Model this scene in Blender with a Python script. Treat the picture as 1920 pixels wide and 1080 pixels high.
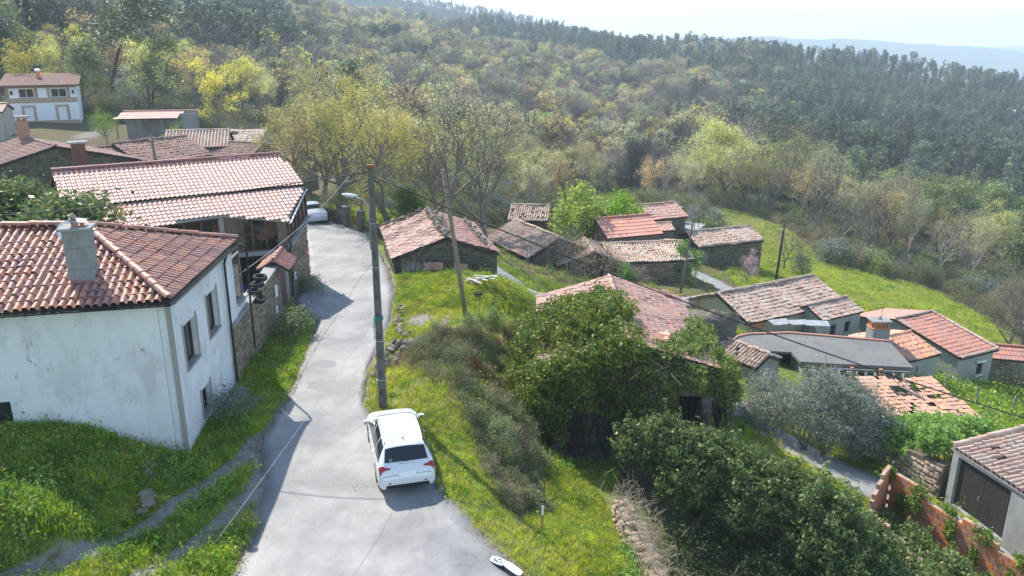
import bpy, math, random
import numpy as np
from mathutils import Vector, Matrix
sc = bpy.context.scene
for o in list(bpy.data.objects): bpy.data.objects.remove(o)
col = sc.collection
PI = math.pi
R = math.radians
# ------------------------------------------------------------------ camera
cam = bpy.data.objects.new('camera', bpy.data.cameras.new('camera'))
col.objects.link(cam)
cam.location = (0, 0, 13.6)
cam.rotation_euler = (PI / 2 - math.atan(460 / 1480), 0, 0)
cam.data.sensor_width = 36
cam.data.lens = 36 * 1480 / 1920
cam.data.clip_start = 0.1
cam.data.clip_end = 20000
sc.camera = cam
# ------------------------------------------------------------------ sky, sun, exposure
SUN_AZ, SUN_EL = R(37), R(45)          # degrees left of +Y, height
w = bpy.data.worlds.new('World'); sc.world = w; w.use_nodes = True
nt = w.node_tree; nt.nodes.clear()
sky = nt.nodes.new('ShaderNodeTexSky'); sky.sky_type = 'NISHITA'; sky.sun_disc = False
sky.sun_elevation = SUN_EL; sky.sun_rotation = -SUN_AZ
sky.altitude = 300; sky.air_density = 1.0; sky.dust_density = .25; sky.ozone_density = 1.0
bg = nt.nodes.new('ShaderNodeBackground'); bg.inputs['Strength'].default_value = 0.115
wo = nt.nodes.new('ShaderNodeOutputWorld')
nt.links.new(sky.outputs[0], bg.inputs[0]); nt.links.new(bg.outputs[0], wo.inputs[0])
sd = bpy.data.lights.new('sun', 'SUN'); sd.energy = 3.0; sd.angle = R(0.53); sd.color = (1, .94, .84)
sun = bpy.data.objects.new('sun', sd); col.objects.link(sun); sun.location = (-40, 60, 80)
sv = Vector((-math.sin(SUN_AZ) * math.cos(SUN_EL), math.cos(SUN_AZ) * math.cos(SUN_EL), math.sin(SUN_EL)))
sun.rotation_euler = sv.to_track_quat('Z', 'Y').to_euler()
vs = sc.view_settings
vs.view_transform = 'Standard'; vs.look = 'None'; vs.gamma = 1; vs.use_curve_mapping = False
vs.exposure = 1.45
sc.render.engine = 'CYCLES'
cy = sc.cycles
cy.use_denoising = True; cy.max_bounces = 7; cy.diffuse_bounces = 3; cy.glossy_bounces = 2
cy.transmission_bounces = 4; cy.transparent_max_bounces = 8; cy.volume_bounces = 1
cy.sample_clamp_indirect = 6
# ------------------------------------------------------------------ helpers
rng = np.random.default_rng(7)
random.seed(7)
M = {}

def smooth01(a, b, x):
    t = np.clip((np.asarray(x, float) - a) / (b - a), 0, 1); return t * t * (3 - 2 * t)

def new_mesh(name, V, F, mat=None, smooth=False):
    """V (n,3), F (m,k) int array of equal-sized faces, or a list of faces."""
    me = bpy.data.meshes.new(name)
    if isinstance(F, np.ndarray):
        V = np.asarray(V, np.float32); m, k = F.shape
        me.vertices.add(len(V)); me.vertices.foreach_set('co', V.ravel())
        me.loops.add(m * k); me.loops.foreach_set('vertex_index', F.astype(np.int32).ravel())
        me.polygons.add(m)
        me.polygons.foreach_set('loop_start', (np.arange(m) * k).astype(np.int32))
        me.polygons.foreach_set('loop_total', np.full(m, k, np.int32))
        me.update(calc_edges=True); me.validate()
    else:
        me.from_pydata([tuple(v) for v in V], [], [tuple(f) for f in F]); me.update()
    if mat is not None: me.materials.append(mat if not isinstance(mat, str) else M[mat])
    if smooth: me.polygons.foreach_set('use_smooth', np.ones(len(me.polygons), bool))
    return me

def link(name, me, parent=None, loc=None, rot=None, scale=None):
    o = bpy.data.objects.new(name, me); col.objects.link(o)
    if parent is not None: o.parent = parent
    if loc is not None: o.location = loc
    if rot is not None: o.rotation_euler = rot
    if scale is not None: o.scale = scale
    return o

def tag(o, label=None, cat=None, group=None, kind=None):
    if label: o['label'] = label
    if cat: o['category'] = cat
    if group: o['group'] = group
    if kind: o['kind'] = kind
    return o

def thing(name, label, cat, loc=(0, 0, 0), rz=0, group=None):
    o = bpy.data.objects.new(name, None); col.objects.link(o)
    o.location = loc; o.rotation_euler = (0, 0, rz); o.empty_display_size = .3
    return tag(o, label, cat, group)

class MB:
    """collects shapes into one mesh"""
    def __init__(s): s.V = []; s.F = []
    def add(s, V, F):
        n = len(s.V); s.V += [tuple(v) for v in V]; s.F += [tuple(i + n for i in f) for f in F]; return s
    def box(s, c, d, rz=0, rx=0, ry=0):
        x, y, z = d[0] / 2, d[1] / 2, d[2] / 2
        m = Matrix.Translation(c) @ Matrix.Rotation(rz, 4, 'Z') @ Matrix.Rotation(ry, 4, 'Y') @ Matrix.Rotation(rx, 4, 'X')
        vs_ = [m @ Vector((a * x, b * y, e * z)) for e in (-1, 1) for a, b in ((-1, -1), (1, -1), (1, 1), (-1, 1))]
        return s.add(vs_, [(3, 2, 1, 0), (4, 5, 6, 7), (0, 1, 5, 4), (1, 2, 6, 5), (2, 3, 7, 6), (3, 0, 4, 7)])
    def bbox(s, c, d, b=.02, rz=0):
        """box with chamfered vertical and top edges"""
        x, y, z = d[0] / 2, d[1] / 2, d[2] / 2
        m = Matrix.Translation(c) @ Matrix.Rotation(rz, 4, 'Z')
        def ring(k, zz):
            X, Y = x - k, y - k; e = min(b, X * .5, Y * .5)
            return [m @ Vector(p + (zz,)) for p in ((-X + e, -Y), (X - e, -Y), (X, -Y + e), (X, Y - e), (X - e, Y), (-X + e, Y), (-X, Y - e), (-X, -Y + e))]
        vv = ring(b, -z) + ring(0, -z + b) + ring(0, z - b) + ring(b, z)
        f = [tuple(range(7, -1, -1)), tuple(range(24, 32))]
        for k in range(3):
            for i in range(8): j = (i + 1) % 8; f.append((k * 8 + i, k * 8 + j, k * 8 + 8 + j, k * 8 + 8 + i))
        return s.add(vv, f)
    def tube(s, pts, r, n=6, cap=True):
        pts = [Vector(p) for p in pts]; rs = r if isinstance(r, (list, tuple)) else [r] * len(pts)
        vv = []; f = []
        for i, p in enumerate(pts):
            a = pts[max(i - 1, 0)]; b = pts[min(i + 1, len(pts) - 1)]
            d = (b - a).normalized(); q = d.to_track_quat('Z', 'Y')
            for k in range(n):
                t = 2 * PI * k / n; vv.append(p + q @ Vector((math.cos(t) * rs[i], math.sin(t) * rs[i], 0)))
        for i in range(len(pts) - 1):
            for k in range(n): j = (k + 1) % n; f.append((i * n + k, i * n + j, i * n + n + j, i * n + n + k))
        if cap: f.append(tuple(range(n - 1, -1, -1))); f.append(tuple(range((len(pts) - 1) * n, len(pts) * n)))
        return s.add(vv, f)
    def prism(s, poly, z0, z1):
        n = len(poly); vv = [(p[0], p[1], z0) for p in poly] + [(p[0], p[1], z1) for p in poly]
        return s.add(vv, [tuple(range(n - 1, -1, -1)), tuple(range(n, 2 * n))] + [(i, (i + 1) % n, n + (i + 1) % n, n + i) for i in range(n)])
    def slab(s, quad, nrm, t):
        """polygon in space thickened by t along -nrm"""
        n = len(quad); q = [Vector(p) for p in quad]; nn = Vector(nrm) * t
        return s.add(q + [p - nn for p in q], [tuple(range(n)), tuple(range(2 * n - 1, n - 1, -1))] + [(i, n + i, n + (i + 1) % n, (i + 1) % n) for i in range(n)])
    def build(s, name, mat, parent=None, smooth=False, loc=None, rz=None):
        o = link(name, new_mesh(name, s.V, s.F, mat, smooth), parent, loc)
        if rz: o.rotation_euler = (0, 0, rz)
        return o

# ------------------------------------------------------------------ materials
def lin(r, g, b):
    f = lambda c: (c / 255 / 12.92) if c / 255 <= .04045 else ((c / 255 + .055) / 1.055) ** 2.4
    return (f(r), f(g), f(b), 1)

def c4(c): return tuple(c) if len(c) == 4 else tuple(c) + (1,)

class NT:
    def __init__(s, name):
        s.m = bpy.data.materials.new(name); s.m.use_nodes = True; s.t = s.m.node_tree; s.t.nodes.clear(); M[name] = s.m
    def n(s, typ, **kw):
        x = s.t.nodes.new(typ)
        for k, v in kw.items(): setattr(x, k, v)
        return x
    def l(s, a, b): s.t.links.new(a, b)
    def pos(s, scale=(1, 1, 1)):
        g = s.n('ShaderNodeNewGeometry'); mp = s.n('ShaderNodeMapping'); mp.inputs['Scale'].default_value = scale
        s.l(g.outputs['Position'], mp.inputs['Vector']); return mp.outputs[0]
    def noise(s, scale, detail=5, rough=.6, vec=None, dist=0):
        x = s.n('ShaderNodeTexNoise'); x.inputs['Scale'].default_value = scale; x.inputs['Detail'].default_value = detail
        x.inputs['Roughness'].default_value = rough; x.inputs['Distortion'].default_value = dist
        s.l(vec if vec is not None else s.pos(), x.inputs['Vector']); return x.outputs[0]
    def ramp(s, fac, a, b, lo=0., hi=1.):
        x = s.n('ShaderNodeMapRange'); x.clamp = True
        for i, v in enumerate((a, b, lo, hi)): x.inputs[1 + i].default_value = v
        s.l(fac, x.inputs[0]); return x.outputs[0]
    def mix(s, fac, a, b, mode='MIX'):
        x = s.n('ShaderNodeMix', data_type='RGBA', blend_type=mode)
        for sock, v in ((x.inputs[0], fac), (x.inputs[6], a), (x.inputs[7], b)):
            if hasattr(v, 'links'): s.l(v, sock)
            elif isinstance(v, (int, float)): sock.default_value = v
            else: sock.default_value = c4(v)
        return x.outputs[2]
    def math(s, op, a, b=0.):
        x = s.n('ShaderNodeMath', operation=op)
        for i, v in enumerate((a, b)):
            if hasattr(v, 'links'): s.l(v, x.inputs[i])
            else: x.inputs[i].default_value = v
        return x.outputs[0]
    def piece(s):
        """0..1, one value per loose piece and per object"""
        g = s.n('ShaderNodeNewGeometry'); o = s.n('ShaderNodeObjectInfo')
        return s.math('FRACT', s.math('ADD', s.math('MULTIPLY', g.outputs['Random Per Island'], 7.31), s.math('MULTIPLY', o.outputs['Random'], 3.77)))
    def objrand(s): return s.n('ShaderNodeObjectInfo').outputs['Random']
    def hsv(s, c, h=.5, sat=1., v=1.):
        x = s.n('ShaderNodeHueSaturation')
        for k, val in (('Hue', h), ('Saturation', sat), ('Value', v)):
            if hasattr(val, 'links'): s.l(val, x.inputs[k])
            else: x.inputs[k].default_value = val
        s.l(c, x.inputs['Color']); return x.outputs[0]
    def bump(s, h, strength=.3, dist=.02):
        b = s.n('ShaderNodeBump'); b.inputs['Strength'].default_value = strength; b.inputs['Distance'].default_value = dist
        s.l(h, b.inputs['Height']); return b.outputs[0]
    def out(s, color, rough=.85, bump=None, metal=0., spec=.3, trans=None, coat=0.):
        p = s.n('ShaderNodeBsdfPrincipled'); o = s.n('ShaderNodeOutputMaterial')
        if hasattr(color, 'links'): s.l(color, p.inputs['Base Color'])
        else: p.inputs['Base Color'].default_value = c4(color)
        if hasattr(rough, 'links'): s.l(rough, p.inputs['Roughness'])
        else: p.inputs['Roughness'].default_value = rough
        p.inputs['Metallic'].default_value = metal; p.inputs['Specular IOR Level'].default_value = spec
        p.inputs['Coat Weight'].default_value = coat
        if bump is not None: s.l(bump, p.inputs['Normal'])
        sh = p.outputs[0]
        if trans is not None:
            tr = s.n('ShaderNodeBsdfTranslucent'); mx = s.n('ShaderNodeMixShader'); mx.inputs[0].default_value = trans
            s.l(s.hsv(color, .49, 1.1, 1.25) if hasattr(color, 'links') else color, tr.inputs[0])
            s.l(sh, mx.inputs[1]); s.l(tr.outputs[0], mx.inputs[2]); sh = mx.outputs[0]
        s.l(sh, o.inputs[0]); return s.m

def plain(name, c, rough=.7, metal=0., spec=.4, var=.12, scale=6, bump=.15, coat=0., stretch=(1, 1, 1)):
    t = NT(name); n = t.noise(scale, 6, .65, t.pos(stretch)); c = c4(c)
    k = t.mix(t.ramp(n, .3, .7), tuple(x * (1 - var) for x in c[:3]), tuple(min(1, x * (1 + var)) for x in c[:3]))
    return t.out(k, rough, t.bump(n, bump) if bump else None, metal, spec, coat=coat)

def tile_mat(name, base, lichen, lich_amt, dark=(.05, .03, .025), var=.3, sat=1., rough=.55, spec=.45, dirt=.4):
    """fired clay: one tone per tile, weathering blotches, lichen"""
    t = NT(name); p = t.piece()
    n1 = t.noise(1.1, 4, .6); n2 = t.noise(9, 6, .7); n3 = t.noise(28, 4, .7)
    c = t.mix(1., base, base)
    c = t.hsv(c, t.ramp(p, 0, 1, .494, .506), t.ramp(p, .2, .9, .85 * sat, 1.1 * sat), t.ramp(p, 0, 1, 1 - var, 1 + var * .8))
    c = t.mix(t.math('MULTIPLY', t.ramp(n2, .5, .75), dirt), c, dark)
    lm = t.math('MULTIPLY', t.ramp(t.math('ADD', t.math('MULTIPLY', n1, .55), t.math('MULTIPLY', n3, .6)), .75 - .3 * lich_amt, .85 - .25 * lich_amt), min(1., .35 + lich_amt))
    c = t.mix(lm, c, lichen)
    return t.out(c, rough, t.bump(n3, .35, .01), spec=spec)

def stone_mat(name, a, b, moss=(.07, .08, .03), moss_amt=.3, var=.5):
    t = NT(name); p = t.piece(); n = t.noise(7, 7, .7); n2 = t.noise(1.3, 4, .6); n3 = t.noise(30, 4, .7)
    c = t.mix(p, a, b)
    c = t.hsv(c, .5, 1., t.ramp(n, .25, .75, 1 - var, 1 + var * .7))
    c = t.mix(t.math('MULTIPLY', t.ramp(n2, .55, .72), moss_amt), c, moss)
    return t.out(c, .95, t.bump(t.math('ADD', n, t.math('MULTIPLY', n3, .5)), .6, .04), spec=.15)

def leaf_mat(name, a, b, trans=.35, rough=.5, spec=.35, tree_var=.35, hue=.03, c_alt=None, alt=0.):
    """leaves: one tone per leaf, another per plant"""
    t = NT(name); g = t.n('ShaderNodeNewGeometry'); o = t.objrand()
    c = t.mix(g.outputs['Random Per Island'], a, b)
    if c_alt is not None:
        c = t.mix(t.ramp(t.math('FRACT', t.math('MULTIPLY', g.outputs['Random Per Island'], 17.3)), 1 - alt - .01, 1 - alt), c, c_alt)
    cl = t.noise(1.1, 3, .6); c = t.hsv(c, t.ramp(cl, .3, .7, .512, .488), 1., t.ramp(cl, .3, .7, .72, 1.28))
    c = t.hsv(c, t.ramp(o, 0, 1, .5 - hue, .5 + hue), t.ramp(t.math('FRACT', t.math('MULTIPLY', o, 5.7)), 0, 1, .8, 1.1), t.ramp(t.math('FRACT', t.math('MULTIPLY', o, 13.7)), 0, 1, 1 - tree_var, 1 + tree_var))
    return t.out(c, rough, None, 0, spec, trans=trans)

# clay tiles
tile_mat('tile_house', (.42, .20, .145), (.44, .36, .31), .35, var=.3, dirt=.6)
tile_mat('tile_pale', (.66, .33, .265), (.70, .46, .40), .3, var=.1, rough=.5, spec=.45, dirt=.12)
tile_mat('tile_old', (.53, .30, .235), (.56, .45, .38), .45, var=.28, rough=.62)
tile_mat('tile_worn', (.46, .285, .215), (.54, .45, .36), .8, var=.35, rough=.7, spec=.3)
tile_mat('tile_red', (.44, .195, .14), (.52, .37, .31), .35, var=.22)
tile_mat('tile_brown', (.34, .205, .16), (.40, .30, .25), .4, var=.2, rough=.8, spec=.25)
tile_mat('tile_orange', (.60, .30, .195), (.62, .44, .34), .35, var=.25)
tile_mat('ridge_red', (.30, .11, .10), (.40, .2, .17), .1, var=.12)
tile_mat('brick_orange', (.55, .20, .10), (.45, .3, .22), .12, var=.25)
tile_mat('sheet_orange', (.66, .29, .20), (.66, .38, .29), .1, var=.06, dirt=.1)
# walls
stone_mat('stone_wall', (.17, .14, .105), (.27, .235, .185), moss_amt=.35)
stone_mat('stone_dark', (.10, .09, .07), (.19, .165, .13), moss_amt=.55)
stone_mat('stone_brown', (.20, .15, .105), (.33, .27, .20), moss_amt=.2)
stone_mat('rock_moss', (.16, .14, .12), (.28, .25, .21), (.16, .13, .03), .7)
stone_mat('clay_stone', (.36, .26, .19), (.50, .39, .30), moss_amt=.1)
stone_mat('mortar', (.15, .13, .10), (.20, .175, .14), moss_amt=.4)

def render_mat(name, base, stain, stain2, amt=.5, patch=.3):
    t = NT(name)
    st = t.noise(1.3, 7, .7, t.pos((1.2, 1.2, .5))); bl = t.noise(.55, 5, .6); fine = t.noise(22, 5, .7); pt = t.noise(3.4, 6, .7, t.pos((1, 1, .6)))
    c = t.mix(t.math('MULTIPLY', t.ramp(st, .48, .72), amt), base, stain)
    c = t.mix(t.math('MULTIPLY', t.ramp(bl, .45, .7), amt * .6), c, stain)
    c = t.mix(t.math('MULTIPLY', t.ramp(pt, .62, .68), patch), c, stain2)
    c = t.hsv(c, .5, 1, t.ramp(fine, .2, .8, .93, 1.07))
    return t.out(c, .9, t.bump(fine, .25, .01), spec=.2)
render_mat('render_white', (.68, .70, .71), (.46, .47, .46), (.29, .30, .31), .85, .9)
render_mat('render_grey', (.33, .33, .315), (.20, .20, .185), (.14, .13, .12), .7, .5)
render_mat('render_cream', (.44, .40, .33), (.36, .31, .24), (.28, .23, .18), .5, .3)
render_mat('render_clean', (.78, .80, .82), (.66, .66, .64), (.6, .6, .6), .3, .1)
render_mat('concrete', (.33, .325, .31), (.20, .195, .185), (.44, .43, .41), .8, .45)
render_mat('concrete_roof', (.19, .185, .175), (.12, .118, .11), (.34, .33, .31), .8, .6)
render_mat('concrete_pole', (.14, .132, .12), (.10, .095, .085), (.26, .25, .22), .6, .3)
render_mat('chimney_grey', (.27, .28, .28), (.15, .155, .15), (.40, .40, .39), .8, .4)
plain('wood_pole', (.25, .20, .145), .9, stretch=(8, 8, .6), var=.35, scale=3)
plain('wood_dark', (.04, .033, .028), .8, stretch=(10, 10, .5), var=.4, scale=3)
plain('wood_grey', (.26, .24, .215), .85, stretch=(9, 9, .5), var=.35, scale=3)
plain('wood_brown', (.11, .068, .04), .7, stretch=(9, 9, .5), var=.3, scale=3)
plain('door_maroon', (.13, .06, .05), .6, var=.2)
plain('black_plastic', (.012, .012, .014), .45, bump=0)
plain('rubber', (.022, .022, .022), .85, var=.4)
plain('white_plastic', (.75, .77, .78), .4, bump=0, var=.03)
plain('metal_grey', (.42, .43, .44), .4, .7, var=.15, bump=.05)
plain('metal_dark', (.09, .09, .095), .5, .6, var=.3)
plain('rust', (.22, .10, .05), .9, var=.45, scale=18)
plain('wood_pale', (.52, .50, .46), .8, stretch=(9, 9, .5), var=.25, scale=3)
plain('granite', (.30, .28, .26), .8, var=.2, scale=30)
plain('cable', (.03, .03, .032), .6, bump=0)
plain('cable_pale', (.30, .30, .30), .6, bump=0)
plain('teal_cord', (.02, .26, .22), .6, bump=0)
plain('white_paint', (.80, .80, .79), .6, bump=.05, var=.05)
plain('blue_plastic', (.03, .09, .28), .45, bump=0)
plain('yellow_plastic', (.6, .38, .03), .5, bump=0)
plain('grey_sheet', (.34, .36, .37), .6, .2, var=.3, scale=2)
plain('car_white', (.66, .68, .70), .22, spec=.5, var=.01, bump=0, coat=.6)
plain('car_silver', (.58, .61, .65), .28, .2, spec=.5, var=.02, bump=0, coat=.6)
plain('car_dark', (.05, .06, .075), .25, .2, bump=0, coat=.6)
plain('lamp_red', (.33, .012, .012), .18, spec=.6, var=.05, bump=0, coat=.5)
plain('lamp_clear', (.55, .55, .57), .15, bump=0)
plain('chrome', (.6, .6, .62), .15, .95, bump=0)
plain('blossom_bark', (.17, .13, .11), .95, var=.3)
plain('void_dark', (.025, .022, .02), .95, bump=0)
def glass_mat(name, c, rough=.04):
    t = NT(name); n = t.noise(1.2, 3); t.out(t.mix(n, tuple(x * .7 for x in c), c), rough, t.bump(n, .04, .01), 0, .6)
glass_mat('glass_car', (.022, .028, .034)); glass_mat('glass_window', (.03, .035, .038)); glass_mat('glass_veranda', (.02, .02, .018), .05)
# bark and leaves
for nm, a, b in (('bark_grey', (.27, .235, .20), (.14, .12, .10)), ('bark_pale', (.33, .30, .26), (.17, .15, .125)), ('bark_brown', (.13, .095, .07), (.07, .05, .04)), ('twig_grey', (.42, .37, .325), (.26, .23, .20)), ('twig_purple', (.32, .26, .23), (.20, .16, .145)), ('twig_straw', (.46, .38, .27), (.28, .22, .15)), ('twig_red', (.27, .10, .055), (.17, .07, .04))):
    t = NT(nm); n = t.noise(6, 5, .7, t.pos((2, 2, .4))); t.out(t.hsv(t.mix(n, a, b), .5, 1, t.ramp(t.objrand(), 0, 1, .75, 1.25)), .95, t.bump(n, .5, .02), spec=.1)
leaf_mat('leaf_yellow', (.40, .39, .10), (.58, .53, .15), .4, .6, tree_var=.5, hue=.025)
leaf_mat('leaf_budding', (.40, .40, .18), (.52, .50, .25), .4, .6, tree_var=.5, hue=.03)
leaf_mat('leaf_ochre', (.44, .36, .17), (.54, .45, .23), .4, .6, tree_var=.5, hue=.025)
leaf_mat('leaf_fresh', (.16, .33, .03), (.28, .46, .06), .45, .5)
leaf_mat('leaf_pale', (.33, .41, .20), (.45, .52, .27), .4, .6, tree_var=.4)
leaf_mat('leaf_laurel', (.06, .12, .025), (.15, .23, .05), .3, .48, .4, 0.1, .01, (.24, .25, .05), .16)
leaf_mat('leaf_ivy', (.075, .15, .025), (.19, .27, .055), .32, .5, .4, 0.1, .01, (.27, .27, .06), .22)
leaf_mat('leaf_bramble', (0.102, 0.145, 0.051), (0.221, 0.264, 0.102), .3, .6, .3, .15, .02, (.17, .10, .05), .2)
leaf_mat('leaf_dry', (0.280, 0.203, 0.119), (0.420, 0.315, 0.189), .25, .9, .1)
leaf_mat('leaf_olive', (0.176, 0.203, 0.149), (0.324, 0.351, 0.270), .2, .55, .4, .08, .01)
leaf_mat('leaf_eucalypt', (.075, .105, .065), (.20, .245, .15), .35, .5, .4, .55, .03)
leaf_mat('leaf_pine', (.06, .09, .05), (.15, .19, .10), .15, .6, .3, .3, .025)
leaf_mat('leaf_evergreen', (.13, .18, .06), (.32, .38, .14), .25, .5, .4, .25, .02)
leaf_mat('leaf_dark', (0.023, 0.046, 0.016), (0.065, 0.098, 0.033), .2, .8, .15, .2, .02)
leaf_mat('leaf_bluegrey', (0.156, 0.195, 0.163), (0.260, 0.305, 0.260), .25, .6, .3, .2, .02)
leaf_mat('blossom', (.42, .25, .27), (.55, .38, .40), .3, .8, .1, .1, .01)
leaf_mat('blossom_white', (.5, .5, .46), (.65, .66, .62), .3, .8, .1, .1, .01)
leaf_mat('grass', (.25, .36, .02), (.50, .56, .045), .4, .6, .25, .25, .02, (.44, .40, .12), .16)
leaf_mat('grass_lush', (.12, .24, .02), (.26, .40, .035), .4, .55, .3, .25, .02)
leaf_mat('grass_dry', (0.378, 0.322, 0.140), (0.504, 0.434, 0.238), .3, .8, .1, .2, .02)
# ------------------------------------------------------------------ lie of the land: heights known at these points
HP = [(-5,28,0),(-7,18,0),(0,16,0),(0,10,0),(-10,8,0),(-9,35,0),(-10.5,44,0),(-13,55,0),(-14,61,-.1),(-4,22,0),(-11.25,23.3,.3),(-12.2,23.4,.75),(-13.5,23.1,1.2),(-16,22.5,1.65),(-19,21.8,1.9),(-13,21.2,.75),(-15.5,20.2,1.0),(-10.6,21.3,.15),(-11.4,19.4,.3),(-12,16.5,.35),(-14,15,.5),(-22,15,1.4),(-27,25,1.9),(-9.4,26,0),(-11.15,27.5,.05),(-11.35,31,.05),(-11.6,35,.0),(-11.8,38,.0),(-22,33,.8),(-16,36,.3),(-30,42,.5),
(-18,62,0),(-24,66,.2),(-17,52,0),(-2.4,38.6,-.1),(-5.2,40,0),(0.3,44,-.5),(.4,38,-.7),(-4.5,33,.1),(-2.2,33,-.1),(-.8,35.5,-.4),(2,22,-1.2),(2.2,18,-1.0),(1.0,26,-1.7),(3.6,20,-1.5),(.5,31,-2.4),(9,31,-2.9),(5,40,-3.1),(1.8,42,-2.4),(-.7,27,-.35),(-.6,23,-.3),(1,29,-2.2),(-1.2,31,-.5),
(5.6,25,-3.5),(8,21,-4.5),(7,18,-4.2),(11,18,-4.8),(12,22,-4.5),(6,23,-3.9),(10,27,-3.4),(4,14,-1.2),(10,14,-4.8),(11,37,-3.9),(12.5,33,-4),(14.5,29.6,-4.1),(16.2,26.2,-4.3),(18.1,24.2,-4.5),(21,20,-4.8),(2.2,51,-3.6),(6,45.5,-3.8),(-.6,55,-2.5),(-6,57.5,-.9),(-9,57,-.3),
(7,69,-6.4),(14,63,-6.5),(2.5,72,-6),(2,82,-6.4),(12,71,-6.8),(10.5,67.6,-6.4),(13,80,-7),(22,83,-9),(20,60,-8),(31,57,-10),(20,50,-6.8),(24,44,-7),(21.5,38,-6.2),(17,42,-5.6),(13.5,45,-5),(20,28,-4.6),(24,26,-5),(27,34,-6.8),(18.6,71,-7.6),(19.3,66.5,-7.4),
(28,75,-10),(40,75,-12),(49,76,-14.5),(42,60,-12.5),(55,62,-16),(60,85,-18.5),(40,95,-14),(30,100,-12.5),(17,112,-9),(8,95,-8),(-6,70,-2.5),(-12,68,-1),(-20,75,-1.5),(40,40,-11),(60,40,-17),(30,15,-7),(50,10,-13),
(-88.8,90.3,2),(-128,133,4),(-197,210,10),(-316,344,36),(-592,656,95),(-48.7,75.2,0),(-63,107,2.9),(-110,177,6),(-169,276,19),(-272,452,43),(-519,867,98),(-38,85,.1),(-51,117,1.6),(-71,165,2.5),(-107,252,9),(-178,427,31),(-357,860,78),(-19.5,82,-3),(-29,121,-5),(-46,194,-6),(-78,333,-.6),(-136,592,23),(-219,958,46),(-9.7,92,-6),(-15,140,-10),(-23,214,-12),(-38,363,-6),(-65,631,8),(-97,953,26),(2.7,105,-9),(3.8,140,-13),(6.2,234,-15.7),(10,393,-9),(15,586,1.5),(21.6,843,12),(34,175,-17.5),(53,275,-20),(78,413,-13.5),(110,585,-1),(137,735,5),(45.6,123,-16),(67.5,184,-22),(120,334,-33),(157,442,-24),(190,540,-10.8),(215,617,.7),(65,127,-20.5),(100,199,-27.5),(165,333,-36),(215,440,-29.7),(260,538,-17.5),(280,583,-8.2),(84,126,-24),(130,197,-32.4),(201,311,-39.4),(272,428,-34.3),(324,515,-24.8),(350,559,-18.3),(136,135,-29),(204,207,-36),(311,321,-42),(418,438,-36),(496,525,-27),
(240,800,-40),(340,720,-60),(450,700,-70),(620,700,-60),(60,1150,-20),(-80,1300,0),(700,1300,-110),(300,1500,-110),(-1000,1200,120),(-800,300,120),(-300,60,30),(-150,-20,12),(300,-50,-70),(900,300,-110),(1600,1800,-140),(0,2500,-110),(-1500,2500,60),(-60,0,6),(-30,-60,4),(60,-60,-20)]
HP = np.array(HP, float)
def _phi(r): return np.sqrt(r * r + 9.0)
_d = np.sqrt(((HP[:, None, :2] - HP[None, :, :2]) ** 2).sum(-1))
_A = np.zeros((len(HP) + 3, len(HP) + 3)); _A[:-3, :-3] = _phi(_d) + np.eye(len(HP)) * .03
_A[:-3, -3] = 1; _A[:-3, -2:] = HP[:, :2]; _A[-3, :-3] = 1; _A[-2:, :-3] = HP[:, :2].T
_w = np.linalg.solve(_A, np.concatenate([HP[:, 2], np.zeros(3)]))
def hbase(x, y):
    x = np.asarray(x, float); y = np.asarray(y, float); sh = x.shape; p = np.stack([x.ravel(), y.ravel()], 1); out = np.empty(len(p))
    for i in range(0, len(p), 8000):
        q = p[i:i + 8000]; r = np.sqrt(((q[:, None] - HP[None, :, :2]) ** 2).sum(-1))
        out[i:i + 8000] = _phi(r) @ _w[:-3] + _w[-3] + q @ _w[-2:]
    return np.clip(out, -150, 170).reshape(sh)

_pt = np.random.default_rng(3).uniform(0, 2 * PI, (40, 2)); _pk = np.random.default_rng(4).normal(size=(40, 2))
def wob(x, y, L):
    """cheap smooth noise, about -1..1, feature size L"""
    s = 0
    for i in range(10):
        k = _pk[i + (10 if L < 2 else 0)] * 2.2 / L; s = s + np.sin(k[0] * x + k[1] * y + _pt[i, 0])
    return s / 4

def seg_dist(x, y, pl):
    x = np.asarray(x, float); d = np.full(x.shape, 1e9)
    for (ax, ay), (bx, by) in zip(pl[:-1], pl[1:]):
        vx, vy = bx - ax, by - ay; t = np.clip(((x - ax) * vx + (y - ay) * vy) / (vx * vx + vy * vy), 0, 1)
        d = np.minimum(d, np.hypot(x - ax - t * vx, y - ay - t * vy))
    return d
def inside(x, y, poly):
    x = np.asarray(x, float); y = np.asarray(y, float); r = np.zeros(x.shape, bool); n = len(poly)
    for i in range(n):
        x1, y1 = poly[i][:2]; x2, y2 = poly[(i + 1) % n][:2]
        if y1 == y2: continue
        c = ((y1 > y) != (y2 > y)) & (x < (x2 - x1) * (y - y1) / (y2 - y1) + x1); r ^= c
    return r

ROAD_L = [(-7.8,4),(-7.7,14),(-7.5,18),(-7.55,20),(-7.95,22.6),(-9.0,25.2),(-9.1,29),(-9.2,31.4),(-9.6,35),(-10.0,38.2),(-10.9,39.4),(-12.0,41.2),(-12.2,43),(-12.1,45.4),(-12.9,48.3),(-14.8,55.4),(-17,59.5),(-24,63)]
ROAD_R = [(2.6,4),(1.8,14),(0.5,18),(-.8,19.6),(-2.2,21.6),(-3.0,23.6),(-4.9,26.4),(-5.9,28.6),(-6.25,31.4),(-6.3,35.2),(-6.25,38.2),(-6.5,41),(-6.9,43.8),(-7.9,48.3),(-9.6,54.5),(-11.2,58.3),(-13.6,61.5),(-22,68)]
LANE = [(-8.6,55.5),(-6,57.6),(-3,57),(-.6,55),(2.2,51),(6,45.5),(9.2,40.5),(11,37),(12.5,33),(14.9,29.7),(16.8,26.3),(18.0,23.2),(19.0,20.5),(21,16)]
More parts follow.
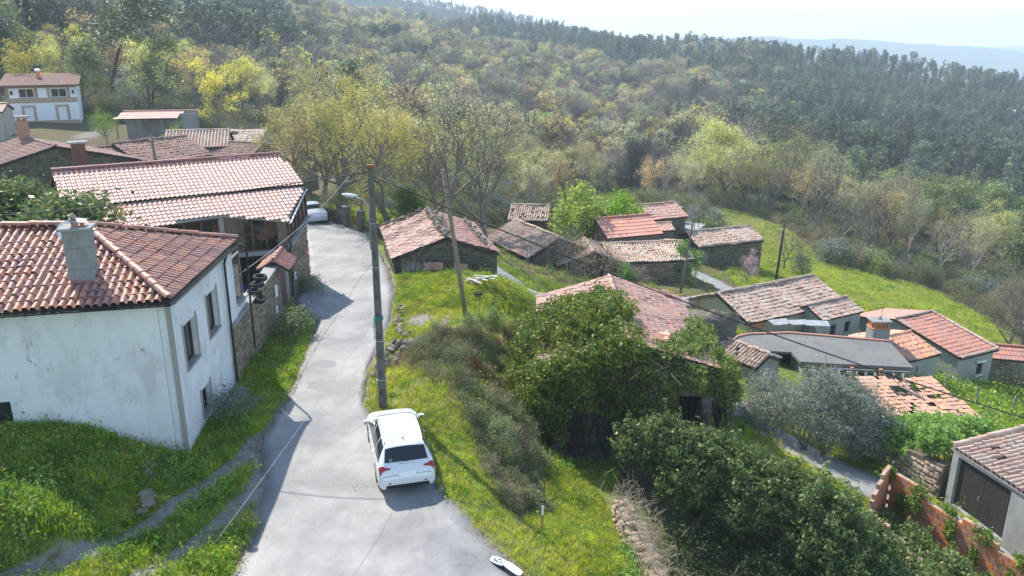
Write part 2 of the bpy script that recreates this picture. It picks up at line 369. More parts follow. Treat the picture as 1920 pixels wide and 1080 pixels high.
LANE2 = [(13,78),(17,74),(18.8,70),(19.6,66),(18,63),(14,61),(8,60),(3,54),(1,53)]
TRACK1 = [(-9.1,25.5),(-9.4,23.5),(-9.8,22),(-10.35,20.4),(-11.0,19),(-11.9,17.8),(-13.6,16.4),(-16,15)]
TRACK2 = [(-8.1,23.2),(-8.35,21.4),(-8.7,19.8),(-9.3,18.2),(-10.6,16.4),(-12,15)]
ROAD_POLY = ROAD_L + ROAD_R[::-1]
MEADOWS = [[(21,70),(22,78),(28,90),(30,117),(37,114),(39,103),(48,99),(56,99.5),(55,86),(48,70),(42,58),(34,54),(27,62)], [(11,109),(15,146),(26,184),(34,184),(25,145),(16,108)], [(-26,66),(-24,88),(-12,88),(-4,76),(-4,64),(-10,60),(-14,63)], [(-64,92),(-62,100),(-46,100),(-46,92)], [(28,98),(30,118),(35,146),(43,142),(44,120),(42,102),(36,104)]]
def road_mask(x, y, grow=0.):
    m = inside(x, y, ROAD_POLY).astype(float)
    e = np.minimum(seg_dist(x, y, ROAD_L), seg_dist(x, y, ROAD_R))
    m = np.where(m > 0, 1., np.clip(1 - e / max(grow, 1e-3), 0, 1) if grow else 0)
    l = np.minimum(seg_dist(x, y, LANE), seg_dist(x, y, LANE2) + .1)
    return np.maximum(m, (l < 1.25 + grow).astype(float))
def hnat(x, y):
    """ground before the road bed is cut"""
    x = np.asarray(x, float); y = np.asarray(y, float)
    z = hbase(x, y)
    z = z + 1.1 * np.exp(-(((x + 13.4) / 1.55) ** 2 + ((y - 18.7) / 1.0) ** 2) ** 2) + .5 * np.exp(-(((x + 15.5) / 2.2) ** 2 + ((y - 17.4) / 1.4) ** 2))
    z = z + .55 * np.exp(-(((x + 4.4) / 1.5) ** 2 + ((y - 33.4) / 1.3) ** 2)) + .5 * np.exp(-(((x + 1.6) / 1.6) ** 2 + ((y - 35.0) / 1.2) ** 2))
    far = smooth01(60, 200, y)
    rd = 1 - road_mask(x, y, .01)
    return z + rd * (.07 * wob(x, y, 1.6) + .1 * wob(x + 9, y, 4)) + far * (1.2 * wob(x, y, 30) + 2.5 * wob(x, y, 90) * smooth01(150, 400, y))
def hgt(x, y): return hnat(x, y) - .10 * road_mask(x, y, 0.)
def h1(x, y): return float(hgt(np.array([x]), np.array([y]))[0])

def axis(parts):
    out = []
    for a, b, st in parts: out += list(np.arange(a, b - 1e-6, st))
    return out
gx = axis([(-24, 14, .25), (14, 46, .5)])
for sgn in (1, -1):
    p = 46. if sgn > 0 else -24.; st = .6
    while abs(p) < 4800:
        if sgn > 0: gx.append(p)
        p += sgn * st; st *= 1.075
        if sgn < 0: gx.insert(0, p)
gy = axis([(12, 48, .25), (48, 95, .5)])
p, st = 95., .6
while p < 7000: gy.append(p); p += st; st *= 1.05
p, st = 12., .6
while p > -400: p -= st; st *= 1.2; gy.insert(0, p)
gx = np.array(gx); gy = np.array(gy)
X, Y = np.meshgrid(gx, gy); Zg = hgt(X, Y)
nx, ny = len(gx), len(gy)
idx = np.arange(nx * ny).reshape(ny, nx)
Fq = np.stack([idx[:-1, :-1], idx[:-1, 1:], idx[1:, 1:], idx[1:, :-1]], -1).reshape(-1, 4)
# cover: r brush / wood floor, g bare gravel, b dry
def cover(X, Y):
    mead = np.zeros(X.shape, bool)
    for m in MEADOWS: mead |= inside(X, Y, m)
    wood = smooth01(52, 66, Y) * (~mead)
    wood = np.maximum(wood, smooth01(26, 34, X) * smooth01(30, 38, X) * (~mead) * .4)
    wood = np.maximum(wood, smooth01(-14, -22, X) * smooth01(50, 58, Y))
    bank = np.exp(-((X - .3 - .05 * (Y - 28)) / 1.3) ** 2) * smooth01(19, 24, Y) * (1 - smooth01(37, 40, Y))
    wood = np.maximum(wood, bank * .8)
    wood = np.maximum(wood, inside(X, Y, [(4.2,16),(4.0,24),(4.4,29.5),(9,30),(13,24),(15,16)]) * 1.)
    gr = np.exp(-(seg_dist(X, Y, TRACK1) / .42) ** 2) + np.exp(-(seg_dist(X, Y, TRACK2) / .42) ** 2)
    gr = gr + 1.1 * np.exp(-(((X + 4.7) / .8) ** 2 + ((Y - 38.4) / 1.7) ** 2)) + .7 * np.exp(-(((X + 3.4) / .35) ** 2 + ((Y - 38) / 2) ** 2)) + .6 * np.exp(-(((X + 5.4) / .7) ** 2 + ((Y - 34.8) / .8) ** 2))
    gr = gr + np.exp(-(((X + 54.5) / 1.6) ** 2 + ((Y - 105) / 6) ** 2))
    edge = np.minimum(seg_dist(X, Y, ROAD_L), seg_dist(X, Y, ROAD_R)); gr = gr + .75 * np.exp(-(edge / .22) ** 2)
    gr = gr + .6 * np.exp(-(((X + 8.5) / .8) ** 2 + ((Y - 24.6) / 2.4) ** 2))
    dry = .25 - .2 * inside(X, Y, MEADOWS[0]) + .75 * inside(X, Y, MEADOWS[4])
    return np.clip(wood, 0, 1), np.clip(gr, 0, 1), np.clip(dry, 0, 1)
cw, cg, cd = cover(X, Y)
t = NT('ground')
at = t.n('ShaderNodeVertexColor', layer_name='cover'); sp = t.n('ShaderNodeSeparateColor'); t.l(at.outputs[0], sp.inputs[0])
n1 = t.noise(.35, 5, .6); n2 = t.noise(3, 6, .7); n3 = t.noise(16, 5, .75)
gr = t.mix(t.ramp(n2, .3, .7), (.09, .13, .02), (.20, .24, .045))
gr = t.mix(t.math('MULTIPLY', t.ramp(n1, .45, .65), t.ramp(sp.outputs[2], 0, 1, .25, .95)), gr, (.34, .29, .14))
wd = t.mix(t.ramp(n2, .3, .7), (.09, .07, .045), (.19, .15, .09)); wd = t.mix(t.ramp(n1, .5, .62), wd, (.11, .125, .04))
gv = t.mix(t.ramp(n3, .3, .7), (.17, .155, .135), (.34, .315, .28)); gv = t.mix(t.ramp(n2, .5, .65), gv, (.15, .12, .085))
def soft(ch): return t.ramp(t.math('ADD', ch, t.math('MULTIPLY', t.math('SUBTRACT', n2, .5), .9)), .38, .62)
c = t.mix(soft(sp.outputs[0]), gr, wd); c = t.mix(soft(sp.outputs[1]), c, gv)
t.out(c, .95, t.bump(n3, .6, .04), spec=.1)
me = new_mesh('ground', np.stack([X.ravel(), Y.ravel(), Zg.ravel()], 1), Fq, 'ground', True)
ca = me.color_attributes.new('cover', 'FLOAT_COLOR', 'POINT')
ca.data.foreach_set('color', np.stack([cw.ravel(), cg.ravel(), cd.ravel(), np.ones(cw.size)], 1).astype(np.float32).ravel())
tag(link('ground', me), kind='structure')

# ------------------------------------------------------------------ roads
def resample(pl, n):
    p = np.array(pl, float); d = np.r_[0, np.cumsum(np.hypot(*np.diff(p, axis=0).T))]; s = np.linspace(0, d[-1], n)
    return np.stack([np.interp(s, d, p[:, 0]), np.interp(s, d, p[:, 1])], 1)
def smooth_pl(p, k=3):
    q = p.copy()
    for _ in range(k): q[1:-1] = (q[:-2] + 2 * q[1:-1] + q[2:]) / 4
    return q
def strip(name, L, Rr, m, mat, lift=.0, jag=.07):
    n = len(L); tt = np.linspace(0, 1, m)
    P = L[:, None, :] * (1 - tt)[None, :, None] + Rr[:, None, :] * tt[None, :, None]
    jl = rng.normal(0, jag, (n, 1)); jr = rng.normal(0, jag, (n, 1)); d = (Rr - L); d = d / np.linalg.norm(d, axis=1, keepdims=True)
    P[:, 0] += d * jl; P[:, -1] += d * jr
    z = hnat(P[..., 0], P[..., 1]) + lift
    V = np.concatenate([P, z[..., None]], -1)
    lo = V[:, [0, -1]].copy(); lo[..., 2] -= .25
    allv = np.concatenate([lo[:, :1], V, lo[:, 1:]], 1); k = m + 2
    ii = np.arange(n * k).reshape(n, k)
    F = np.stack([ii[:-1, :-1], ii[:-1, 1:], ii[1:, 1:], ii[1:, :-1]], -1).reshape(-1, 4)
    return tag(link(name, new_mesh(name, allv.reshape(-1, 3), F, mat, True)), kind='structure')
def asphalt(name, a, b, crack=1.):
    t = NT(name); n1 = t.noise(.5, 6, .65); n2 = t.noise(3, 6, .7); n3 = t.noise(60, 3, .8)
    pos = t.pos(); wv = t.n('ShaderNodeVectorMath', operation='ADD'); nn = t.n('ShaderNodeTexNoise'); nn.inputs['Scale'].default_value = 1.6; nn.inputs['Detail'].default_value = 6
    t.l(pos, nn.inputs['Vector']); t.l(pos, wv.inputs[0]); sc_ = t.n('ShaderNodeVectorMath', operation='SCALE'); sc_.inputs['Scale'].default_value = 1.1; t.l(nn.outputs['Color'], sc_.inputs[0]); t.l(sc_.outputs[0], wv.inputs[1])
    vo = t.n('ShaderNodeTexVoronoi', feature='DISTANCE_TO_EDGE'); vo.inputs['Scale'].default_value = .16; t.l(wv.outputs[0], vo.inputs['Vector'])
    c = t.mix(t.ramp(n1, .38, .62), a, b); c = t.hsv(c, .5, 1, t.ramp(n3, .25, .75, .74, 1.26)); n5 = t.noise(.9, 7, .75, t.pos((1, .35, 1))); c = t.mix(t.math('MULTIPLY', t.ramp(n5, .50, .68), .5), c, tuple(x * .72 for x in b)); n6 = t.noise(11, 4, .6); c = t.mix(t.math('MULTIPLY', t.ramp(n6, .62, .7), .3), c, (.13, .125, .12))
    c = t.mix(t.math('MULTIPLY', t.ramp(n2, .55, .75), .22), c, tuple(x * .6 for x in b))
    cm = t.math('MULTIPLY', t.ramp(vo.outputs[0], .0, .0028, .8, 0), t.math('MULTIPLY', t.ramp(n1, .5, .62), crack)); c = t.mix(cm, c, (.045, .042, .038))
    t.out(c, .62, t.bump(t.math('SUBTRACT', n3, cm), .35, .01), spec=.35)
asphalt('asphalt', (.315, .305, .29), (.20, .195, .19)); asphalt('lane_concrete', (.33, .325, .315), (.26, .255, .245), .6)
asphalt('asphalt_patch', (.19, .18, .175), (.235, .225, .215), 1.); asphalt('asphalt_patch_grey', (.20, .20, .205), (.235, .232, .232), .3)
RL, RR = smooth_pl(resample(ROAD_L, 150), 2), smooth_pl(resample(ROAD_R, 150), 2)
strip('road', RL, RR, 14, 'asphalt', .0, .06)
def lane(name, pl, wd, n):
    c = smooth_pl(resample(pl, n), 4); d = np.gradient(c, axis=0); d /= np.linalg.norm(d, axis=1, keepdims=True); nn = np.stack([-d[:, 1], d[:, 0]], 1) * wd / 2
    return strip(name, c + nn, c - nn, 5, 'lane_concrete', -.005, .06)
lane('lane', LANE, 2.25, 110); lane('side_lane', LANE2, 2.4, 70)
def patch(name, poly, mat, lift):
    p = np.array(poly, float); c = p.mean(0); rings = []
    for k in (1., .66, .33): rings.append(c + (p - c) * k)
    V = np.concatenate(rings + [c[None]]); z = hnat(V[:, 0], V[:, 1]) + lift; n = len(p); F = []
    for r in range(2):
        for i in range(n): F.append((r * n + i, r * n + (i + 1) % n, (r + 1) * n + (i + 1) % n, (r + 1) * n + i))
    for i in range(n): F.append((2 * n + i, 2 * n + (i + 1) % n, 3 * n))
    return tag(link(name, new_mesh(name, np.c_[V, z], F, mat)), kind='structure')
def blob(cx, cy, rx, ry, n=18, j=.12):
    return [(cx + rx * (1 + random.uniform(-j, j)) * math.cos(2 * PI * i / n), cy + ry * (1 + random.uniform(-j, j)) * math.sin(2 * PI * i / n)) for i in range(n)]
patch('road_patch', blob(-7.75, 30.5, .95, .5, 26, .3), 'asphalt_patch', .005)
patch('road_patch', [(-7.4, 38.6), (-6.7, 38.5), (-6.6, 39.9), (-7.3, 40.0)], 'asphalt_patch_grey', .005)
patch('road_patch', blob(-8.3, 32.6, .5, .35, 22, .3), 'asphalt_patch_grey', .005)
# ------------------------------------------------------------------ building kit (world coordinates; things carry no rotation)
def wbuild(mb, name, mat, parent, smooth=False, level=1):
    """world-coordinate mesh as a part of a thing (level 1) or of a part (level 2)"""
    o = mb.build(name, mat, parent, smooth)
    if level == 1: o.location = -parent.location
    return o
PROF = {
 'roman': [(-.5, .06), (-.34, .0), (-.12, .01), (-.02, .08), (.08, .17), (.22, .22), (.36, .17), (.46, .08), (.5, .05)],
 'barrel': [(-.5, -.06), (-.38, -.02), (-.31, .2), (-.16, .34), (0, .39), (.16, .34), (.31, .2), (.38, -.02), (.5, -.06)],
 'flat': [(-.5, .10), (-.40, .02), (-.16, .0), (-.08, .05), (0, .05), (.08, .0), (.36, .02), (.44, .13), (.5, .12)]}
def tile_geo(prof, tw, tl, lip=.02):
    p = np.array(PROF[prof]) * tw; n = len(p); rise = .10 * tw
    lo = np.c_[p[:, 0], np.full(n, -.5 * tl), p[:, 1] + rise]; up = np.c_[p[:, 0] * .97, np.full(n, .60 * tl), p[:, 1] - .012]
    lp = lo.copy(); lp[:, 2] -= lip; lp[:, 1] += .004
    V = np.concatenate([lp, lo, lo, up]); F = []
    for i in range(n - 1): F += [(i, i + 1, n + i + 1, n + i), (2 * n + i, 2 * n + i + 1, 3 * n + i + 1, 3 * n + i)]
    return V, np.array(F)
def cap_geo(w, l):
    a = np.linspace(0, PI, 8); c = np.c_[np.cos(a) * w / 2, np.sin(a) * w * .42]
    lo = np.c_[c[:, 0] * 1.08, np.full(8, -.5 * l), c[:, 1] + .02]; up = np.c_[c[:, 0] * .92, np.full(8, .58 * l), c[:, 1]]
    lp = lo.copy(); lp[:, [0, 2]] *= .86
    V = np.concatenate([lp, lo, lo, up]); F = []
    for i in range(7): F += [(i, i + 1, 9 + i, 8 + i), (16 + i, 17 + i, 25 + i, 24 + i)]
    return V, np.array(F)
def cam_size(c):
    """how large a piece at c shows: just its nearness to where the photograph was taken"""
    return np.linalg.norm(np.asarray(c) - np.array([0, 0, 13.6]), axis=1)
def place_pieces(parent, name, geo, mats, mat, n_ind):
    """pieces: 4x4 matrices. The nearest n_ind are objects of their own, the rest one joined part"""
    if len(mats) == 0: return
    V, F = geo; mats = np.array(mats); o = np.argsort(cam_size(mats[:, :3, 3])); mats = mats[o]
    if n_ind:
        me = new_mesh(name, V, F, mat, True)
        for m in mats[:n_ind]:
            ob = bpy.data.objects.new(name, me); ob.parent = parent; ob.matrix_local = Matrix(m.tolist()); col.objects.link(ob)
    rest = mats[n_ind:]
    if len(rest):
        Vh = np.c_[V, np.ones(len(V))]; VV = np.einsum('kij,vj->kvi', rest, Vh)[..., :3].reshape(-1, 3)
        FF = (F[None] + (np.arange(len(rest)) * len(V))[:, None, None]).reshape(-1, F.shape[1])
        tag(link(name, new_mesh(name, VV, FF, mat, True), parent), kind='stuff')
def roof_plane(thing_, poly, tw, tl, mat, prof='roman', n_ind=0, sag=0., jit=.012, holes=(), deck='wood_dark', lift=.03, miss=0., name='roof', skew=0.):
    P = [Vector(p) for p in poly]; u = (P[1] - P[0]).normalized()
    nrm = Vector((0, 0, 0))
    for i in range(len(P)):
        a, b = P[i], P[(i + 1) % len(P)]; nrm += a.cross(b)
    nrm.normalize()
    if nrm.z < 0: nrm = -nrm
    v = nrm.cross(u)
    if v.z < 0: u = -u; v = nrm.cross(u)
    o = P[0]; uv = [((p - o).dot(u), (p - o).dot(v)) for p in P]
    ulo, uhi = min(a for a, b in uv), max(a for a, b in uv); vlo, vhi = min(b for a, b in uv), max(b for a, b in uv)
    mb = MB(); P = [p - nrm * (sag + .02) for p in P]
    if not holes: mb.slab([p for p in P] if (P[1] - P[0]).cross(P[2] - P[1]).dot(nrm) > 0 else P[::-1], nrm, .07)
    else:
        # battens and rafters only
        for k in range(int((uhi - ulo) / .55) + 1): x = ulo + .1 + k * .55; mb.slab([o + u * (x + a) + v * b - nrm * .02 for a, b in ((0, vlo + .05), (.09, vlo + .05), (.09, vhi - .1), (0, vhi - .1))], nrm, .1)
    dk = wbuild(mb, name, deck, thing_); P = None
    nu, nv = int((uhi - ulo) / tw + .5), max(1, int((vhi - vlo) / tl + .5)); mats = []
    for j in range(nv):
        for i in range(nu):
            a = ulo + (i + .5) * (uhi - ulo) / nu; b = vlo + (j + .5) * (vhi - vlo) / nv
            if not inside(np.array([a]), np.array([b]), uv)[0]: continue
            if any(abs(a - ha) < hw and abs(b - hb) < hh for ha, hb, hw, hh in holes): continue
            if miss and random.random() < miss: continue
            s = sag * math.sin(PI * (a - ulo) / (uhi - ulo)) * (.6 + .4 * math.sin(a * 1.7 + b)) + random.gauss(0, jit * .4)
            pos = o + u * a + v * b + nrm * (lift - s)
            ang = random.gauss(0, jit * 2.2) + skew; u2 = u * math.cos(ang) + v * math.sin(ang); v2 = nrm.cross(u2)
            t2 = random.gauss(0, jit * 1.5); n2 = (nrm + v2 * t2).normalized(); v2 = n2.cross(u2)
            mats.append([[u2.x, v2.x, n2.x, pos.x], [u2.y, v2.y, n2.y, pos.y], [u2.z, v2.z, n2.z, pos.z], [0, 0, 0, 1]])
    place_pieces(dk, 'tile', tile_geo(prof, (uhi - ulo) / nu, (vhi - vlo) / nv), mats, mat, n_ind)
    return dk
def caps(parent, A, B, w, l, mat, n_ind=0, lift=.03, jit=.02, name='ridge_tile'):
    A, B = Vector(A), Vector(B); d = (B - A); L = d.length; d.normalize(); n = max(1, int(L / l)); up = Vector((0, 0, 1)); up = (up - d * up.dot(d)).normalized(); x = d.cross(up); mats = []
    for i in range(n):
        p = A + d * ((i + .5) * L / n) + up * (lift + random.gauss(0, jit * .5)); a = random.gauss(0, jit * 2); x2 = x * math.cos(a) + d * math.sin(a); d2 = up.cross(x2)
        mats.append([[x2.x, d2.x, up.x, p.x], [x2.y, d2.y, up.y, p.y], [x2.z, d2.z, up.z, p.z], [0, 0, 0, 1]])
    place_pieces(parent, name, cap_geo(w, l * 1.05), mats, mat, n_ind)

def stone_geo(k):
    r = np.random.default_rng(50 + k); q = np.array([(-.5, -.5), (.5, -.5), (.5, .5), (-.5, .5)])
    a = np.c_[q[:, 0], np.zeros(4), q[:, 1]]; b = np.c_[q[:, 0] * .93, np.full(4, -.6), q[:, 1] * .9] + r.normal(0, .05, (4, 3)); c = np.c_[q[:, 0] * .66, np.full(4, -1.), q[:, 1] * .62] + r.normal(0, .07, (4, 3)) * [1, 1.2, 1]
    F = [(8, 9, 10, 11)]
    for i in range(4): j = (i + 1) % 4; F += [(i, j, 4 + j, 4 + i), (4 + i, 4 + j, 8 + j, 8 + i)]
    return np.concatenate([a, b, c]), np.array(F)
STONES = [stone_geo(k) for k in range(5)]
def rubble(parent, p0, p1, z0, top, sw, sh, mat, holes=(), n_ind=0, proud=.05, name='stone'):
    """stones over a wall face; seen from outside p0 is left of p1"""
    a = Vector((p0[0], p0[1], 0)); d = Vector((p1[0], p1[1], 0)) - a; L = d.length; d.normalize(); out = Vector((d.y, -d.x, 0)); groups = [[] for _ in STONES]
    z = z0
    while z < max(top(0), top(L), top(L / 2)) - .05:
        h = sh * random.uniform(.7, 1.35); x = -random.uniform(0, sw * .5)
        while x < L:
            wd = sw * random.uniform(.55, 1.5); cx = x + wd / 2; cz = z + h / 2 + random.uniform(-.04, .04); x += wd
            if cx < wd * .35 or cx > L - wd * .35 or cz + h * .4 > top(min(max(cx, 0), L)): continue
            if any(h0 - wd * .45 < cx < h1_ + wd * .45 and k0 - h * .45 < cz < k1 + h * .45 for h0, h1_, k0, k1 in holes): continue
            pr = proud * random.uniform(.6, 1.5); p = a + d * cx; r = random.gauss(0, .06); u2 = d * math.cos(r) + Vector((0, 0, math.sin(r))); z2 = Vector((0, 0, math.cos(r))) - d * math.sin(r)
            u2 *= wd * .97; z2 *= h * .95; o2 = -out * pr
            groups[random.randrange(5)].append([[u2.x, o2.x, z2.x, p.x], [u2.y, o2.y, z2.y, p.y], [u2.z, o2.z, z2.z, cz], [0, 0, 0, 1]])
        z += h
    if n_ind:
        for g, geo in zip(groups, STONES): place_pieces(parent, name, geo, g[:n_ind // 5], mat, n_ind // 5)
        groups = [g[n_ind // 5:] for g in groups]
    VV = []; FF = []; n = 0
    for g, (V, F) in zip(groups, STONES):
        if not g: continue
        gm = np.array(g); q = np.einsum('kij,vj->kvi', gm, np.c_[V, np.ones(len(V))])[..., :3].reshape(-1, 3); VV.append(q); FF.append((F[None] + (np.arange(len(g)) * len(V))[:, None, None]).reshape(-1, 4) + n); n += len(q)
    if VV: tag(link(name, new_mesh(name, np.concatenate(VV), np.concatenate(FF), mat), parent), kind='stuff')
def wall(thing_, p0, p1, z0, tops, mat, th=.35, holes=(), name='wall'):
    """tops: [(u, z), ...] along the wall; holes: (u0, u1, z0, z1); outside is right of p0->p1"""
    a = Vector((p0[0], p0[1], 0)); d = Vector((p1[0], p1[1], 0)) - a; L = d.length; d.normalize(); out = Vector((d.y, -d.x, 0))
    us = sorted({0., L} | {u for u, _ in tops if 0 < u < L} | {u for h in holes for u in h[:2]}); top = lambda u: float(np.interp(u, [q[0] for q in tops], [q[1] for q in tops])); mb = MB()
    def prism(u0, u1, za, zb0, zb1):
        q = [a + d * u0 + Vector((0, 0, za)), a + d * u1 + Vector((0, 0, za)), a + d * u1 + Vector((0, 0, zb1)), a + d * u0 + Vector((0, 0, zb0))]
        mb.slab(q, out, th)
    for u0, u1 in zip(us[:-1], us[1:]):
        hs = sorted([h for h in holes if h[0] <= u0 + 1e-6 and h[1] >= u1 - 1e-6], key=lambda h: h[2]); z = z0
        for h in hs: prism(u0, u1, z, h[2], h[2]); z = h[3]
        prism(u0, u1, z, top(u0), top(u1))
    return wbuild(mb, name, mat, thing_)
def window(thing_, p0, p1, u0, u1, z0, z1, frame='wood_dark', pane='glass_window', sill='granite', nv=2, nh=1, depth=.16, name='window', fw=.07):
    a = Vector((p0[0], p0[1], 0)); d = Vector((p1[0], p1[1], 0)) - a; d.normalize(); out = Vector((d.y, -d.x, 0)); rz = math.atan2(d.y, d.x)
    P = lambda u, z, o: a + d * u + out * o + Vector((0, 0, z))
    mb = MB()
    for u in np.linspace(u0 + fw / 2, u1 - fw / 2, nv + 1): mb.box(P(u, (z0 + z1) / 2, -depth), (fw, .07, z1 - z0 - .004), rz)
    for z in np.linspace(z0 + fw / 2, z1 - fw / 2, nh + 1): mb.box(P((u0 + u1) / 2, z, -depth - .003), (u1 - u0 - .006, .06, fw), rz)
    w_ = wbuild(mb, name, frame, thing_)
    us = np.linspace(u0 + fw / 2, u1 - fw / 2, nv + 1); zs = np.linspace(z0 + fw / 2, z1 - fw / 2, nh + 1)
    for i in range(nv):
        for j in range(nh):
            g = MB().box(P((us[i] + us[i + 1]) / 2, (zs[j] + zs[j + 1]) / 2, -depth - .01), (us[i + 1] - us[i] - fw + .02, .012, zs[j + 1] - zs[j] - fw + .02), rz); wbuild(g, 'pane', pane, w_, level=2)
    if sill: wbuild(MB().bbox(P((u0 + u1) / 2, z0 - .03, .03 - .1), (u1 - u0 + .16, .3, .09), .015, rz), 'sill', sill, w_, level=2)
    return w_
def plank_door(thing_, p0, p1, u0, u1, z0, z1, mat, n=5, depth=.12, name='door', frame=None):
    a = Vector((p0[0], p0[1], 0)); d = Vector((p1[0], p1[1], 0)) - a; d.normalize(); out = Vector((d.y, -d.x, 0)); rz = math.atan2(d.y, d.x); P = lambda u, z, o: a + d * u + out * o + Vector((0, 0, z))
    mb = MB()
    for f in (.18, .8): mb.box(P((u0 + u1) / 2, z0 + (z1 - z0) * f, -depth - .04), (u1 - u0 - .02, .03, .12), rz)
    dr = wbuild(mb, name, frame or mat, thing_); w_ = (u1 - u0) / n
    for i in range(n): wbuild(MB().bbox(P(u0 + (i + .5) * w_, (z0 + z1) / 2 - random.uniform(0, .02), -depth + random.uniform(-.006, .006)), (w_ * .94, .035, z1 - z0 - .03), .006, rz), 'plank', mat, dr, level=2)
    return dr
def house_frame(c, yaw, L, W):
    ca, sa = math.cos(yaw), math.sin(yaw); return lambda x, y: (c[0] + ca * x - sa * y, c[1] + sa * x + ca * y)
def gable_house(name, label, c, yaw, L, W, zb, h, r, tmat, wmat, tw=.24, tl=.4, prof='barrel', ov=.22, n_ind=0, stones=(), smat='stone_wall', ss=(.38, .24), holes=None, found=1.6, sag=.05, jit=.02, th=.4, group=None, cat='house', ridge=True, verge=False, n_stone=0, miss=0., rmat=None, rise2=None):
    T = thing(name, label, cat, (c[0], c[1], zb), 0, group); g = house_frame(c, yaw, L, W); holes = holes or {}
    x, y = L / 2 - ov, W / 2 - ov; k = (W / 2 - ov) / (W / 2); zt = zb + h + r * (ov / (W / 2)) - .06; zp = zb + h + r - .08
    cor = {'S': (g(-x, -y), g(x, -y)), 'N': (g(x, y), g(-x, y)), 'E': (g(x, -y), g(x, y)), 'W': (g(-x, y), g(-x, -y))}
    for s, (a, b) in cor.items():
        Ls = 2 * x if s in 'SN' else 2 * y
        tops = [(0, zt), (Ls, zt)] if s in 'SN' else [(0, zt), (Ls / 2, zp), (Ls, zt)]
        hs = [q[:4] for q in holes.get(s, ())]; hs = [(q[0], q[1], zb + q[2], zb + q[3]) for q in hs]
        if s in 'EW':   # butt between the long walls
            d = (Vector(b) - Vector(a)).normalized(); a2 = Vector(a) + d * th; b2 = Vector(b) - d * th; hs2 = [(q[0] - th, q[1] - th, q[2], q[3]) for q in hs]; tp = [(u - th, z) for u, z in tops]; tp = [(0, float(np.interp(th, [q[0] for q in tops], [q[1] for q in tops]))), (Ls / 2 - th, zp), (Ls - 2 * th, float(np.interp(th, [q[0] for q in tops], [q[1] for q in tops])))]
            wl = wall(T, a2, b2, zb - found, tp, wmat, th, hs2)
        else: wl = wall(T, a, b, zb - found, tops, wmat, th, hs)
        if s in stones: rubble(wl, a, b, zb - .3, lambda u, tops=tops: float(np.interp(u, [q[0] for q in tops], [q[1] for q in tops])) - .05, ss[0], ss[1], smat, hs, n_stone)
        for q in holes.get(s, ()):
            if len(q) > 4 and q[4] == 'win': window(T, a, b, q[0], q[1], zb + q[2], zb + q[3], *(q[5:] or ('wood_dark',)))
            if len(q) > 4 and q[4] == 'door': plank_door(T, a, b, q[0], q[1], zb + q[2], zb + q[3], q[5] if len(q) > 5 else 'wood_grey')
    X, Yw = L / 2, W / 2; ze, zr = zb + h, zb + h + r
    P3 = lambda x_, y_, z_: g(x_, y_) + (z_,)
    dk = roof_plane(T, [P3(-X, -Yw, ze), P3(X, -Yw, ze), P3(X, 0, zr), P3(-X, 0, zr)], tw, tl, tmat, prof, n_ind // 2 if n_ind else 0, sag, jit, miss=miss)
    dk2 = roof_plane(T, [P3(X, Yw, ze), P3(-X, Yw, ze), P3(-X, 0, zr), P3(X, 0, zr)], tw, tl, tmat, prof, n_ind - n_ind // 2 if n_ind else 0, sag, jit, miss=miss)
    if ridge: caps(dk, P3(-X, 0, zr + .03), P3(X, 0, zr + .03), tw * 1.05, tl, rmat or tmat, 0, jit=jit)
    if verge:
        for sx in (-1, 1):
            for sy in (-1, 1): caps(dk, P3(sx * (X - .12), sy * Yw, ze + .05), P3(sx * (X - .12), 0, zr + .05), tw * .8, tl, rmat or tmat, 0, jit=jit)
    return T, g, cor

# ================================================================== white house, front left
Pn, Pf = (-11.05, 24.05), (-11.62, 31.6)
d1 = Vector((-.974, -.228)); Pl = (Pn[0] + d1.x * 9.5, Pn[1] + d1.y * 9.5); Pb = (Pf[0] + d1.x * 9.5, Pf[1] + d1.y * 9.5)
MH = thing('white_house', 'large white rendered house with red hipped tile roof and grey chimney, by the road', 'house', (-15, 27, 0))
EZ = 5.72
wins = [(1.05, 2.3, 2.9, 4.42), (3.75, 4.95, 3.05, 4.62), (2.05, 3.0, .62, 1.58)]
wl = wall(MH, Pn, Pf, -1, [(0, EZ), (7.6, EZ)], 'render_white', .35, wins)
for u0, u1, z0, z1 in wins: window(MH, Pn, Pf, u0, u1, z0, z1, 'wood_dark', sill='granite', depth=.2)
for u0, u1, z0, z1 in wins:
    mb = MB(); a = Vector((Pn[0], Pn[1], 0)); dd = (Vector((Pf[0], Pf[1], 0)) - a).normalized(); oo = Vector((dd.y, -dd.x, 0)); rz = math.atan2(dd.y, dd.x)
    for u in (u0 - .09, u1 + .09): wbuild(MB().box(a + dd * u + oo * .006 + Vector((0, 0, (z0 + z1) / 2)), (.16, .03, z1 - z0 + .2), rz), 'window_jamb', 'granite', MH)
Fl = Vector((Pl[0], Pl[1])); fd = Vector((Pn[0], Pn[1])) - Fl; FL = fd.length
fu = FL - 5.05   # window at the left edge of view
wall(MH, Pl, tuple(Vector(Pn) + d1 * .352), -1, [(0, EZ - .01), (FL - .352, EZ - .01)], 'render_white', .35, [(fu - .9, fu + .0, 1.5, 2.7)])
window(MH, Pl, Pn, fu - .9, fu, 1.5, 2.7, 'wood_dark')
wall(MH, Pf, Pb, -1, [(0, EZ), (9.5, EZ)], 'render_white', .35)
wall(MH, tuple(Vector(Pb) + Vector((.1, -.4))), tuple(Vector(Pl) + Vector((-.02, .4))), -1, [(0, EZ), (7.4, EZ)], 'render_white', .35)
